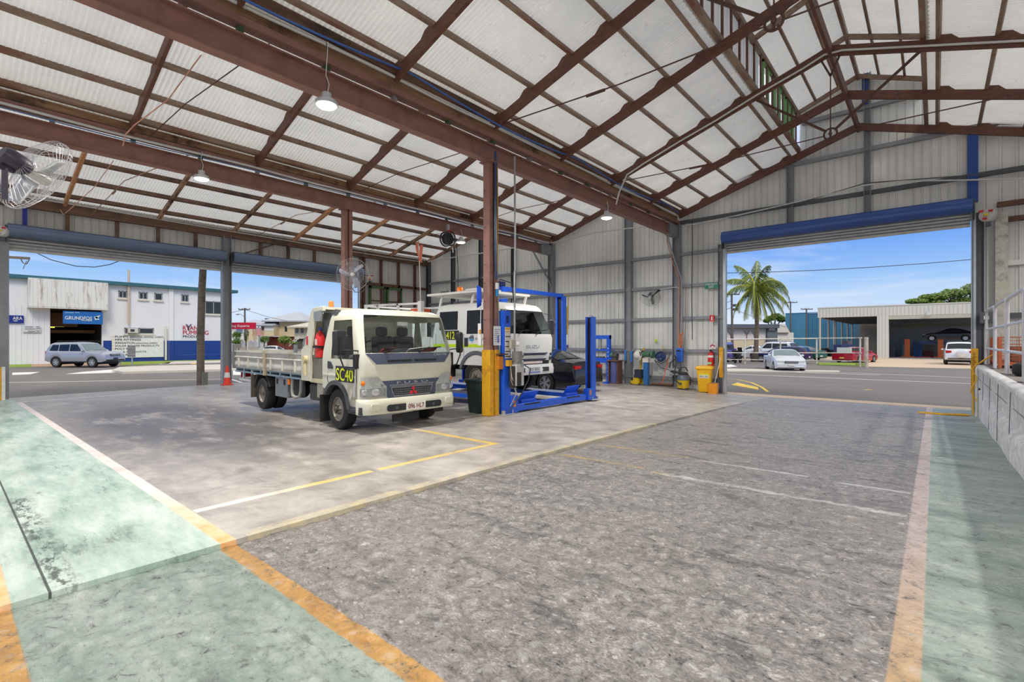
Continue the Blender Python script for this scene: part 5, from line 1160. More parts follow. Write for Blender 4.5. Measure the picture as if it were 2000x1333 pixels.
# ---------------------------------------------------------------- four post hoist
ho = thing('four_post_hoist', 'blue four post vehicle hoist carrying the white crew cab truck', 'hoist', (-7.6, 10.5, -.10))
dkblue = mat((16, 34, 92), .5, .1, .2)
def hpost(x, y, h, sgn, lab=None):
    m = M(); p = [(-.11, -.11), (.11, -.11), (.11, .11), (.06, .11), (.06, -.06), (-.06, -.06), (-.06, .11), (-.11, .11)]
    m.prism([(x + a, y + sgn * b) for a, b in p], 0, h, 'z'); o = m.obj('post', blue_m, ho)
    m = M(); m.box(x - .06, y - .05, .02, x + .06, y + .05, h - .02); m.obj('ladder_strip', mat((22, 26, 40), .6), o)
    m = M(); m.box(x - .2, y - .2, 0, x + .2, y + .2, .015); m.box(x + .06, y - .15, .0, x + .16, y - .13, .10); m.box(x + .06, y + .13, 0, x + .16, y + .15, .10); m.obj('foot_plate', mat((196, 200, 204), .4, .5), o)
    m = M(); m.cyl((x - .03, y, h), (x - .03, y, h + .05), .02); m.cyl((x + .05, y, h), (x + .05, y, h + .05), .02); m.obj('cable_stud', galv_m, o)
    return o
p1 = hpost(0, -1.95, 2.40, 1); hpost(0, 1.85, 2.40, -1); hpost(-5.2, -1.95, 2.40, 1); hpost(-5.2, 1.85, 2.40, -1)
for x in (0, -5.2):
    m = M(); m.box(x - .07, -1.62, .03, x + .09, 1.52, .19); cbm = m.obj('cross_beam', blue_m, ho, bevel=.008)
    for y in (-1.72, 1.62):
        m = M(); m.box(x - .02, y - .12, .02, x + .14, y + .12, .42 if y < 0 else .34); m.obj('beam_carriage', blue_m, ho, bevel=.006)
        m = M(); m.box(x + .14, y - .05, .16, x + .146, y + .03, .21); m.box(x + .14, y - .05, .22, x + .146, y + .03, .30); m.obj('caution_sticker', mat((236, 140, 60), .5), ho)
m = M()
for y in (-1.0, .82): m.box(.085, y - .32, .15, .095, y + .32, .185)
m.obj('slot', black_m, ho)
for y in (-.97, .93):
    m = M(); m.box(-5.3, y - .30, .19, -.05, y + .30, .27); m.box(-5.3, y - .31, .17, -.05, y - .27, .24); m.obj('runway', blue_m, ho)
    m = M(); m.bar((-.12, y, .26), (.02, y, .46), .62, .02, (1, 0, 0)); m.obj('wheel_stop', blue_m, ho, bevel=.004)
    m = M(); m.box(-5.2, y - .26, .27, -.1, y + .26, .275); m.obj('runway_tread', mat((120, 128, 150), .6, .3, .2), ho)
m = M(); m.bar((0, -1.95, 0), (0, 0, 0), .01, .01) if 0 else None
# label stack on the control post
m = M(); m.box(.11, -2.04, 1.30, .118, -1.86, 2.02); st_ = m.obj('instruction_label', mat((216, 212, 200), .5), p1)
for k in range(6):
    m = M(); m.box(.118, -2.035, 1.33 + .115 * k, .121, -1.865, 1.355 + .115 * k); m.obj('label_bar', mat((60, 60, 62), .6) if k < 5 else yel_m, st_)
m = M(); m.box(.118, -2.035, 1.96, .121, -1.865, 2.01); m.obj('label_header', yel_m, st_)
m = M(); m.box(.112, -1.99, 2.12, .13, -1.93, 2.28); m.obj('logo_plate', dkblue, p1)
# power unit
pu = M(); pu.box(.14, -1.90, .66, .34, -1.62, 1.16); pk = pu.obj('oil_tank', mat((196, 196, 192), .35, .1), ho, bevel=.02)
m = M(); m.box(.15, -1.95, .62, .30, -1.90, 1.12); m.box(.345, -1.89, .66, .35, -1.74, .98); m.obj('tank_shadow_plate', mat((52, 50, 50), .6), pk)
m = M(); m.cyl((.24, -1.76, 1.22), (.24, -1.76, 1.46), .12, n=20); m.cyl((.24, -1.64, 1.36), (.24, -1.56, 1.36), .05); m.obj('motor', mat((128, 126, 120), .5, .2, .2), pk)
m = M(); m.box(.16, -1.86, 1.15, .32, -1.66, 1.23); m.ball((.3, -1.66, 1.2), .05); m.cyl((.34, -1.72, 1.14), (.38, -1.72, 1.14), .03); m.obj('valve_block', galv_m, pk)
m = M(); m.tube([(.34, -1.62, 1.14), (.44, -1.52, 1.05), (.42, -1.56, .8), (.34, -1.7, .5), (.24, -1.92, .2), (.22, -2.05, .06)], .014, 6); m.obj('oil_hose', cable_m, pk)
m = M(); m.tube([(.2, -1.95, 1.12), (.26, -1.98, .9), (.3, -1.85, .5), (.22, -1.98, .2)], .010, 6); m.tube([(.18, -1.9, 1.2), (.26, -2.0, .8), (.30, -1.84, .46)], .008, 6); m.obj('return_hose', mat((180, 176, 160), .5), pk)
sw = M(); sw.box(.14, -1.94, 1.52, .22, -1.78, 1.74); so_ = sw.obj('isolator_box', mat((180, 172, 156), .5), ho, bevel=.01); m = M(); m.cyl((.22, -1.76, 1.63), (.26, -1.72, 1.63), .05); m.obj('isolator_knob', white_m, so_)
m = M(); m.box(.11, -2.02, 1.12, .2, -1.9, 1.26); m.obj('emergency_stop', yel_m, ho)

# post mounted things
t = thing('notice_sheet', 'white paper notice taped to the yellow based post', 'notice', (X2 + .128, 8.18, 1.50), PI / 2); m = M(); m.box(-.02, -.006, 0, .22, .0, .44); m.obj('paper', mat((232, 232, 230), .7), t); m = M()
for k in range(7): m.box(.01, -.008, .08 + .045 * k, .19 - .03 * (k % 3), -.006, .10 + .045 * k)
m.obj('print_line', mat((150, 154, 170), .7), t); m = M(); m.box(.11, -.010, .06, .15, -.006, .22); m.obj('print_mark', mat((70, 90, 180), .6), t)
t['label'] = 'white paper notice with blue print taped to the yellow based post'
t = thing('notice_card', 'small white card with an orange corner on the back of the yellow based post', 'notice', (X2 - .12, 8.02, 1.5)); M().box(-.1, -.01, 0, .0, .0, .5).obj('card', mat((228, 228, 226), .7), t); M().box(-.06, -.014, .26, .0, -.01, .36).obj('corner_mark', mat((206, 150, 60), .6), t)
t = thing('coiled_hose', 'bright blue air hose coiled on the yellow based post', 'hose', (X2 - .16, 8.1, 2.42)); m = M()
for k in range(5): m.tube([(-.03 - .085 * cos(a) * (.9 + .04 * k) - .012 * k, -.03 + .10 * cos(a) * (.9 + .04 * k) - .012 * k, .20 + .24 * sin(a) * (.85 + .05 * k)) for a in lin(0, 2 * PI, 22)[:-1]], .013, 6, True)
m.obj('hose', mat((36, 92, 226), .4), t); M().tube([(-.02, -.03, -.05), (-.03, -.03, -.5), (.0, -.03, -.95)], .01, 6).obj('hose_tail', mat((206, 214, 226), .4), t)
t = thing('switch_box', 'orange and grey switch boxes on an angle bracket beside the yellow based post', 'switch box', (X2 + .10, 8.40, .95)); M().box(-.08, -.12, .0, .08, .08, .30).obj('box', mat((206, 128, 40), .55), t, bevel=.01); M().box(-.1, -.15, .33, .12, .16, .36).obj('angle_bracket', rafter_m, t); M().box(-.0, .09, .0, .1, .2, .34).obj('power_outlet', mat((200, 198, 190), .5), t, bevel=.01)
m = M(); m.tube([(0, 0, 0), (.05, .1, -.1), (.08, .25, -.06), (.06, .32, .05)], .012, 6); m.obj('flex', cable_m, t)
m = M(); c0 = V((X2 + .10, 8.40, 1.3)); m.tube([c0, c0 + V((-.02, .0, .6)), c0 + V((-.04, -.02, 1.5)), c0 + V((-.05, -.1, 1.56))], .016, 6); piece('conduit', m, mat((170, 172, 140), .5), 'grey green conduit rising from the switch box on the yellow based post', 'conduit')
m = M(); p = V((-7.42, 8.72, 0)); m.tube([(p.x, p.y, 1.2), (p.x, p.y, 3.2), (p.x + .0, p.y + .02, 3.25), (p.x, p.y, 5.9)], .022, 8); piece('conduit', m, mat((150, 152, 156), .4, .2), 'tall thin grey pipe dropping from the roof to the hoist power unit', 'conduit')
m = M(); m.tube([(X2 + .03, 8.38, 2.85), (X2 + .1, 8.42, 3.02), (-7.46, 8.66, 2.95), (-7.42, 8.7, 2.5)], .014, 6); piece('looped_cable', m, cable_m, 'short looping cord between the yellow based post and the tall grey pipe', 'cord')
m = M(); m.tube([(X2 + .15, 8.2, 5.9), (X2 + .14, 8.22, 5.2), (X2 + .145, 8.2, 4.2), (X2 + .14, 8.22, 3.3), (X2 + .14, 8.25, 3.0)], .028, 8); piece('air_line', m, mat((40, 66, 104), .4), 'dark blue air line running down the yellow based post', 'pipe')
m = M(); m.tube([(X2 + .12, 8.30, 5.6), (X2 + .13, 8.30, 4.6), (X2 + .12, 8.30, 3.2)], .014, 6); piece('earth_cable', m, mat((206, 150, 60), .5), 'thin orange cable running down the yellow based post', 'cable')
t = thing('filter_bottle', 'small blue and clear air filter on the yellow based post', 'filter', (X2 + .16, 8.25, 2.62)); M().cyl((0, 0, 0), (0, 0, .16), .035).obj('bowl', mat((40, 130, 190), .2), t); M().cyl((0, 0, .16), (0, 0, .30), .045).obj('head', mat((206, 208, 210), .4), t)
t = thing('wheelie_bin', 'dark green open bin standing against the yellow based post', 'bin', (-8.22, 8.42, zf(-8, 8))); t.scale = (1, 1, .89)
m = M(); pr = lambda w, d_, z: [(x, y, z) for x, y in rrect(-w, -d_, w, d_, .05, 3)]
m.loft([pr(.20, .22, .0), pr(.21, .23, .04), pr(.26, .28, .84), pr(.29, .31, .85), pr(.29, .31, .89), pr(.26, .28, .89), pr(.24, .26, .84), pr(.20, .22, .1)], True); m.obj('bin_body', mat((48, 66, 62), .35, 0, .15, 5.), t, smooth=40); M().box(-.05, -.30, .6, .05, -.275, .85).obj('bin_rib', mat((48, 66, 62), .35), t)

# two post lift and black sedan
tp = thing('two_post_lift', 'tall blue two post lift with a top beam behind the black sedan', 'lift', (-11.1, 14.1, -.15))
for y in (-1.75, 1.75):
    s_ = 1 if y > 0 else -1
    m = M(); m.prism([(a, y + s_ * b) for a, b in ((-.16, .13), (-.16, -.13), (-.1, -.13), (-.1, .07), (.1, .07), (.1, -.13), (.16, -.13), (.16, .13))], 0, 3.5, 'z'); pp = m.obj('post', blue_m, tp); m = M(); m.box(-.10, y - .06, 0, .10, y + .06, 3.4); m.obj('slide_channel', black_m, pp); m = M(); m.box(-.13, y - s_ * .16 - .06, .3, .13, y - s_ * .16 + .06, .75); m.obj('carriage', blue_m, pp)
m = M(); m.bar((0, -1.8, 3.52), (0, 1.8, 3.52), .16, .14); m.obj('top_beam', blue_m, tp); m = M(); m.tube([(.1, 1.75, 3.5), (.2, 1.95, 3.55), (.2, 1.95, 3.0), (.18, 1.95, 2.2)], .02, 6); m.tube([(.17, 1.92, 2.0), (.17, 1.92, 3.1)], .03, 6); m.obj('hydraulic_hose', mat((176, 150, 60), .5), tp); m = M(); m.box(-.1, -1.85, 3.6, .1, -1.65, 3.75); m.obj('motor', dkblue, tp)
car('sedan_car', 'black sedan with red tail lights parked nose in behind the hoist', 'car', (-11.35, 14.1, -.15), PI + rad(-2), dict(SEDAN, r=.35), (26, 27, 36), spokes=None) if 0 else None
sd = car('sedan_car', 'black sedan with red tail lights parked nose in behind the hoist', 'car', (-11.3, 14.02, -.14), PI + rad(1), SEDAN, (24, 25, 34))
m = M(); m.cyl((-2.75, .5, .27), (-2.6, .5, .26), .05); m.cyl((-2.75, -.5, .27), (-2.6, -.5, .26), .05); m.obj('exhaust_tip', chrome_m, sd)

# ---------------------------------------------------------------- tools along the gable wall
wy = YW - .12
def floorz(x, y): return zf(x, y)
def W(u, v, d=.35): return at(u, v, Y=YW - d)
# workshop press
q = W(1181, 700, .75); t = thing('workshop_press', 'blue H frame workshop press against the gable wall', 'press', (q.x - .25, YW - .7, floorz(q.x, 18.3))); h = 2.02
for x in (-.42, .42):
    m = M(); m.box(x - .07, -.07, 0, x + .07, .07, h); o = m.obj('upright', blue_m, t); hm = M()
    for k in range(8): hm.cyl((x + (.0), -.072, .35 + .16 * k), (x, -.076, .35 + .16 * k), .022, n=8)
    hm.obj('pin_hole', white_m, o)
    m = M(); m.box(x - .09, -.3, 0, x + .09, .3, .07); m.obj('foot', blue_m, t)
m = M(); m.box(-.49, -.09, h - .16, .49, .09, h); m.obj('head_beam', blue_m, t); m = M(); m.box(-.42, -.1, .86, .42, .1, 1.06); m.obj('bed_beam', blue_m, t); m = M(); m.box(-.40, -.06, 1.36, .40, .06, 1.44); m.obj('ram_guide', blue_m, t); m = M(); m.cyl((0, 0, 1.4), (0, 0, h - .1), .07); m.obj('ram', galv_m, t)
m = M(); m.box(-.2, -.08, 1.06, .2, .08, 1.12); m.obj('press_plate', dkgrey_m, t)
# drill on stand
q = W(1200, 747, .7); t = thing('bench_grinder', 'old grinder on a rusty blue drum stand beside the press', 'grinder', (q.x, 18.35, floorz(q.x, 18.3))); rust = mat((120, 84, 74), .7, .2, .3)
M().box(-.22, -.2, 0, .22, .2, .04).obj('foot_plate', rust, t); m = M(); m.cyl((0, 0, .04), (0, 0, .92), .19, n=20); m.obj('stand', mat((84, 92, 150), .5, .1, .25, 5., 0, None, (120, 84, 74)), t); m = M()
for x in (-.22, .20): m.box(x, -.2, 0, x + .03, .2, .96)
m.obj('side_angle', rust, t); M().box(-.27, -.24, .94, .28, .24, .98).obj('stand_top', rust, t); m = M(); m.cyl((-.05, 0, 1.16), (.12, 0, 1.16), .11, n=18); m.box(-.08, -.08, .98, .1, .08, 1.1); m.obj('motor', mat((82, 78, 74), .6, .2, .2), t); m = M(); m.cyl((-.18, 0, 1.18), (-.06, 0, 1.18), .12, n=18); m.obj('wheel_guard', mat((70, 108, 100), .5), t); M().box(-.2, -.16, 1.0, -.1, -.06, 1.08).obj('tool_rest', blue_m, t)
for k, (u, nm, lab) in enumerate(((1221.5, 'blue_strap', 'blue strap hanging on the wall girt nearer the press'), (1233.5, 'blue_strap', 'blue strap hanging on the wall girt nearer the white hat'))):
    q = W(u, 690, .25); m = M(); m.box(q.x - .045, q.y - .02, q.z - .32 - .06 * k, q.x + .045, q.y, q.z + .14 - .05 * k); piece(nm, m, mat((40, 120, 200), .6), lab, 'strap', 'blue straps on the wall girt', bevel=.01)
q = W(1246, 694, .62); t = thing('hard_hat', 'white hard hat hung on the wall girt above the yellow jack', 'hat', (q.x, q.y, q.z)); m = M(); m.lathe([(.20, 0), (.17, -.01), (.165, -.06), (.13, -.14), (.06, -.18), (0, -.185)], d=(.5, 1, 0), n=24); m.obj('shell', white_m, t); M().lathe([(.17, -.01), (.23, -.0), (.23, .012), (.17, .01)], d=(.5, 1, 0), n=24).obj('brim', white_m, t)
q = W(1243, 747, .6); t = thing('trolley_jack', 'yellow upright trolley jack with a tall yellow handle below the hard hat', 'jack', (q.x, 18.5, floorz(q.x, 18.5)), rad(-15)); jy = mat((232, 196, 36), .45, 0, .15)
M().bar((.02, .05, .3), (.1, .25, 1.5), .05, .05).obj('handle', jy, t); m = M(); m.box(-.2, -.2, .03, .22, -.12, .16); m.box(-.2, .1, .03, .22, .18, .16); m.bar((-.18, -.02, .1), (.1, 0, .42), .12, .1); m.box(-.1, -.16, .16, .14, .14, .28); m.obj('chassis', jy, t); m = M(); m.box(-.08, -.10, .28, .26, .12, .62); m.obj('back_plate', mat((56, 60, 74), .6), t)
m = M()
for x in (-.17, .19):
    for y in (-.2, .16): m.cyl((x, y, .05), (x, y + .05, .05), .05, n=12)
m.obj('castor', black_m, t)
q = W(1262, 750, .6); t = thing('bench_grinder', 'green bench grinder on a blue pedestal beside the yellow jack', 'grinder', (q.x, 18.42, floorz(q.x, 18.4))); gg = mat((74, 116, 88), .45)
M().box(-.24, -.22, 0, .24, .22, .03).obj('foot_plate', dkgrey_m, t); m = M(); m.box(-.09, -.09, .03, .09, .09, .98); m.obj('pedestal', mat((52, 112, 176), .45), t); M().box(-.12, -.11, .92, .12, .05, 1.08).obj('switch_plate', mat((220, 216, 206), .5), t); M().cyl((-.16, 0, 1.24), (.16, 0, 1.24), .11, n=20).obj('motor', gg, t)
for x, c in ((-.20, mat((112, 80, 78), .6)), (.26, gg)):
    m = M(); m.cyl((x - .05, 0, 1.24), (x + .05, 0, 1.24), .15, n=22); m.obj('wheel_guard', c, t)
M().tube([(.3, .1, 1.0), (.5, .2, .72), (.85, .3, .62), (1.2, .3, .72)], .012, 6).obj('flex', cable_m, t)
# cable coil
q = W(1292, 697, .28); t = thing('cable_coil', 'round bundle of blue cable hung on the wall on a yellow cord', 'cable', (q.x, q.y, q.z)); m = M()
for k in range(9): m.tube([(.03 * sin(k * 2.1) + (.14 + .012 * (k % 5)) * cos(a), -.02 - .012 * k, .03 * cos(k * 1.7) + (.15 + .012 * (k % 4)) * sin(a)) for a in lin(0, 2 * PI, 20)[:-1]], .014, 6, True)
m.ball((-.1, -.06, .02), (.12, .05, .12)); m.ball((.1, -.06, .0), (.12, .05, .13)); m.obj('coil', mat((42, 66, 120), .5, 0, .4, 22.), t); M().tube([(-.02, -.02, .14), (.05, 0, .42)], .016, 6).obj('hang_cord', mat((226, 206, 40), .6), t); M().tube([(-.26, -.02, .0), (-.24, -.03, -.18), (0, -.04, -.27), (.24, -.03, -.16), (.27, -.02, 0)], .012, 6).obj('loose_loop', cable_m, t)
# broom
a, b = W(1293, 751, .55), W(1308, 690, .2); t = thing('push_broom', 'orange handled broom leaning on the gable wall', 'broom', (a.x, a.y, floorz(a.x, a.y) + .02)); e = b - a
M().tube([(0, 0, .06), tuple(e)], .017, 8).obj('handle', mat((232, 96, 52), .5), t); M().tube([tuple(e * .84), tuple(e * 1.04)], .02, 8).obj('grip', dkgrey_m, t); m = M(); m.box(-.42, -.04, .05, .42, .04, .11); m.obj('head', mat((120, 82, 66), .7), t); M().box(-.41, -.035, -.01, .41, .035, .05).obj('bristle', mat((58, 50, 46), .9), t)
# wet and dry vacuum
q = W(1331, 757, .85); t = thing('shop_vacuum', 'yellow and grey shop vacuum beside the yellow bin', 'vacuum', (q.x, 18.3, floorz(q.x, 18.3)), rad(20)); t.scale = (.85, .85, .76); yv = mat((236, 196, 44), .4)
m = M(); m.lathe([(.0, .06), (.22, .06), (.24, .10), (.27, .44), (.28, .46), (.0, .46)], n=26); m.obj('tank', yv, t); m = M(); m.lathe([(.275, .45), (.28, .50), (.24, .62), (.20, .72), (.12, .78), (0, .79)], n=26); m.obj('motor_head', mat((96, 104, 118), .4), t); m = M(); m.lathe([(.2, .74), (.22, .80), (.18, .86), (0, .88)], n=22); m.obj('lid', mat((50, 50, 54), .5), t); m = M(); m.tube([(-.16, 0, .82), (-.15, 0, 1.0), (-.05, 0, 1.1), (.12, 0, 1.08), (.2, 0, .9)], .025, 8); m.obj('carry_handle', black_m, t); m = M(); m.cyl((-.1, -.27, .3), (-.12, -.36, .3), .06); m.obj('hose_port', dkgrey_m, t)
for k in range(4):
    a = k * PI / 2 + .6; m = M(); m.ball((.24 * cos(a), .24 * sin(a), .05), .05, 10, 6); m.obj('castor', dkgrey_m, t)
m = M(); m.tube([(.16, .05, .8), (.3, .05, .6), (.3, .1, .2)], .02, 6); m.tube([(-.12, -.34, .3), (-.3, -.3, .45), (-.38, .1, .8), (-.3, .2, 1.2), (-.3, .3, 1.6)], .03, 8); m.obj('suction_hose', cable_m, t)
q = W(1317, 724, .3); t = thing('hung_vacuum_part', 'grey moulded vacuum head hung on the wall behind the shop vacuum', 'vacuum head', (q.x, YW - .3, q.z)); m = M(); m.ball((0, 0, 0), (.22, .1, .1)); m.ball((.05, 0, -.16), (.26, .1, .05)); m.obj('shell', mat((150, 152, 156), .4), t); m = M(); m.box(-.1, -.11, -.06, .12, -.05, .0); m.obj('slot', black_m, t); m = M(); m.tube([(-.2, 0, .1), (-.15, -.03, .3), (.08, -.04, .45), (.02, 0, .6)], .02, 6); m.obj('hose', cable_m, t)
# blue box with cables
q = W(1328, 694, .3); t = thing('charger_box', 'blue plastic charger box on the grey column under the cables', 'box', (q.x, YW - .32, q.z)); m = M(); m.box(-.13, -.08, -.27, .13, .08, .27); m.obj('case', mat((40, 110, 220), .4), t, bevel=.03); m = M(); m.box(-.09, -.09, .13, .04, -.08, .2); m.obj('display', black_m, t); m = M()
for k in range(5): m.box(-.09 + .04 * k, -.086, -.22, -.07 + .04 * k, -.08, .08)
m.box(.05, -.088, .1, .09, -.08, .2); m.obj('vent_slot', mat((24, 60, 140), .5), t)
m = M(); q1 = W(1330, 668, .3)
for k in range(6): m.tube([(q1.x + .03 * sin(k) + .06 * sin(a * 2 + k), q1.y - .03 - .01 * k, q1.z + .36 - .72 * a / 6 + .05 * cos(a * 1.3 + k)) for a in lin(0, 6, 14)], .014, 5)
piece('cable_bundle', m, mat((202, 120, 74), .6), 'tangle of orange brown cables above the blue charger box', 'cable')
# spill kit bin
q = W(1373, 760, .75); t = thing('spill_kit_bin', 'bright yellow lidded spill kit bin between the vacuum and the mop bucket', 'bin', (q.x, 18.45, floorz(q.x, 18.45)), rad(12)); t.scale = (.82, .82, .86); by = mat((244, 186, 30), .38, 0, .06)
m = M(); m.loft([pr(.24, .26, .03), pr(.25, .27, .06), pr(.31, .34, .98), pr(.33, .36, 1.0)]); m.obj('bin_body', by, t, smooth=40); m = M(); m.loft([pr(.36, .38, 1.0), pr(.37, .39, 1.06), pr(.34, .36, 1.12), pr(.2, .22, 1.15)]); m.obj('lid', by, t, smooth=40); m = M(); m.box(-.2, -.325, .62, .2, -.318, .80); lb = m.obj('bin_label', mat((226, 226, 214), .5), t); m = M(); m.box(-.2, -.328, .76, .2, -.325, .90); m.obj('label_band', mat((226, 220, 30), .5), lb); m = M(); m.text('SPILL KIT', (-.18, -.328, .66), (1, 0, 0), (0, 0, 1), .06, .36, .002); m.obj('label_lettering', mat((40, 50, 60), .5), lb); m = M(); m.cyl((-.28, .3, .09), (-.2, .3, .09), .09); m.cyl((.2, .3, .09), (.28, .3, .09), .09); m.obj('bin_wheel', black_m, t); m = M(); m.bar((-.3, .4, 1.04), (.3, .4, 1.04), .04, .04); m.obj('grab_bar', by, t)
# mop bucket
q = W(1390, 762, .8); t = thing('mop_bucket', 'orange square bucket with a long white stick by the door jamb', 'bucket', (q.x, 18.35, floorz(q.x, 18.35)), rad(10)); t.scale = (.72, .72, .86); m = M(); m.loft([pr(.21, .19, 0), pr(.24, .21, .44), pr(.22, .19, .44), pr(.2, .17, .06)]); m.obj('bucket', mat((240, 152, 30), .4), t, smooth=40); m = M(); m.cyl((-.02, 0, .06), (.32, .35, 1.55), .016); m.obj('stick', white_m, t); m = M(); m.box(-.18, -.16, .42, .18, .14, .46); m.obj('wringer', mat((150, 130, 90), .6), t); m = M(); m.tube([(.23, 0, .42), (.28, -.02, .3), (.26, -.02, .14)], .01, 6); m.obj('bail', galv_m, t)
def wallext(u, v, label):
    q = W(u, v, .25); t = thing('fire_extinguisher', label, 'fire extinguisher', (q.x, YW - .24, q.z)); m = M(); m.lathe([(0, -.34), (.10, -.34), (.115, -.31), (.115, .22), (.08, .30), (.035, .33), (.035, .37), (0, .37)], n=24); m.obj('cylinder', mat((206, 36, 44), .28), t, smooth=50); m = M(); m.box(-.02, -.12, .36, .03, .03, .42); m.obj('valve', black_m, t); m = M(); m.tube([(.03, -.04, .36), (.13, -.05, .3), (.14, -.05, -.1)], .014, 6); m.obj('hose', black_m, t)
    m = M(); m.lathe([(.1165, .12), (.1165, .20)], n=24); m.obj('white_band', white_m, t); m = M(); m.box(-.09, -.12, -.13, .06, -.112, -.05); m.obj('tag', mat((150, 206, 156), .5), t)
wallext(1388.5, 705, 'red fire extinguisher on the gable wall above the yellow bin and mop')
def sign(u, v, w, h, col, label, name='wall_sign', d=.16):
    q = W(u, v, d); t = thing(name, label, 'sign', (q.x, YW - d, q.z)); m = M(); m.box(-w / 2, -.01, -h / 2, w / 2, .01, h / 2); m.obj('plate', mat(col, .45), t); return t
t = sign(1389.5, 558, .50, .24, (28, 128, 108), 'green and white emergency exit sign on the gable wall'); m = M(); m.text('EMERGENCY', (-.22, -.011, .015), (1, 0, 0), (0, 0, 1), .075, .44, .003); m.text('EXIT', (-.09, -.011, -.095), (1, 0, 0), (0, 0, 1), .08, .18, .003); m.obj('lettering', white_m, t)
t = sign(1390.5, 622.5, .17, .25, (206, 32, 44), 'red fire extinguisher sign with a white pictogram under the exit sign'); m = M(); m.box(-.025, -.014, -.07, .025, -.011, .05); m.box(-.012, -.014, .05, .012, -.011, .09); m.obj('pictogram', white_m, t); m = M(); m.box(-.085, -.013, -.125, .085, -.011, -.10); m.obj('border', mat((220, 150, 140), .5), t)
t = sign(1392, 677, .23, .21, (226, 216, 216), 'round topped maroon and white fire sign above the extinguisher'); m = M(); o1 = arc(0, -.03, .10, 10, 170, 14); o2 = arc(0, -.03, .055, 10, 170, 14); m.prism(o1 + o2[::-1], -.014, -.011, 'y'); m.box(-.05, -.014, -.09, .05, -.011, -.08); m.obj('arch_mark', mat((168, 36, 70), .5), t)
q = W(1279, 666, .12); m = M(); m.box(q.x - .05, YW - .03, q.z - .06, q.x + .05, YW - .02, q.z + .06); piece('sticky_note', m, mat((196, 232, 20), .5), 'small fluorescent yellow square stuck on the wall above the tools', 'note')

# ---------------------------------------------------------------- fans
def fan(t, r, dep, wire, blade, motor_, n=44, axis=(1, 0, 0), back=True):
    A = V(axis).normalized(); u = A.cross(V((0, 0, 1))).normalized(); w_ = u.cross(A)
    P = lambda rr, a, d_: u * (rr * cos(a)) + w_ * (rr * sin(a)) + A * d_
    m = M()
    for k in range(n):
        a = 2 * PI * k / n; m.tube([P(.07, a + .25, dep * .5), P(r * .55, a + .1, dep * .48), P(r * .97, a, dep * .18), P(r, a, 0)], r * .0046, 4); 
        if back: m.tube([P(.1, a, -dep * .55), P(r * .6, a, -dep * .5), P(r * .97, a, -dep * .2), P(r, a, 0)], r * .0042, 4)
    for rr, d_ in ((.07, .5), (r * .4, .49), (r * .7, .38), (r, 0.), (r * .99, .09)): m.tube([P(rr, a, dep * d_) for a in lin(0, 2 * PI, 36)[:-1]], r * .007, 5, True)
    m.obj('cage', wire, t)
    m = M()
    for k in range(3):
        a0 = 2 * PI * k / 3; rows = []
        for i in range(7):
            rr = .08 + (r * .86 - .08) * i / 6; sp = .42 - .05 * i; rows.append([P(rr, a0 + (q - .5) * 2 * sp + .05 * i, (q - .5) * dep * (.5 - .04 * i)) for q in lin(0, 1, 4)])
        b = M(); b.v = [p for rw in rows for p in rw]; b.f = [(i * 5 + j, (i + 1) * 5 + j, (i + 1) * 5 + j + 1, i * 5 + j + 1) for i in range(6) for j in range(4)]; bo = b.obj('blade', blade, t); sm_ = bo.modifiers.new('thick', 'SOLIDIFY'); sm_.thickness = .004
    m = M(); m.lathe([(0, dep * .46), (.05, dep * .46), (.06, dep * .3), (.06, -dep * .2)], d=A, n=18); m.obj('hub', mat((200, 200, 196), .4), t)
    L_ = r * .62; m = M(); m.lathe([(.0, -dep * .3), (.09, -dep * .3), (.105, -dep * .45), (.105, -L_), (.08, -L_ - .05), (0, -L_ - .06)], d=A, n=22); m.obj('motor', motor_, t)
wire_m = mat((206, 206, 210), .35, .4); clearb = mat((196, 198, 204), .3, .3)
q = at(70, 341, D=5.6); t = thing('wall_fan', 'large black motor fan with a white wire cage near the camera under the low beam', 'fan', tuple(q)); ax_ = V((-.257, .636, -.31)).normalized(); fan(t, .46, .30, wire_m, clearb, mat((52, 44, 62), .4), axis=tuple(ax_)); m = M(); e = ax_ * -.30
m.bar(e * .6 + V((0, 0, -.10)), e * 1.2 + V((0, 0, -.16)), .05, .05); m.box(e.x - .025, e.y - .025, -.36, e.x + .025, e.y + .025, -.02); m.bar((e.x, e.y, -.26), (e.x - .5, e.y - .5, -.28), .04, .04); m.obj('bracket', mat((44, 36, 60), .4), t)
q = V((X1 + .50, 8.02, at(690, 536, D=14.6).z)); q = at(689, 536.5, D=14.55); t = thing('wall_fan', 'round silver wire fan on the plain red post above the tipper truck', 'fan', tuple(q)); fan(t, .475, .22, mat((196, 198, 202), .35, .4), mat((170, 172, 184), .35, .2), dkgrey_m, axis=(.72, -.72, -.05)); m = M(); m.bar((-.12, .1, 0), (X1 + .05 - q.x, 8.2 - q.y, 0), .05, .05); m.obj('bracket', dkgrey_m, t); m = M(); m.tube([(.0, 0, -.40), (.05, .02, -.52), (.25, .15, -.53), (.3, .2, -.45)], .012, 6); m.obj('flex', cable_m, t)
q = at(1270, 580, Y=18.55); t = thing('wall_fan', 'dark wire fan fixed high on the gable wall above the tools', 'fan', tuple(q)); fan(t, .40, .2, mat((112, 114, 118), .4, .3), mat((140, 140, 144), .5), mat((60, 60, 64), .5), axis=(.15, -.85, -.45)); m = M(); m.bar((.1, .1, .1), (.22, .42, .30), .06, .06); m.obj('bracket', black_m, t)

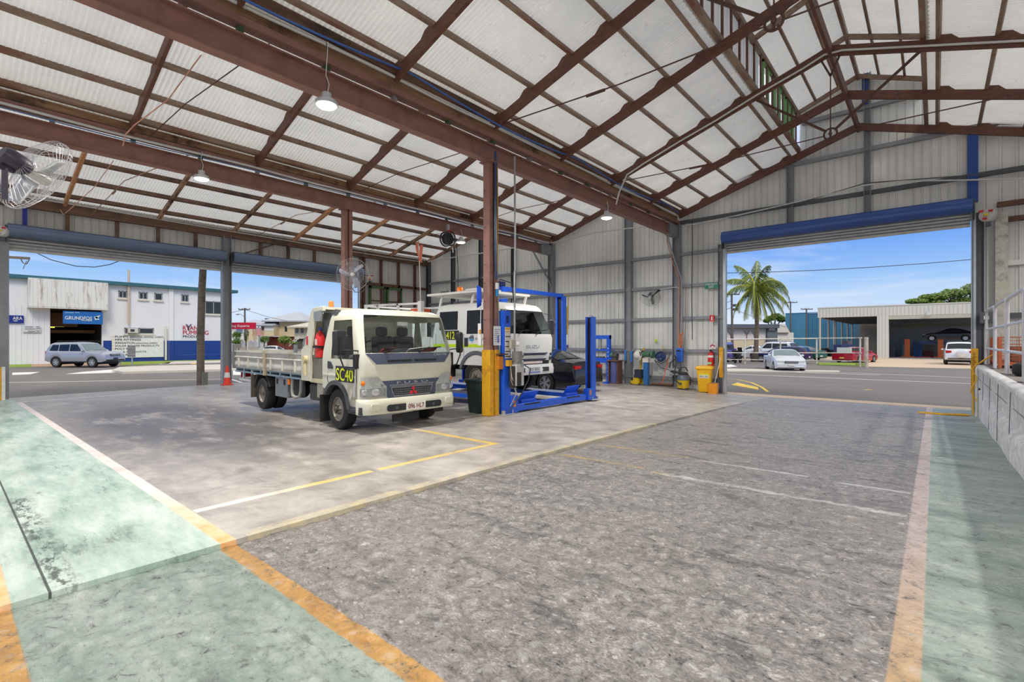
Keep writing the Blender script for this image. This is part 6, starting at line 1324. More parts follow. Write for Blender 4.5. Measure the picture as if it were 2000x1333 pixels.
# hose reel, cones, cables on walls
q = at(874.5, 467, X=X1 + .3); t = thing('hose_reel', 'black hose reel hung from the far beam above the crew cab truck', 'hose reel', tuple(q)); m = M()
for d_ in (-.13, .13): m.tube([(d_ * .7 + .0, d_ + .40 * 0, 0) for _ in (0,)] * 1 + [(d_, .25 * cos(a), .25 * sin(a)) for a in lin(0, 2 * PI, 24)], .03, 6)
m.obj('reel_rim', mat((40, 40, 44), .4), t); m = M(); m.lathe([(.10, -.10), (.21, -.10), (.21, .10), (.10, .10)], d=(1, 0, 0), n=24); m.obj('hose_coil', black_m, t); m = M(); m.box(-.05, -.05, .3, .05, .05, .52); m.obj('hanger', galv_m, t); m = M(); m.tube([(.15, .1, -.32), (.15, .12, -.45), (.15, .12, -.5)], .02, 6); m.obj('hose_end', white_m, t); m = M(); m.box(.13, -.1, .2, .15, .02, .3); m.obj('sticker', red_m, t)
m = M(); m.tube([tuple(q + V((.1, .35, -.1))), tuple(q + V((.1, .42, -1.2))), tuple(q + V((.1, .42, -2.4)))], .014, 6); piece('hanging_hose', m, cable_m, 'thin hose hanging straight down from the black hose reel', 'hose')
def cone(p, label):
    t = thing('traffic_cone', label, 'traffic cone', p); co = mat((240, 62, 30), .5); m = M(); m.lathe([(.17, .03), (.145, .05), (.07, .58), (.045, .80), (.03, .80)], n=24); m.obj('cone', co, t); M().box(-.2, -.2, 0, .2, .2, .04).obj('base', mat((216, 60, 30), .6), t, bevel=.02); m = M(); m.lathe([(.112, .32), (.085, .53)], n=24); m.v = [(a * 1.02, b * 1.02, c) for a, b, c in m.v]; m.obj('reflective_band', mat((232, 228, 220), .4), t)
cq = at(446, 757, Z=-.28); cone((XB + .75, 7.75, zf(XB, 7.7)), 'orange traffic cone with a white band at the street door post')
def wallcable(pts, r, label, name='conduit', mt=pvc_m, d=.3):
    m = M(); m.tube([tuple(at(u, v, Y=YW - d)) for u, v in pts], r, 6); return piece(name, m, mt, label, 'conduit' if name == 'conduit' else 'cable')
wallcable([(836, 511), (880, 504), (934, 496), (1000, 485), (1080, 474), (1160, 455), (1230, 446), (1285, 443), (1304, 446)], .03, 'pale conduit curving along the gable wall behind the trucks')
wallcable([(1334, 441), (1360, 438), (1440, 421), (1560, 394), (1690, 362), (1760, 354), (1890, 352), (2000, 349)], .022, 'pale conduit along the gable wall over the far roller door, lower run')
wallcable([(1334, 441), (1345, 431), (1380, 428), (1440, 424), (1560, 397), (1690, 358), (1890, 343), (2000, 326)], .018, 'dark cable looped along the gable wall over the far roller door', 'wall_cable', dkgrey_m)
wallcable([(1352, 432), (1352, 500), (1351, 580), (1352, 650), (1352, 664)], .014, 'thin dark cable dropping down the wall between the column and the exit sign', 'wall_cable', cable_m)
wallcable([(1304, 446), (1306, 470), (1318, 510), (1331, 545), (1331, 620), (1329, 668)], .03, 'grey conduit down the column to the blue charger box', 'conduit', mat((150, 154, 170), .4), .34)
wallcable([(1302, 448), (1303, 472), (1314, 512), (1327, 548), (1326, 622), (1325, 670)], .018, 'orange brown cable down the column to the blue charger box', 'wall_cable', mat((196, 136, 100), .5), .36)
wallcable([(1288, 566), (1300, 564), (1322, 561), (1328, 566)], .016, 'short pale conduit from the wall fan to the grey column')
m = M(); m.tube([tuple(at(u, v, X=XB + .35)) for u, v in ((0, 376), (60, 386), (180, 406), (330, 432), (420, 447), (560, 470), (665, 488), (760, 503), (826, 512))], .02, 6); piece('conduit', m, pvc_m, 'long pale cable sagging under the eave above the street doors', 'conduit')
for k, (x, z, pts, mt, lab, r) in enumerate(((X2 + .14, 0, 6.48, pvc_m, 'white conduit clipped along the timbers over the yellow based post', .028), (X1 + .16, 0, 6.20, pvc_m, 'white conduit clipped along the timbers over the fan post', .028), (X1 + .2, 0, 6.10, mat((90, 120, 170), .4), 'thin blue grey cable along the beam over the fan post', .014))):
    m = M(); m.tube([(x + .02 * sin(y * 1.7), y, pts - .03 * abs(sin(y * .58))) for y in lin(YN, 18.5, 60)], r, 6); piece('conduit', m, mt, lab, 'conduit')
m = M(); m.tube([(X2 + .32, y, 6.58 - .16 * abs(sin(y * .55))) for y in lin(YN, 18.3, 90)], .018, 6); piece('blue_cable', m, mat((52, 100, 180), .4), 'bright blue cable drooping in loops along the main roof timber', 'cable')
m = M(); m.tube([(X2 + .35, 13.40, 5.75), (X2 + .45, 13.40, 6.1), (X2 + .7, 13.42, mainz(X2 + .7) + .03)] + [(x, 13.43, mainz(x) + .08 + .02 * sin(x * 3)) for x in (-6.4, -5.4, -4.4, -3.4, -2.4, -1.95)] + [(x, 13.43, mainz(x) + .10) for x in (-1.6, -.8, .2, 1.2, 2.4, 3.6)], .022, 6); piece('conduit', m, pvc_m, 'grey conduit running up one main rafter to the ridge and down the other side', 'conduit')
for k, (pts, lab) in enumerate((([(438, 55), (400, 98), (328, 195), (262, 245), (246, 262), (240, 285)], 'copper coloured wire hanging across the roof over the tipper truck'), ([(222, 314), (184, 366), (140, 406), (124, 420), (118, 410)], 'copper coloured wire below the low street side roof'))):
    m = M(); m.tube([tuple(at(u, v, X=(-11.0 if k == 0 else -19.5) - (1.6 * i / len(pts) if k == 0 else 2.6 * i / len(pts)))) for i, (u, v) in enumerate(pts)], .011, 6); piece('copper_wire', m, mat((206, 150, 128), .5, .1), lab, 'wire')

m = M(); m.bar(at(1041, 491, Y=YW - .25), at(1077, 558, Y=YW - .25), .10, .05); piece('wall_brace', m, grey_m, 'grey diagonal brace from the far beam end down to the gable column', 'brace')
q = W(1099, 673, .3)
for k, (c, h_) in enumerate((((150, 60, 60), .26), ((196, 150, 70), .2), ((90, 60, 140), .16))):
    m = M(); m.lathe([(0, 0), (.045, 0), (.045, h_ * .75), (.02, h_ * .85), (.02, h_), (0, h_)], (q.x - .1 + .12 * k, YW - .12, 1.285), n=12); piece('spray_can', m, mat(c, .4), '%s spray can standing on the wall girt behind the black sedan' % ['tall red', 'yellow', 'short purple'][k], 'can', 'spray cans on the girt')
# ---------------------------------------------------------------- outside: ground
def asphalt(name, a, b):
    n = N(name); f = n.noise(40, 4, .8); g = n.noise(.5, 5, .7, vec=n.scl(.3, 1, 1))
    c = n.mix(.5, n.ramp(g, [(.35, srgb(*a)), (.65, srgb(*b))]), n.ramp(f, [(.35, srgb(*a)), (.65, srgb(*b))])); n.base(c); n.set(.85); n.bump(f, .2, .01); return n.m
road_m = asphalt('asphalt', (106, 100, 96), (130, 124, 118)); conc_m = asphalt('kerb_concrete', (196, 188, 178), (214, 206, 196)); tan_m = asphalt('tan_paving', (196, 172, 148), (214, 192, 166)); grass_m = asphalt('mown_grass', (104, 132, 40), (150, 166, 62)); line_m = mat((232, 230, 224), .7, 0, .1, 4.); yline_m = mat((236, 198, 70), .7, 0, .14, 4.)
pink_m = asphalt('driveway', (176, 140, 112), (196, 164, 136))
def hd(u, deg):
    """heading seen along the view line: 0 = driving straight away, + = turning toward the photo's west side"""
    return TH + PI / 2 - math.atan((u - 1000) / F) + rad(deg)
def flat(pts, h, mt, name, label=None, cat=None, z=G, group=None, st=False):
    m = M(); m.prism([(p[0], p[1]) for p in pts], z - .05, z + h, 'z'); o = m.obj(name, mt, smooth=0)
    if st: return struct(o)
    return tag(o, label, cat, group)
def gp2(*uv): return [at(u, v, Z=G) for u, v in uv]
m = M(); m.add([(-320, -160, G), (-23.2, -160, G), (-23.2, YW + .1, G), (60, YW + .1, G), (60, 320, G), (-320, 320, G)], [(0, 1, 2, 3, 4, 5)]); struct(m.obj('ground', road_m, smooth=0))
m = M(); m.add([(-23.2, -160, G), (60, -160, G), (60, YN - .0, G), (-23.2, YN, G)], [(0, 1, 2, 3)]); m.add([(XR + .1, YN, G), (60, YN, G), (60, YW + .1, G), (XR + .1, YW + .1, G)], [(0, 1, 2, 3)]); struct(m.obj('ground.001', conc_m, smooth=0))
flat([(DA0 - .6, YW + .1), (DA1 + .5, YW + .1), (DA1 + .9, YW + 1.15), (DA0 - 1.4, YW + 1.15)], .05, tan_m, 'kerb', 'tan concrete kerb strip at the foot of the far roller door', 'kerb')
flat([(XB - .1, 1.0), (XB - .1, 14.6), (XB - .75, 14.6), (XB - .75, 1.0)], .05, conc_m, 'kerb', 'pale concrete threshold outside the street doors', 'kerb')
RL = lambda uv, w, label, mt=line_m, g=None: flat([(p.x, p.y) for p in uv], .006, mt, 'road_line', label, 'road line', group=g)
def stripe(p, q, w, label, mt=line_m):
    a, b = at(*p, Z=G), at(*q, Z=G); d = (b - a).normalized(); n_ = V((-d.y, d.x, 0)) * w / 2; RL([a + n_, b + n_, b - n_, a - n_], w, label, mt)
stripe((2, 748), (434, 741), .14, 'long white line across the street beyond the first street door'); stripe((452, 741.5), (560, 776), .14, 'white line running past the cone behind the tipper truck')
RL(gp2((24, 733), (24, 728.5), (78, 727), (60, 731.5)), .1, 'white tapered road marking near the silver car'); RL(gp2((128, 731.5), (160, 727), (236, 721), (224, 728.5)), .1, 'white painted nose of the traffic island')
flat([(p.x, p.y) for p in gp2((219, 727.5), (233, 721), (300, 718), (560, 713), (560, 722), (240, 731))], .14, conc_m, 'traffic_island', 'raised pale concrete traffic island in the street', 'traffic island')
RL(gp2((455, 733), (455, 725), (500, 724), (560, 726), (560, 732)), .1, 'white painted area behind the orange cone')
flat([(p.x, p.y) for p in gp2((-60, 719), (-60, 710), (62, 709), (62, 717.5))], .03, grass_m, 'verge', 'strip of bright grass in front of the white ribbed wall', 'grass'); flat([(p.x, p.y) for p in gp2((62, 717), (62, 708.5), (205, 707), (236, 713))], .02, pink_m, 'driveway', 'brown driveway in front of the pump shop doorway', 'driveway')
flat([(p.x, p.y) for p in gp2((236, 714), (236, 706), (434, 703.5), (434, 705), (335, 706.5), (330, 711))], .03, grass_m, 'verge', 'strip of grass below the blue painted wall band', 'grass'); flat([(p.x, p.y) for p in gp2((310, 712), (342, 706.5), (434, 705), (434, 709))], .03, conc_m, 'footpath', 'pale footpath at the end of the pump shop', 'footpath')
RL(gp2((370, 711), (384, 708.8), (392, 709.3), (378, 711.8)), .1, 'yellow tactile patch on the footpath', yline_m)
# far street
stripe((1412, 723.5), (1720, 733), .15, 'white edge line on the street past the silver utility car'); stripe((1412, 730.5), (1900, 750), .15, 'white line across the street just outside the far roller door'); stripe((1640, 727.6), (1905, 739), .12, 'thin white line across the street toward the workshop drive')
stripe((1688, 761.5), (1703, 761.5), .10, 'short yellow dash in the street', yline_m)
a = [at(u, v, Z=G) for u, v in ((1405, 740), (1440, 742), (1468, 748), (1488, 757), (1500, 766))]; m = M(); n_ = len(a)
for i in range(n_ - 1):
    d = (a[i + 1] - a[i]).normalized(); s_ = V((-d.y, d.x, 0)) * .06; m.add([a[i] + s_ + V((0, 0, .006)), a[i + 1] + s_ + V((0, 0, .006)), a[i + 1] - s_ + V((0, 0, .006)), a[i] - s_ + V((0, 0, .006))], [(0, 1, 2, 3)])
piece('road_line', m, yline_m, 'curved yellow line in the street by the palm side door jamb', 'road line', smooth=0)
RL(gp2((1428, 752), (1440, 748), (1480, 757), (1482, 762)), .1, 'yellow painted wedge inside the curved yellow line', yline_m)
RL(gp2((1405, 720), (1405, 713), (1428, 712.5), (1440, 716)), .1, 'white painted arrow block in the street near the palm')
flat([(p.x, p.y) for p in gp2((1400, 727), (1400, 722), (1640, 726.5), (1640, 728.5))], .08, conc_m, 'kerb', 'low concrete kerb in front of the fenced car yard', 'kerb')
flat([(p.x, p.y) for p in gp2((1600, 714), (1595, 709.5), (1688, 710.5), (1690, 716))], .06, grass_m, 'verge', 'short tuft of yellow green grass at the foot of the white fence', 'grass')
flat([(p.x, p.y) for p in gp2((1690, 717), (1690, 703), (1720, 699.5), (1900, 699.5), (1960, 722))], .03, tan_m, 'driveway', 'tan concrete drive in front of the open workshop', 'driveway')
flat([(p.x, p.y) for p in gp2((1575, 700), (1605, 696.5), (1690, 699.5), (1690, 708))], .02, tan_m, 'footpath', 'tan concrete strip below the carport posts', 'footpath')

# ---------------------------------------------------------------- pump shop across the street
XS = -60.0
def f(u, v): return at(u, v, X=XS)
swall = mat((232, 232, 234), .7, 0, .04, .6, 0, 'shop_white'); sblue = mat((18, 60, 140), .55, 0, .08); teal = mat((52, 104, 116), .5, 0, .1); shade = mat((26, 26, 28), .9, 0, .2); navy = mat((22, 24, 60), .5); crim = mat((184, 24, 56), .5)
shop = thing('pump_shop', 'long white two level pump shop with a blue base band across the street', 'building', (XS, 10, G))
def L(u, v, d=0.): p = f(u, v); return V((d, p.y - 10, p.z - G))
yl, yr, zt_ = f(-120, 600).y - 10, f(437, 600).y - 10, 7.45
oy0, oy1, oz = L(98, 650).y, L(199, 650).y, L(150, 604).z
m = M(); m.box(-14, yl, 0, 0, oy0, zt_); m.box(-14, oy1, 0, 0, yr, zt_); m.box(-14, oy0, oz, 0, oy1, zt_); m.box(-14, oy0, 0, -9, oy1, oz); m.obj('shop_wall', swall, shop, smooth=0)
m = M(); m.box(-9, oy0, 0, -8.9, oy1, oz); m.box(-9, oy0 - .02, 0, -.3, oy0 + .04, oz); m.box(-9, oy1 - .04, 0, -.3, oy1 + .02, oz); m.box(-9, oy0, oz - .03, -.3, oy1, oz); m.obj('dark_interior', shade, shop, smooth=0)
m = M(); m.box(-3, oy0 + .1, oz - 2.2, -2.6, oy1 - .1, oz - 1.9); m.box(-2.8, oy0 + .3, oz - 1.6, -2.4, oy0 + 2.2, oz - .3); m.obj('storage_shelf', mat((120, 84, 56), .7, 0, .3), shop)
for k in range(3): m = M(); p = L(74 + 40 * k / 2 + 34, 639 - 2 * k, -4); m.box(-4.2, p.y - .4 + .0, p.z, -3.9, p.y + .4, p.z + .12); m.obj('bay_lamp', emit((230, 230, 90), 1.5), shop)
m = M(); m.prism([(-14.5, zt_ + .45), (.45, zt_), (.45, zt_ + .32), (-14.5, zt_ + .8)], yl - .5, L(462, 573).y, 'y'); m.obj('roof_edge', teal, shop, smooth=0)
b0 = L(200, 665.8).z
m = M(); m.box(0, oy1 + .1, 0, .06, yr, b0); m.obj('blue_band', sblue, shop, smooth=0); m = M(); m.box(.06, L(350, 700).y, .55, .08, yr - .1, .6); m.obj('band_line', mat((60, 100, 180), .5), shop)
m = M(); m.box(0, L(329, 600).y, 0, .18, L(338, 600).y, zt_); m.obj('pilaster', swall, shop, smooth=0); m = M(); m.box(.18, L(329, 600).y, 0, .19, L(338, 600).y, b0); m.obj('pilaster_band', sblue, shop)
m = M(); ribwall(m, ribs(yl, oy0, .36, .035), lambda s_, d_, z: (.05 + d_, s_, z), lambda s_: 0, lambda s_: oz + .1); m.obj('ribbed_cladding', swall, shop, smooth=0)
n = N('stained_awning'); n.base(n.mix(n.ramp(n.noise(1.0, 6, .75, vec=n.scl(1, 2.2, .35)), [(.52, 0.), (.68, .85)]), srgb(222, 220, 214), srgb(134, 116, 98))); n.set(.7); awm = n.m
a0, a1 = L(53, 548), L(207, 605); m = M(); ribwall(m, ribs(a0.y, a1.y, .30, .04), lambda s_, d_, z: (1.0 + d_ - .1 * (z - a1.z), s_, z), lambda s_: L(130, 602).z, lambda s_: L(130, 550.5).z); m.box(0, a0.y, L(130, 602).z - .12, 1.05, a1.y, L(130, 602).z - .02); m.box(0, a0.y, a1.z, .95, a0.y + .06, L(130, 550).z); m.box(0, a1.y - .06, a1.z, .95, a1.y, L(130, 550).z); m.box(0, a0.y, L(130, 550).z - .03, .75, a1.y, L(130, 550).z + .05); m.obj('awning', awm, shop, smooth=0)
def win(u0, v0, u1, v1, mull=True):
    a, b = L(u0, v0), L(u1, v1); m = M(); m.box(-.1, a.y, b.z, .03, b.y, a.z); o = m.obj('window', mat((44, 52, 58), .15, 0, .2, 1.), shop); m = M(); w = .09
    for y0, y1, z0, z1 in ((a.y, b.y, a.z - w, a.z), (a.y, a.y + w, b.z, a.z), (b.y - w, b.y, b.z, a.z)) + (((.5 * (a.y + b.y) - w / 2, .5 * (a.y + b.y) + w / 2, b.z, a.z),) if mull else ()): m.box(0, y0, z0, .07, y1, z1)
    m.obj('frame', mat((150, 152, 154), .5), o); m = M(); m.box(0, a.y - .1, b.z - .22, .16, b.y + .1, b.z - .05); m.obj('sill', mat((224, 216, 200), .6), o)
for w_ in ((231, 568, 248, 581.5), (271, 570.5, 288, 584), (354, 575.5, 368, 589)): win(*w_)
win(301.5, 572.5, 317, 586, False); win(400, 588, 433, 613.5); win(243, 640.5, 300, 651.5)
m = M(); a, b = L(248, 641.5), L(267, 651); m.box(0, a.y, b.z, .6, b.y, a.z); m.obj('air_conditioner', mat((212, 208, 198), .5), shop); m = M(); m.box(.6, a.y + .15, b.z + .12, .62, b.y - .3, a.z - .1); m.obj('conditioner_grille', mat((56, 60, 66), .6), shop)
m = M(); p, q = L(250.5, 634), L(252, 528); m.cyl((.2, p.y, p.z), (.2, p.y, q.z), .10, n=10); m.obj('vent_pipe', mat((206, 190, 170), .6, 0, .15), shop); m = M(); p, q = L(322.5, 703), L(322.5, 638); m.cyl((.25, p.y, .1), (.25, p.y, q.z), .10, n=10); m.obj('down_pipe', mat((224, 220, 210), .6), shop)
def plate(u0, v0, u1, v1, d, mt, name): a, b = L(u0, v0), L(u1, v1); m = M(); m.box(d - .05, a.y, b.z, d, b.y, a.z); return m.obj(name, mt, shop, smooth=0)
def lett(par, items, mt, d, name='lettering'):
    m = M()
    for tx, u0, u1, v0, v1 in items:
        a, b = L(u0, v1, d), L(u1, v0, d); m.text(tx, a, (0, 1, 0), (0, 0, 1), b.z - a.z, b.y - a.y, .012)
    o = m.obj(name, mt, par); return o
pl = plate(218, 656, 319, 697.5, .13, mat((234, 234, 232), .6), 'list_panel')
bk = mat((40, 38, 40), .6)
lett(pl, [('PUMPS', 224, 250, 656.3, 660), ('PIPE FITTINGS', 224, 274.6, 662.2, 666), ('IRRIGATION', 224, 262.5, 668.2, 672), ('SOLAR POWER PRODUCTS', 224, 310, 673.9, 677.7), ('POLY P', 224, 249.5, 679.8, 683.6), ('A PRODUCTS', 239, 284.5, 685.6, 689.4), ('R', 245, 249.5, 691.4, 695.2)], bk, .13)
lett(pl, [('AGRICULTURAL, INDUSTRIAL, DOMESTIC', 252.5, 318, 657.4, 660.2), ('AGRICULTURAL, DOMESTIC', 264, 307, 669.3, 672.1)], mat((90, 88, 90), .6), .13, 'small_lettering')
m = M()
for v in (657.6, 663.7, 669.7, 675.4, 681.5): a, b = L(218.6, v - 1, .13), L(221.6, v + 1, .13); m.box(.12, a.y, b.z, .14, b.y, a.z)
m.obj('bullet_mark', mat((240, 200, 150), .6), pl)
pl = plate(120, 608, 197, 634.5, .85, mat((22, 104, 184), .5), 'maker_banner'); lett(pl, [('GRUNDFOS', 124, 176, 619.6, 624.6), ('PUMPS', 156.5, 176, 625.8, 628)], white_m, .86); m = M(); [m.box(.85, L(u0, 610.6).y, L(u0, 612.2).z, .87, L(u1, 610.6).y, L(u0, 610.6).z) for u0, u1 in ((124, 141), (143, 152))]; m.obj('faded_lettering', mat((150, 190, 220), .5), pl)
m = M()
for q in ([(179, 620), (193, 616.5), (186, 624)], [(180, 622), (185, 619), (191, 625.5), (182, 626)]): m.add([L(u, v, .90) for u, v in q] + [L(u, v, .86) for u, v in q], [tuple(range(len(q))), tuple(range(len(q), 2 * len(q)))[::-1]])
m.obj('bird_mark', mat((200, 216, 230), .5), pl)
pl = plate(8, 616, 46, 632, .2, mat((20, 44, 140), .5), 'pump_sign'); lett(pl, [('ARA', 24.5, 43, 619.2, 625)], white_m, .21); m = M(); a, b = L(26, 626.5, .2), L(34, 628, .2); m.box(.2, a.y, b.z, .215, b.y, a.z); m.obj('small_lettering', white_m, pl)
pl = plate(44, 636.5, 79, 649.5, .2, mat((214, 216, 218), .6), 'painted_notice'); m = M()
for v, u0, u1 in ((638, 49, 64), (638.2, 70, 77), (642, 48, 68), (641.5, 70, 77.5), (646.4, 54, 68), (646, 70, 77)): a, b = L(u0, v, .2), L(u1, v + 1.6, .2); m.box(.2, a.y, b.z, .22, b.y, a.z)
m.obj('faded_lettering', mat((140, 142, 146), .6), pl)
pl = plate(352, 632, 409, 662.5, .02, mat((228, 228, 232), .6), 'logo_panel'); lett(pl, [('RYAN', 357, 386, 637.3, 644.6), ('PUMPING', 357, 407, 646.4, 653.8)], crim, .03); lett(pl, [('PRODUCTS', 357, 398, 655.6, 659.8)], navy, .03, 'sub_lettering')
m = M()
for q in (((363, 633.5), (368, 639)), ((373, 633.5), (368, 639)), ((368, 639), (368, 646))): m.bar(L(*q[0], .06), L(*q[1], .06), .05, .12, (1, 0, 0))
m.obj('pump_mark', navy, pl)
p = L(70, 690, .3); m = M(); m.box(.1, L(92.5, 690).y, L(92, 700).z + .2, .15, L(94.5, 690).y, L(92, 684).z); m.obj('door_lock', mat((110, 112, 118), .5), shop)

# street furniture
p = at(391.6, 759, Z=G); t = thing('power_pole', 'weathered grey timber power pole just outside the street doors', 'pole', tuple(p)); m = M(); m.tube([(0, 0, -.1), (.02, .0, 2.2), (.0, .05, 4.2), (.06, .12, 6), (.1, .2, 9.5)], [.15, .15, .145, .14, .12], 12); m.obj('pole', timber('pole_timber', (92, 84, 72), (142, 130, 112), (64, 58, 52)), t)
p = at(400, 760, Z=G); m = M(); m.box(p.x - .06, p.y - .10, G, p.x + .06, p.y + .10, G + .7); piece('stub_post', m, mat((124, 130, 118), .7), 'short grey green stub post at the foot of the timber pole', 'post')
p = at(258, 719, Z=G); t = thing('road_sign', 'road sign seen from behind on a thin post on the traffic island', 'sign', tuple(p), TH); k = (p - V((0, 0, 1.6))).length / F * 1.0; dp = -p.x * ST + p.y * CT; s1 = dp / F
M().cyl((0, 0, 0), (0, 0, 24 * s1), .05, n=10).obj('post', galv_m, t); m = M(); m.box(-9.5 * s1, .02, 21 * s1, 5.5 * s1, .06, 43 * s1); m.obj('sign_back', mat((134, 132, 128), .5, .2), t); m = M(); m.box(-9.5 * s1, -.0, 25 * s1, 5.5 * s1, .02, 26.5 * s1); m.box(-9.5 * s1, -.0, 38 * s1, 5.5 * s1, .02, 39.5 * s1); m.obj('rail', galv_m, t)
a, b = at(-30, 500, D=33), at(57, 505, D=31); m = M(); m.cyl((a.x, a.y, G), (a.x, a.y, a.z + .6), .16, .12); m.bar(a, b, .10, .16); m.tube([b - V((.0, .0, .1)), at(52, 516, D=31), at(45, 514, D=31.5), at(40, 505, D=31.5)], .03, 5); m.tube([at(52, 510, D=31), at(45, 526, D=31)], .02, 5); piece('power_pole', m, mat((122, 108, 92), .7), 'timber pole arm with a hanging wire, top corner of the first street door', 'pole')
def wire(pts, D, r, label): m = M(); m.tube([tuple(at(u, v, D=D if not isinstance(D, tuple) else D[0] + (D[1] - D[0]) * i / (len(pts) - 1))) for i, (u, v) in enumerate(pts)], r, 5); piece('power_line', m, cable_m, label, 'wire')
wire([(30, 462), (63, 490), (100, 508), (150, 520.5), (185, 522), (215, 517), (238, 508), (262, 492)], 26, .022, 'thick cable sagging across the sky above the pump shop'); wire([(1380, 533), (1420, 533.5), (1500, 532), (1600, 528), (1700, 522.5), (1800, 515.5), (1900, 507)], 34, .022, 'single power line across the sky behind the palm')
sv = car('silver_wagon', 'silver four wheel drive wagon in front of the pump shop doorway', 'car', (-50.74, 7.46, G), rad(36), SUV, (166, 170, 182), kind='suv', roofrack=True, plate=(40, 40, 44))

# houses across the street, drawn up square to the view line
def house(u0, D, name, label, cat='house'): return thing(name, label, cat, tuple(at(u0, CY, D=D) - V((0, 0, H))), TH)
class Loc:
    def __init__(s, u0, D): s.u, s.k = u0, D / F
    def __call__(s, u, v, y=0.): return V(((u - s.u) * s.k, y, H + (CY - v) * s.k))
def lbox(m, l, u0, v0, u1, v1, y0, y1): a, b = l(u0, v0), l(u1, v1); return m.box(a.x, y0, b.z, b.x, y1, a.z)
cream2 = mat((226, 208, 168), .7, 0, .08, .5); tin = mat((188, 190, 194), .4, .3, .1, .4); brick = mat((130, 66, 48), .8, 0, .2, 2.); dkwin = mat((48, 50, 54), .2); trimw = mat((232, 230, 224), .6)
def hip(m, l, ue0, ue1, ve, up0, up1, vp, y0, y1, drop=.0):
    a, b = l(ue0, ve), l(ue1, ve); c, d = l(up0, vp), l(up1, vp); ym = (y0 + y1) / 2
    m.add([(a.x, y0, a.z), (b.x, y0, b.z), (b.x, y1, b.z), (a.x, y1, a.z), (c.x, ym, c.z), (d.x, ym, d.z)], [(0, 1, 5, 4), (1, 2, 5), (2, 3, 4, 5), (3, 0, 4), (0, 3, 2, 1)])
    m.box(a.x, y0, a.z - .2, b.x, y1, a.z)
l = Loc(560, 82); h = house(560, 82, 'timber_house', 'cream timber house with a steep grey pyramid roof behind the tipper tray')
m = M(); lbox(m, l, 545, 627, 600, 658, 0, 9); m.obj('house_wall', cream2, h, smooth=0); m = M(); lbox(m, l, 520, 658, 600, 690.5, .3, 9); m.obj('brick_base', brick, h, smooth=0); m = M(); hip(m, l, 516, 601, 627, 556, 561, 606.5, -1, 10); m.obj('roof', tin, h, smooth=0)
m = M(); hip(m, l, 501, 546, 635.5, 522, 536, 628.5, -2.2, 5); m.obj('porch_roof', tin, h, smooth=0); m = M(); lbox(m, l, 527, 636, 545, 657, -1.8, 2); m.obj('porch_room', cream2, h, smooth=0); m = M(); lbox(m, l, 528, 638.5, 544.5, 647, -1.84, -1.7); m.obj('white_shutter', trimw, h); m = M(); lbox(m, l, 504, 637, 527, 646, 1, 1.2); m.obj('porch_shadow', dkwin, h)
m = M()
for k in range(5): lbox(m, l, 504 + 5.5 * k, 637, 505 + 5.5 * k, 656, -1.8, -1.7)
lbox(m, l, 504, 646, 527, 647, -1.8, -1.7); lbox(m, l, 504, 655, 527, 657, -1.8, 1); m.obj('porch_rail', mat((214, 176, 150), .6), h); m = M(); lbox(m, l, 506, 648, 526, 654.5, -1.75, -1.7); m.obj('porch_panel', mat((196, 160, 130), .6), h)
m = M(); lbox(m, l, 556.5, 638, 561, 648, -.05, .02); m.obj('window', dkwin, h); m = M(); m.cyl(l(519, 632, .5), l(519, 622, .5), .35); m.obj('chimney', dkgrey_m, h)
l = Loc(600, 76); h = house(600, 76, 'timber_house', 'pale weatherboard house with a low roof beside the tipper cab guard')
m = M(); lbox(m, l, 575, 638, 640, 662, 0, 8); m.obj('house_wall', mat((228, 220, 196), .7, 0, .06), h, smooth=0); m = M(); lbox(m, l, 575, 662, 640, 692.4, .4, 8); m.obj('under_house', mat((92, 88, 80), .8), h, smooth=0); m = M(); hip(m, l, 567, 650, 638.5, 605, 640, 624, -1.2, 9); m.obj('roof', mat((206, 196, 176), .5), h, smooth=0)
for u in (577.5, 588): m = M(); lbox(m, l, u, 641, u + 5, 651, -.06, .02); m.obj('window', mat((120, 130, 124), .3), h)
m = M(); m.bar(l(576, 676, -2), l(595, 661, -2), .1, .12); m.bar(l(576, 672, -2), l(595, 657, -2), .06, .08)
for k in range(5): m.bar(l(578 + 4 * k, 676 - 3 * k, -2), l(578 + 4 * k, 670.5 - 3 * k, -2), .06, .06)
m.obj('stair_rail', trimw, h)
l = Loc(480, 95); h = house(480, 95, 'timber_house', 'distant white house with a shallow grey roof beside the red sign'); m = M(); lbox(m, l, 452, 640, 505, 687, 0, 6); m.obj('house_wall', trimw, h, smooth=0); m = M(); hip(m, l, 450, 516, 632, 480, 508, 624, -1, 8); m.obj('roof', tin, h, smooth=0); m = M(); lbox(m, l, 462, 643, 474, 652, -.05, .02); m.obj('window', mat((120, 140, 160), .3), h); m = M(); lbox(m, l, 490, 644, 502, 668, -1.5, -.1); m.obj('porch', cream2, h)
l = Loc(470, 58); h = house(470, 58, 'shop_sign', 'crimson sign board with white lettering on a post beyond the pump shop', 'sign'); m = M(); lbox(m, l, 432, 630.5, 499.5, 643, -.1, .1); m.obj('board', mat((206, 14, 58), .5), h, smooth=0); m = M(); a, b = l(450, 639, -.1), l(488, 634.5, -.1); m.text('ping Experts', a, (1, 0, 0), (0, 0, 1), b.z - a.z, b.x - a.x, .02); m.obj('lettering', white_m, h); m = M(); m.cyl(l(505.5, 680, .1), l(505.5, 640, .1), .09); m.bar(l(498, 640.5, 0), l(506, 640.5, .1), .1, .1); m.obj('sign_post', galv_m, h); m = M(); lbox(m, l, 503, 641, 508, 656, -.06, .0); m.obj('side_plate', mat((222, 150, 160), .5), h); m = M(); lbox(m, l, 436, 643, 438, 676, -.05, .05); m.obj('board_leg', galv_m, h)
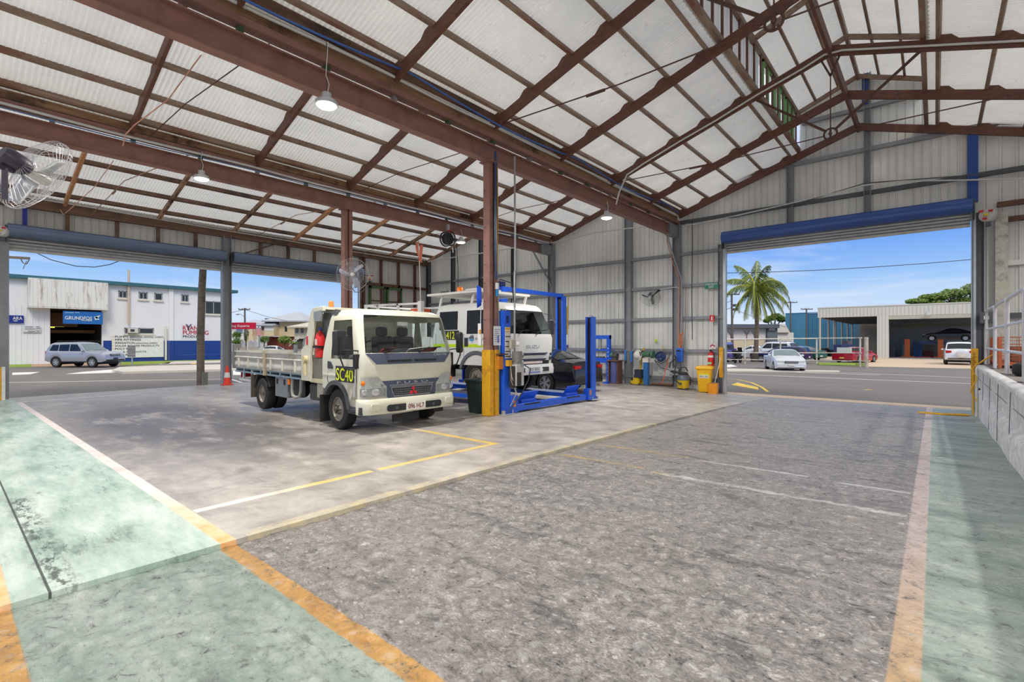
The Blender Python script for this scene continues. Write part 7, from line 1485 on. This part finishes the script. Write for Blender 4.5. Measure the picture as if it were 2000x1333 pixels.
def powerpole(u0, D, vb, vt, arms, label, lean=0):
    l = Loc(u0, D); t = house(u0, D, 'power_pole', label, 'pole'); m = M(); m.cyl(l(u0 + lean, vb), l(u0, vt), .16, .12, 10); m.obj('pole', mat((104, 98, 92), .8), t); m = M()
    for v, w in arms: a, b = l(u0 - w, v, -.15), l(u0 + w, v, -.15); m.bar(a, b, .1, .16); [m.cyl(a + (b - a) * k / 3, a + (b - a) * k / 3 + V((0, 0, .25)), .05, n=6) for k in range(4)]
    m.obj('crossarm', mat((96, 88, 80), .8), t); return t, l
t, l = powerpole(478, 78, 691.7, 602, [(605, 11)], 'distant power pole above the red sign', 1); m = M(); m.tube([l(478, 620), l(470, 614), l(464, 614)], .05, 6); m.ball(l(464, 614.5), (.3, .15, .1)); m.obj('street_lamp', mat((150, 152, 156), .5), t)
t, l = powerpole(1429, 62, 698, 574, [(575.5, 14)], 'tall power pole with two flood lamps left of the palm', 2)
for v in (597, 605): m = M(); m.box(*(l(1433, v + 2, -.3)), *(l(1440, v - 2.5, .3))); m.obj('flood_lamp', dkgrey_m, t)
powerpole(1544, 95, 687, 589, [(591.5, 12)], 'distant power pole above the blue building'); powerpole(1575, 92, 687.8, 603, [(604.5, 11)], 'second distant power pole beside the carport roof')
for k, (p, q, D) in enumerate((((430, 612), (478, 605), 78), ((478, 605), (562, 628), 80), ((1405, 592), (1429, 588), 62), ((1405, 606), (1429, 601), 62), ((1429, 603), (1536, 640), 75))): wire([p, ((p[0] + q[0]) / 2, (p[1] + q[1]) / 2 + 2), q], D, .03, 'faint distant wire strung from the %s' % ['left of the pole above the red sign', 'pole above the red sign to the roof', 'flood lamp pole, topmost', 'flood lamp pole, lower', 'flood lamp pole behind the palm'][k])

# ---------------------------------------------------------------- plants
def leafmat(a, b, name): n = N(name); n.base(n.ramp(n.noise(1.6, 3, .6), [(.3, srgb(*a)), (.7, srgb(*b))])); n.set(.6); return n.m
bushm = leafmat((50, 88, 30), (120, 150, 56), 'bush_leaf'); bush2 = leafmat((70, 104, 44), (140, 160, 70), 'tree_leaf'); bark = mat((98, 84, 70), .9, 0, .3)
def leaves(m, c, r, n_, s_):
    for _ in range(n_):
        while True:
            d = V((R.uniform(-1, 1), R.uniform(-1, 1), R.uniform(-1, 1)))
            if .3 < d.length < 1: break
        p = V((c[0] + d.x * r[0], c[1] + d.y * r[1], c[2] + d.z * r[2])); a = V((R.gauss(0, 1), R.gauss(0, 1), R.gauss(0, 1))).normalized(); b = a.orthogonal().normalized(); q = s_ * R.uniform(.6, 1.3)
        m.add([p - a * q, p + b * q * .5, p + a * q, p - b * q * .5], [(0, 1, 2, 3)])
def bush(u, v, w, h, D, label, n_=260, mt=bushm, name='shrub', cat='shrub', trunk=0):
    l = Loc(u, D); t = house(u, D, name, label, cat); k = D / F; c = l(u, v); m = M(); leaves(m, c, (w * k, w * k * .7, h * k), n_, w * k * .16); 
    for q in range(4): leaves(m, (c.x + R.uniform(-.6, .6) * w * k, c.y, c.z + R.uniform(-.3, .5) * h * k), (w * k * .45, w * k * .4, h * k * .5), n_ // 4, w * k * .14)
    m.obj('foliage', mt, t, smooth=0); m = M(); g = l(u, v + h); m.cyl((c.x, 0, min(g.z, G) if not trunk else G), (c.x, 0, c.z), w * k * .06 + .03); m.obj('trunk', bark, t); return t
bush(462, 656, 9, 9, 70, 'round bright shrub under the red sign', 260); bush(481, 655, 6, 14, 68, 'dark shaggy small tree with a thick trunk under the red sign', 240, leafmat((30, 52, 28), (74, 98, 48), 'dark_leaf')); bush(466, 668, 14, 5, 66, 'low hedge of shrubs by the pump shop corner'); bush(516, 664, 10, 7, 72, 'shrub in front of the porch of the cream house'); bush(556, 664, 13, 8, 72, 'large yellow green shrub in front of the cream house', 320, bush2)
bush(594, 628, 16, 9, 130, 'tree covered rise behind the low roofed house', 340, bushm, 'tree', 'tree', 1)
for k, u in enumerate((474.5, 491, 499.5)):
    l = Loc(u, 60); t = house(u, 60, 'headstone', 'white rounded headstone in the roadside display, %s from the pump shop' % ORD[k], 'headstone'); t['group'] = 'headstones on display'; m = M(); o = [(-.22, 0), (.22, 0), (.22, .55)] + [(.22 * cos(a), .55 + .22 * sin(a)) for a in lin(0, PI, 8)][1:]; b = l(u, 677).z; m.prism([(x, b + z * 1.0) for x, z in o], -.1, .1, 'y'); m.obj('stone', white_m, t); m = M(); m.box(-.3, -.2, G, .3, .2, b); m.obj('plinth', conc_m, t)
car('parked_utility', 'small white utility car parked by the cream house', 'car', tuple(at(533, 667 + 2.05 * F / 64, D=64)), hd(533, -30), UTE, (228, 226, 222)); bush(572, 670, 9, 3, 74, 'low pale hedge beside the stair rail', 120, bush2)

# ---------------------------------------------------------------- far street: yard, palm, workshop
fence = thing('yard_fence', 'white pipe rail fence with a rusty gate post around the car yard', 'fence', (0, 0, 0)); wr = mat((226, 222, 214), .5, 0, .15, 5., 0, None, (150, 100, 70))
Dl = lambda u: 44 + (38 - 44) * max(0, (u - 1595)) / 97.
for (vl, vr, r) in ((663.5, 660.5, .05), (689.5, 690, .04), (702.5, 705.5, .035)):
    m = M(); m.tube([tuple(at(u, vl + (vr - vl) * (u - 1400) / 283, D=Dl(u))) for u in (1395, 1455, 1524, 1595, 1640, 1683)], r, 8); m.obj('rail', wr, fence)
for u in (1455, 1524, 1595, 1680): m = M(); p = at(u, 661.5, D=Dl(u)); m.cyl((p.x, p.y, G), tuple(p), .06); m.obj('fence_post', wr, fence)
p = at(1692, 659, D=38); m = M(); m.cyl((p.x, p.y, G), tuple(p), .14, n=14); m.obj('gate_post', mat((206, 196, 180), .7, .1, .2, 3., 0, None, (140, 92, 66)), fence); m = M()
q0, q1 = at(1671, 660, D=39), at(1686, 712, D=39)
for i in range(9): a = q0 + (q1 - q0) * i / 8; m.bar((q0.x + (q1.x - q0.x) * i / 8, q0.y + (q1.y - q0.y) * i / 8, G + .1), (q0.x + (q1.x - q0.x) * i / 8, q0.y + (q1.y - q0.y) * i / 8, 2.9), .02, .02)
for i in range(22): z = G + .2 + i * .15; m.bar((q0.x, q0.y, z), (q1.x, q1.y, z), .015, .015)
m.obj('gate_mesh', mat((96, 84, 76), .6, .3), fence)
pb = at(1476, 707, Z=G); palm = thing('palm_tree', 'tall coconut palm with drooping fronds in the car yard', 'palm tree', tuple(pb)); k = (-pb.x * ST + pb.y * CT) / F; top = (666.5 - 562) * k + 1.6 - G
tl = mat((120, 104, 88), .9, 0, .3, 6., .2); m = M(); m.tube([(0, 0, -.1), (.04, 0, 1.5), (.1, .05, 3.5), (.06, .05, 5), (.0, 0, top)], [.27, .22, .19, .2, .24], 12); m.obj('trunk', tl, palm)
pgreen = leafmat((52, 78, 28), (136, 150, 58), 'palm_leaf'); pyel = mat((196, 190, 60), .6); pdead = leafmat((120, 84, 54), (168, 124, 80), 'dead_frond')
def frond(az, el, ln, droop, mt, ns=44):
    ln *= 1.22; m = M(); pts = []; p = V((0, 0, top)); d_el = el
    for i in range(15):
        pts.append(p.copy()); p = p + V((cos(az) * cos(d_el), sin(az) * cos(d_el), sin(d_el))) * ln / 14; d_el -= droop / 14 * (1 + i / 10)
    M().tube(pts, [.055 - .003 * i for i in range(15)], 5).obj('frond_stem', pyel if mt is not pdead else pdead, palm); side = V((-sin(az), cos(az), 0))
    for i in range(ns):
        f_ = .10 + .90 * i / ns; x = f_ * 13.9; j = int(x); b = pts[j] + (pts[min(j + 1, 14)] - pts[j]) * (x - j); tg = (pts[min(j + 1, 14)] - pts[j]).normalized() if j < 14 else tg
        L_ = ln * .24 * math.sin(PI * min(1, .18 + f_ * .82)) ** .7 + .12
        for s_ in (-1, 1):
            e = (side * s_ * .62 + tg * .55 + V((0, 0, -.75 - R.uniform(0, .6)))).normalized() * L_ * R.uniform(.85, 1.1); w = tg * .034
            m.add([b - w, b + w, b + e * .6 + w * .6 + V((0, 0, .05)), b + e], [(0, 1, 2, 3)])
    m.obj('frond', mt, palm, smooth=0)
ra_ = TH
for az, el, ln, dr in ((0, 25, 3.6, 75), (25, 50, 3.4, 70), (-20, -5, 3.3, 50), (180, 20, 3.3, 70), (155, 45, 3.1, 60), (205, -10, 3.2, 60), (90, 60, 3.0, 60), (-90, 65, 2.9, 50), (60, 75, 3.1, 30), (120, 72, 3.0, 40), (-60, 35, 3.4, 80), (-120, 30, 3.3, 85), (-45, -25, 3.6, 40), (-135, -25, 3.5, 45), (-75, -55, 2.9, 20), (-100, -60, 3.0, 15), (-20, -48, 3.2, 25), (200, -52, 3.0, 22), (45, 15, 3.0, 80), (-50, -62, 2.8, 12), (-125, -65, 2.7, 12), (10, -30, 3.4, 40), (170, -30, 3.2, 40), (240, 0, 3.3, 70), (300, 5, 3.4, 70)): frond(ra_ + rad(az), rad(el), ln, rad(dr), pgreen)
for az in (-90, -60, -130, 190, -10, 60): frond(ra_ + rad(az), rad(-74), 2.3, rad(10), pdead, 18)
for q in range(6): m = M(); a = q * 1.05; m.ball((.28 * cos(a), .28 * sin(a), top - .25 - .06 * (q % 2)), (.13, .13, .16), 10, 6); m.obj('coconut', leafmat((120, 140, 50), (150, 160, 70), 'nut'), palm)
m = M(); m.lathe([(.5, -.05), (.42, .6), (.34, .9), (0.2, .95)], n=16); m.obj('trunk_planter', mat((76, 72, 66), .9, 0, .3), palm)
ut = car('silver_utility', 'silver two door utility car parked at the kerb facing the shed', 'car', tuple(at(1531, 723.5, Z=G)), hd(1534, 180 + 11), UTE, (206, 210, 216), plate=(232, 230, 226))
def behind(u, v, D): p = at(u, v, D=D); return (p.x, p.y, G)
car('blue_wagon', 'dark blue station wagon behind the fence beside the palm', 'car', behind(1524, 700, 47.5), hd(1524, 68), WAGON, (44, 44, 96)); w4 = car('white_wagon', 'white four wheel drive with a black roof rack behind the blue wagon', 'car', behind(1508, 697, 53), hd(1508, 66), SUV, (232, 232, 232), kind='suv', roofrack=True)
car('purple_van', 'purple van parked at the edge of the car yard near the door jamb', 'car', behind(1410, 695, 49), hd(1410, -12), VAN, (92, 70, 190)); car('green_car', 'dark green car partly hidden behind the blue wagon', 'car', behind(1560, 697, 53), hd(1560, 50), SEDAN, (26, 88, 60)); car('white_hatch', 'pale car farther back behind the palm trunk', 'car', behind(1468, 693, 60), hd(1468, 75), SEDAN, (222, 224, 228))
ru = car('red_utility', 'red utility car with a white board and yellow plate under the carport', 'car', behind(1672, 699, 47), hd(1672, -24), UTE, (186, 20, 44), plate=(236, 216, 110)); m = M(); m.box(-2.62, -.75, .96, -2.5, .45, 1.45); m.obj('white_board', white_m, ru)
t = thing('motorbike', 'black scooter with a top box beside the purple van', 'motorbike', behind(1441, 702, 45.5), hd(1441, -20)); m = M()
for x in (-.6, .62): wheel(t, (x, 0, .29), .29, .11, 1, 5)
m.prism([(-.7, .55), (-.3, .45), (.1, .35), (.4, .4), (.6, .95), (.5, 1.05), (.3, .6), (0, .55), (-.1, .8), (-.75, .85)], -.14, .14, 'y'); m.box(-.85, -.22, .85, -.4, .22, 1.2); m.bar((.5, -.35, 1.08), (.5, .35, 1.08), .04, .04); m.prism([(.55, 1.0), (.62, 1.0), (.45, 1.45), (.4, 1.45)], -.2, .2, 'y'); m.obj('scooter_body', black_m, t, bevel=.03)
car('white_prado', 'white four wheel drive with a rear spare wheel parked by the workshop', 'car', behind(1873, 708, 43), hd(1872, 2), SUV, (232, 232, 232), kind='suv', spare=True, roofrack=True)['label'] = 'white four wheel drive with a rear spare wheel parked by the workshop'
bluew = mat((76, 140, 172), .6, 0, .06, .4, 0, 'blue_render'); blued = mat((66, 124, 156), .6, 0, .08, .4)
YB2 = 108.0
p = at(1577, 700, Y=YB2); t = thing('blue_building', 'tall plain blue rendered building behind the car yard', 'building', (p.x, YB2, G)); xa, xb_ = at(1534, 612, Y=YB2).x - p.x, at(1684, 612, Y=YB2).x - p.x; zt2 = at(1577, 612, Y=YB2).z - G
m = M(); m.box(xa, 0, 0, 0, 30, zt2); m.obj('wall', bluew, t, smooth=0); m = M(); m.box(0, .12, 0, xb_, 30, zt2 - .05); m.obj('side_wall', blued, t, smooth=0); m = M()
for k in range(12): x = xb_ * (k + .4) / 12; m.box(x - .05, .06, 0, x + .05, .12, zt2 - .1)
m.obj('wall_rib', bluew, t); m = M(); m.box(xa - .05, -.05, zt2, xb_, .3, zt2 + .12); m.obj('capping', blued, t)
p = at(1700, 700, Y=106); t = thing('concrete_wall', 'stained beige concrete wall at the back of the carport', 'wall', (p.x, 106, G)); m = M(); m.box(at(1680, 0, Y=106).x - p.x, 0, 0, 12 - p.x, .5, at(1700, 628, Y=106).z - G); m.obj('wall', mat((196, 184, 164), .8, 0, .15, .5), t, smooth=0)
# workshop and carport, square with the shed
fw = mat((220, 218, 208), .6, 0, .05, .5); YF = 72.5; ceil_m = mat((96, 92, 90), .8)
x0c, x1p, x2p, xr_ = at(1597, 0, Y=YF).x, at(1713, 0, Y=YF).x, at(1735.5, 0, Y=YF).x, 9.0
t = thing('open_workshop', 'white clad workshop with an open bay and a carport beside it', 'building', (x1p, YF, G)); ox = x1p
zlo, zhi = 4.55 - G, 5.72 - G
m = M(); m.box(x0c - ox, 0, zlo, xr_ - ox, .25, zhi); ribwall(m, ribs(x0c - ox, xr_ - ox, .35, .04), lambda s_, d_, z: (s_, -.02 - d_, z), lambda s_: zlo, lambda s_: zhi - .1); m.obj('fascia', fw, t, smooth=0)
m = M(); m.box(x0c - ox, 0.2, zlo, x0c - ox + .15, 33, zhi - .2); m.obj('side_fascia', fw, t, smooth=0)
m = M(); m.box(x0c - ox, .2, zlo + .02, xr_ - ox, 33, zlo + .12); m.obj('soffit', ceil_m, t, smooth=0); m = M(); m.box(x0c - ox - .05, -.05, zhi, xr_ - ox, 33, zhi + .12); m.obj('roof', fw, t, smooth=0)
m = M(); m.box(0, -.1, 0, x2p - ox, 1.0, zlo); ribwall(m, ribs(0, x2p - ox, .3, .03), lambda s_, d_, z: (s_, -.12 - d_, z), lambda s_: 0, lambda s_: zlo + .1); m.obj('pier', fw, t, smooth=0)
for k, u in enumerate((1601.5, 1618, 1632, 1644.5, 1655.5, 1664)):
    q = at(u, 660, X=x0c + .25); m = M(); m.cyl((.25 + x0c - ox, q.y - YF, 0), (.25 + x0c - ox, q.y - YF, zlo), .11, n=10); m.obj('carport_post', mat((206, 192, 172), .6), t)
q = at(1629, 660, X=x0c + .5); m = M(); m.cyl((x0c + .5 - ox, q.y - YF, 0), (x0c + .5 - ox, q.y - YF, zlo), .10, n=10); m.obj('down_pipe', white_m, t)
bw_ = mat((176, 180, 182), .8, 0, .1, .6); yb = 13.0; zA, zB = at(1800, 639.5, Y=YF + yb).z - G, at(1800, 632, Y=YF + yb).z - G; xw = at(1761, 0, Y=YF + yb).x - ox
m = M(); m.box(.4, .5, 0, .7, 33, zlo); m.obj('side_wall', mat((150, 152, 154), .8), t, smooth=0)
m = M(); m.box(.4, yb, 0, xr_ - ox, yb + .3, zA); m.box(.4, yb, zB, xr_ - ox, yb + .3, zlo); m.box(.4, yb, zA, xw, yb + .3, zB); m.obj('back_wall', bw_, t, smooth=0)
m = M(); m.box(.6, 0, .06, xr_ - ox, yb, .08); m.obj('workshop_floor', mat((150, 152, 156), .6, 0, .15), t, smooth=0); m = M(); m.box(x2p - ox, -.04, zlo - .42, xr_ - ox, .4, zlo - .02); m.obj('door_roll', mat((200, 194, 178), .5), t); q = at(1811, 616, Y=YF - .4); m = M(); m.lathe([(0, 0), (.28, .0), (.2, .2), (.08, .4), (0, .42)], (q.x - ox, -.4, q.z - G), n=14); m.obj('outside_lamp', mat((180, 184, 180), .5), t)
m = M(); m.box(xw, yb - 3, zlo - 1.1, xr_ - ox, yb - 2.6, zlo - .7); m.obj('roof_beam', mat((150, 140, 126), .7), t)
def wthing(name, label, cat, u, y): p = at(u, 700, Y=YF + y); return thing(name, label, cat, (p.x, p.y, G + .08))
org_ = mat((214, 104, 40), .5, 0, .1)
h = wthing('car_lift', 'orange two post lift in the open workshop raising a dark car', 'lift', 1805, 4); X5 = lambda u: at(u, 700, Y=YF + 4).x - h.location.x; zt5 = at(1805, 664, Y=YF + 4).z - G
for u in (1772, 1837): x = X5(u); m = M(); m.box(x - .25, -.25, 0, x + .25, .25, zt5); m.obj('post', org_, h); m = M(); m.box(x - .6, -.3, 0, x + .7, .5, .12); m.obj('foot', org_, h)
m = M(); m.box(X5(1790), -.2, 0, X5(1820), .3, .08); m.obj('floor_plate', mat((216, 90, 60), .5), h); z5 = at(1805, 667, Y=YF + 4).z - G; m = M(); m.box(X5(1795), .3, z5 - .35, X5(1850), .7, z5 - .1); m.obj('lift_arm', mat((40, 70, 120), .5), h)
q = at(1852, 667, Y=YF + 4.6); car('lifted_car', 'dark low car raised on the orange lift inside the workshop', 'car', (q.x, q.y, q.z), PI, SEDAN, (30, 32, 38))
for u, y, w, hh, col, nm, lab in ((1792, 7, .45, 1.9, (48, 90, 150), 'tool_tower', 'tall blue equipment tower inside the workshop'), (1765, 8, .25, 1.9, (170, 190, 186), 'gas_bottle', 'pale gas bottle against the workshop back wall'), (1803, 9, 1.0, .75, (150, 60, 50), 'tool_cabinet', 'red tool cabinet low against the workshop back wall'), (1820, 10, .9, 1.5, (146, 140, 120), 'locker', 'beige locker behind the orange lift'), (1742, 3, .3, 1.4, (48, 52, 58), 'rubbish_bin', 'dark bin at the workshop side wall')):
    o = wthing(nm, lab, 'equipment', u, y); m = M()
    if nm == 'gas_bottle': m.lathe([(0, 0), (w, 0), (w, hh * .8), (w * .4, hh * .92), (w * .4, hh), (0, hh)], n=14)
    else: m.box(-w, -.3, 0, w, .3, hh); m.box(-w * .8, -.34, hh * .3, w * .8, -.3, hh * .36); m.box(-w * .8, -.34, hh * .6, w * .8, -.3, hh * .66)
    m.obj('body', mat(col, .5, 0, .15), o, bevel=.02)
    m = M(); m.box(-w * .3, -.38, hh * .8, w * .3, -.33, hh * .84); m.obj('handle', dkgrey_m, o)
for k, u in enumerate((1595, 1610, 1625, 1640)):
    l = Loc(u, 66); o = house(u, 66, 'drum_bin', 'dark drum against the blue wall behind the carport posts, %s from the corner' % ORD[k], 'bin'); o['group'] = 'dark drums by the blue wall'; m = M(); m.lathe([(0, G), (.5, G), (.5, .3 + .2 * (k % 2)), (.46, .45 + .2 * (k % 2)), (0, .46 + .2 * (k % 2))], n=16); m.obj('drum', mat((40, 42, 48), .6), o)
l = Loc(1655, 56); o = house(1655, 56, 'skip_bin', 'navy blue bin behind the red utility car', 'bin'); m = M(); lbox(m, l, 1644, 673, 1668, 703, 0, 1.5); m.obj('bin_body', mat((30, 42, 96), .6), o, bevel=.05); m = M(); lbox(m, l, 1658, 666, 1665, 674, .2, 1); m.obj('load', dkgrey_m, o)
l = Loc(1470, 78); o = house(1470, 78, 'grey_shed', 'low grey and beige building with painted bare trees on its wall, left of the palm', 'building'); m = M(); lbox(m, l, 1380, 641, 1496, 691.7, 0, 8); m.obj('wall', mat((224, 208, 178), .7), o, smooth=0); m = M(); lbox(m, l, 1380, 643.5, 1495, 664, -.04, .0); m.obj('mural_panel', mat((230, 226, 222), .7), o, smooth=0); m = M(); lbox(m, l, 1496, 634, 1516, 691.7, -.4, 8); m.obj('grey_end', mat((110, 118, 128), .7), o, smooth=0); m = M(); lbox(m, l, 1380, 634, 1516, 641.5, -1.0, 8); m.obj('roof_band', mat((96, 104, 116), .6), o, smooth=0); m = M(); lbox(m, l, 1480, 642, 1495, 662, -.08, -.02); m.obj('white_door', white_m, o); m = M(); lbox(m, l, 1499, 639, 1511, 646, -.45, -.4); m.obj('sign_plate', mat((226, 206, 212), .5), o); m = M()
for u in (1427, 1458, 1473):
    m.bar(l(u, 664, -.1), l(u, 656, -.1), .1, .05)
    for d_ in (-6, -2, 3, 6): m.bar(l(u, 656, -.1), l(u + d_, 646.5, -.1), .06, .05)
m.obj('painted_tree', mat((150, 116, 100), .7), o)
l = Loc(1525, 88); o = house(1525, 88, 'gable_house', 'small white gabled house between the grey shed and the blue building', 'house'); m = M(); lbox(m, l, 1512, 650, 1550, 688.8, 0, 6); m.obj('wall', trimw, o, smooth=0); m = M(); a, b, c = l(1510, 650), l(1540, 650), l(1531, 634); m.prism([(a.x, a.z), (b.x, b.z), (c.x, c.z), (l(1515, 633).x, l(1515, 633).z)], -.5, 7, 'y'); m.obj('roof', mat((226, 220, 208), .6), o, smooth=0)
def tree(u0, D, clumps, label, vb, mt, n_=420, s_=.3):
    l = Loc(u0, D); o = house(u0, D, 'tree', label, 'tree'); m = M(); k = D / F
    for u, v, rx, rz in clumps: c = l(u, v); leaves(m, c, (rx * k, rx * k * .8, rz * k), n_, s_)
    m.obj('crown', mt, o, smooth=0); m = M(); b = l(u0, vb); m.tube([(b.x, .5, G), (b.x + .2, .5, b.z * .5), (b.x, .5, b.z)], [.5, .4, .3], 10)
    for u, v, rx, rz in clumps: c = l(u, v); m.tube([(b.x, .5, b.z), tuple((V((b.x, .5, b.z)) + c) / 2 + V((0, 0, -.5))), tuple(c)], [.25, .16, .06], 6)
    m.obj('trunk', bark, o)
tree(1852, 98, [(1790, 589, 20, 6), (1812, 582, 16, 7), (1835, 580, 20, 8), (1860, 573, 22, 9), (1885, 578, 24, 14), (1902, 565, 22, 12), (1875, 590, 24, 8), (1822, 592, 20, 5)], 'broad light green tree behind the workshop roof', 600, bush2, 1100, .24)
tree(1512, 100, [(1505, 622, 10, 5), (1516, 618, 12, 6), (1526, 624, 9, 6), (1498, 627, 7, 4)], 'small dark tree beyond the palm and the grey shed', 640, bushm, 500, .22)
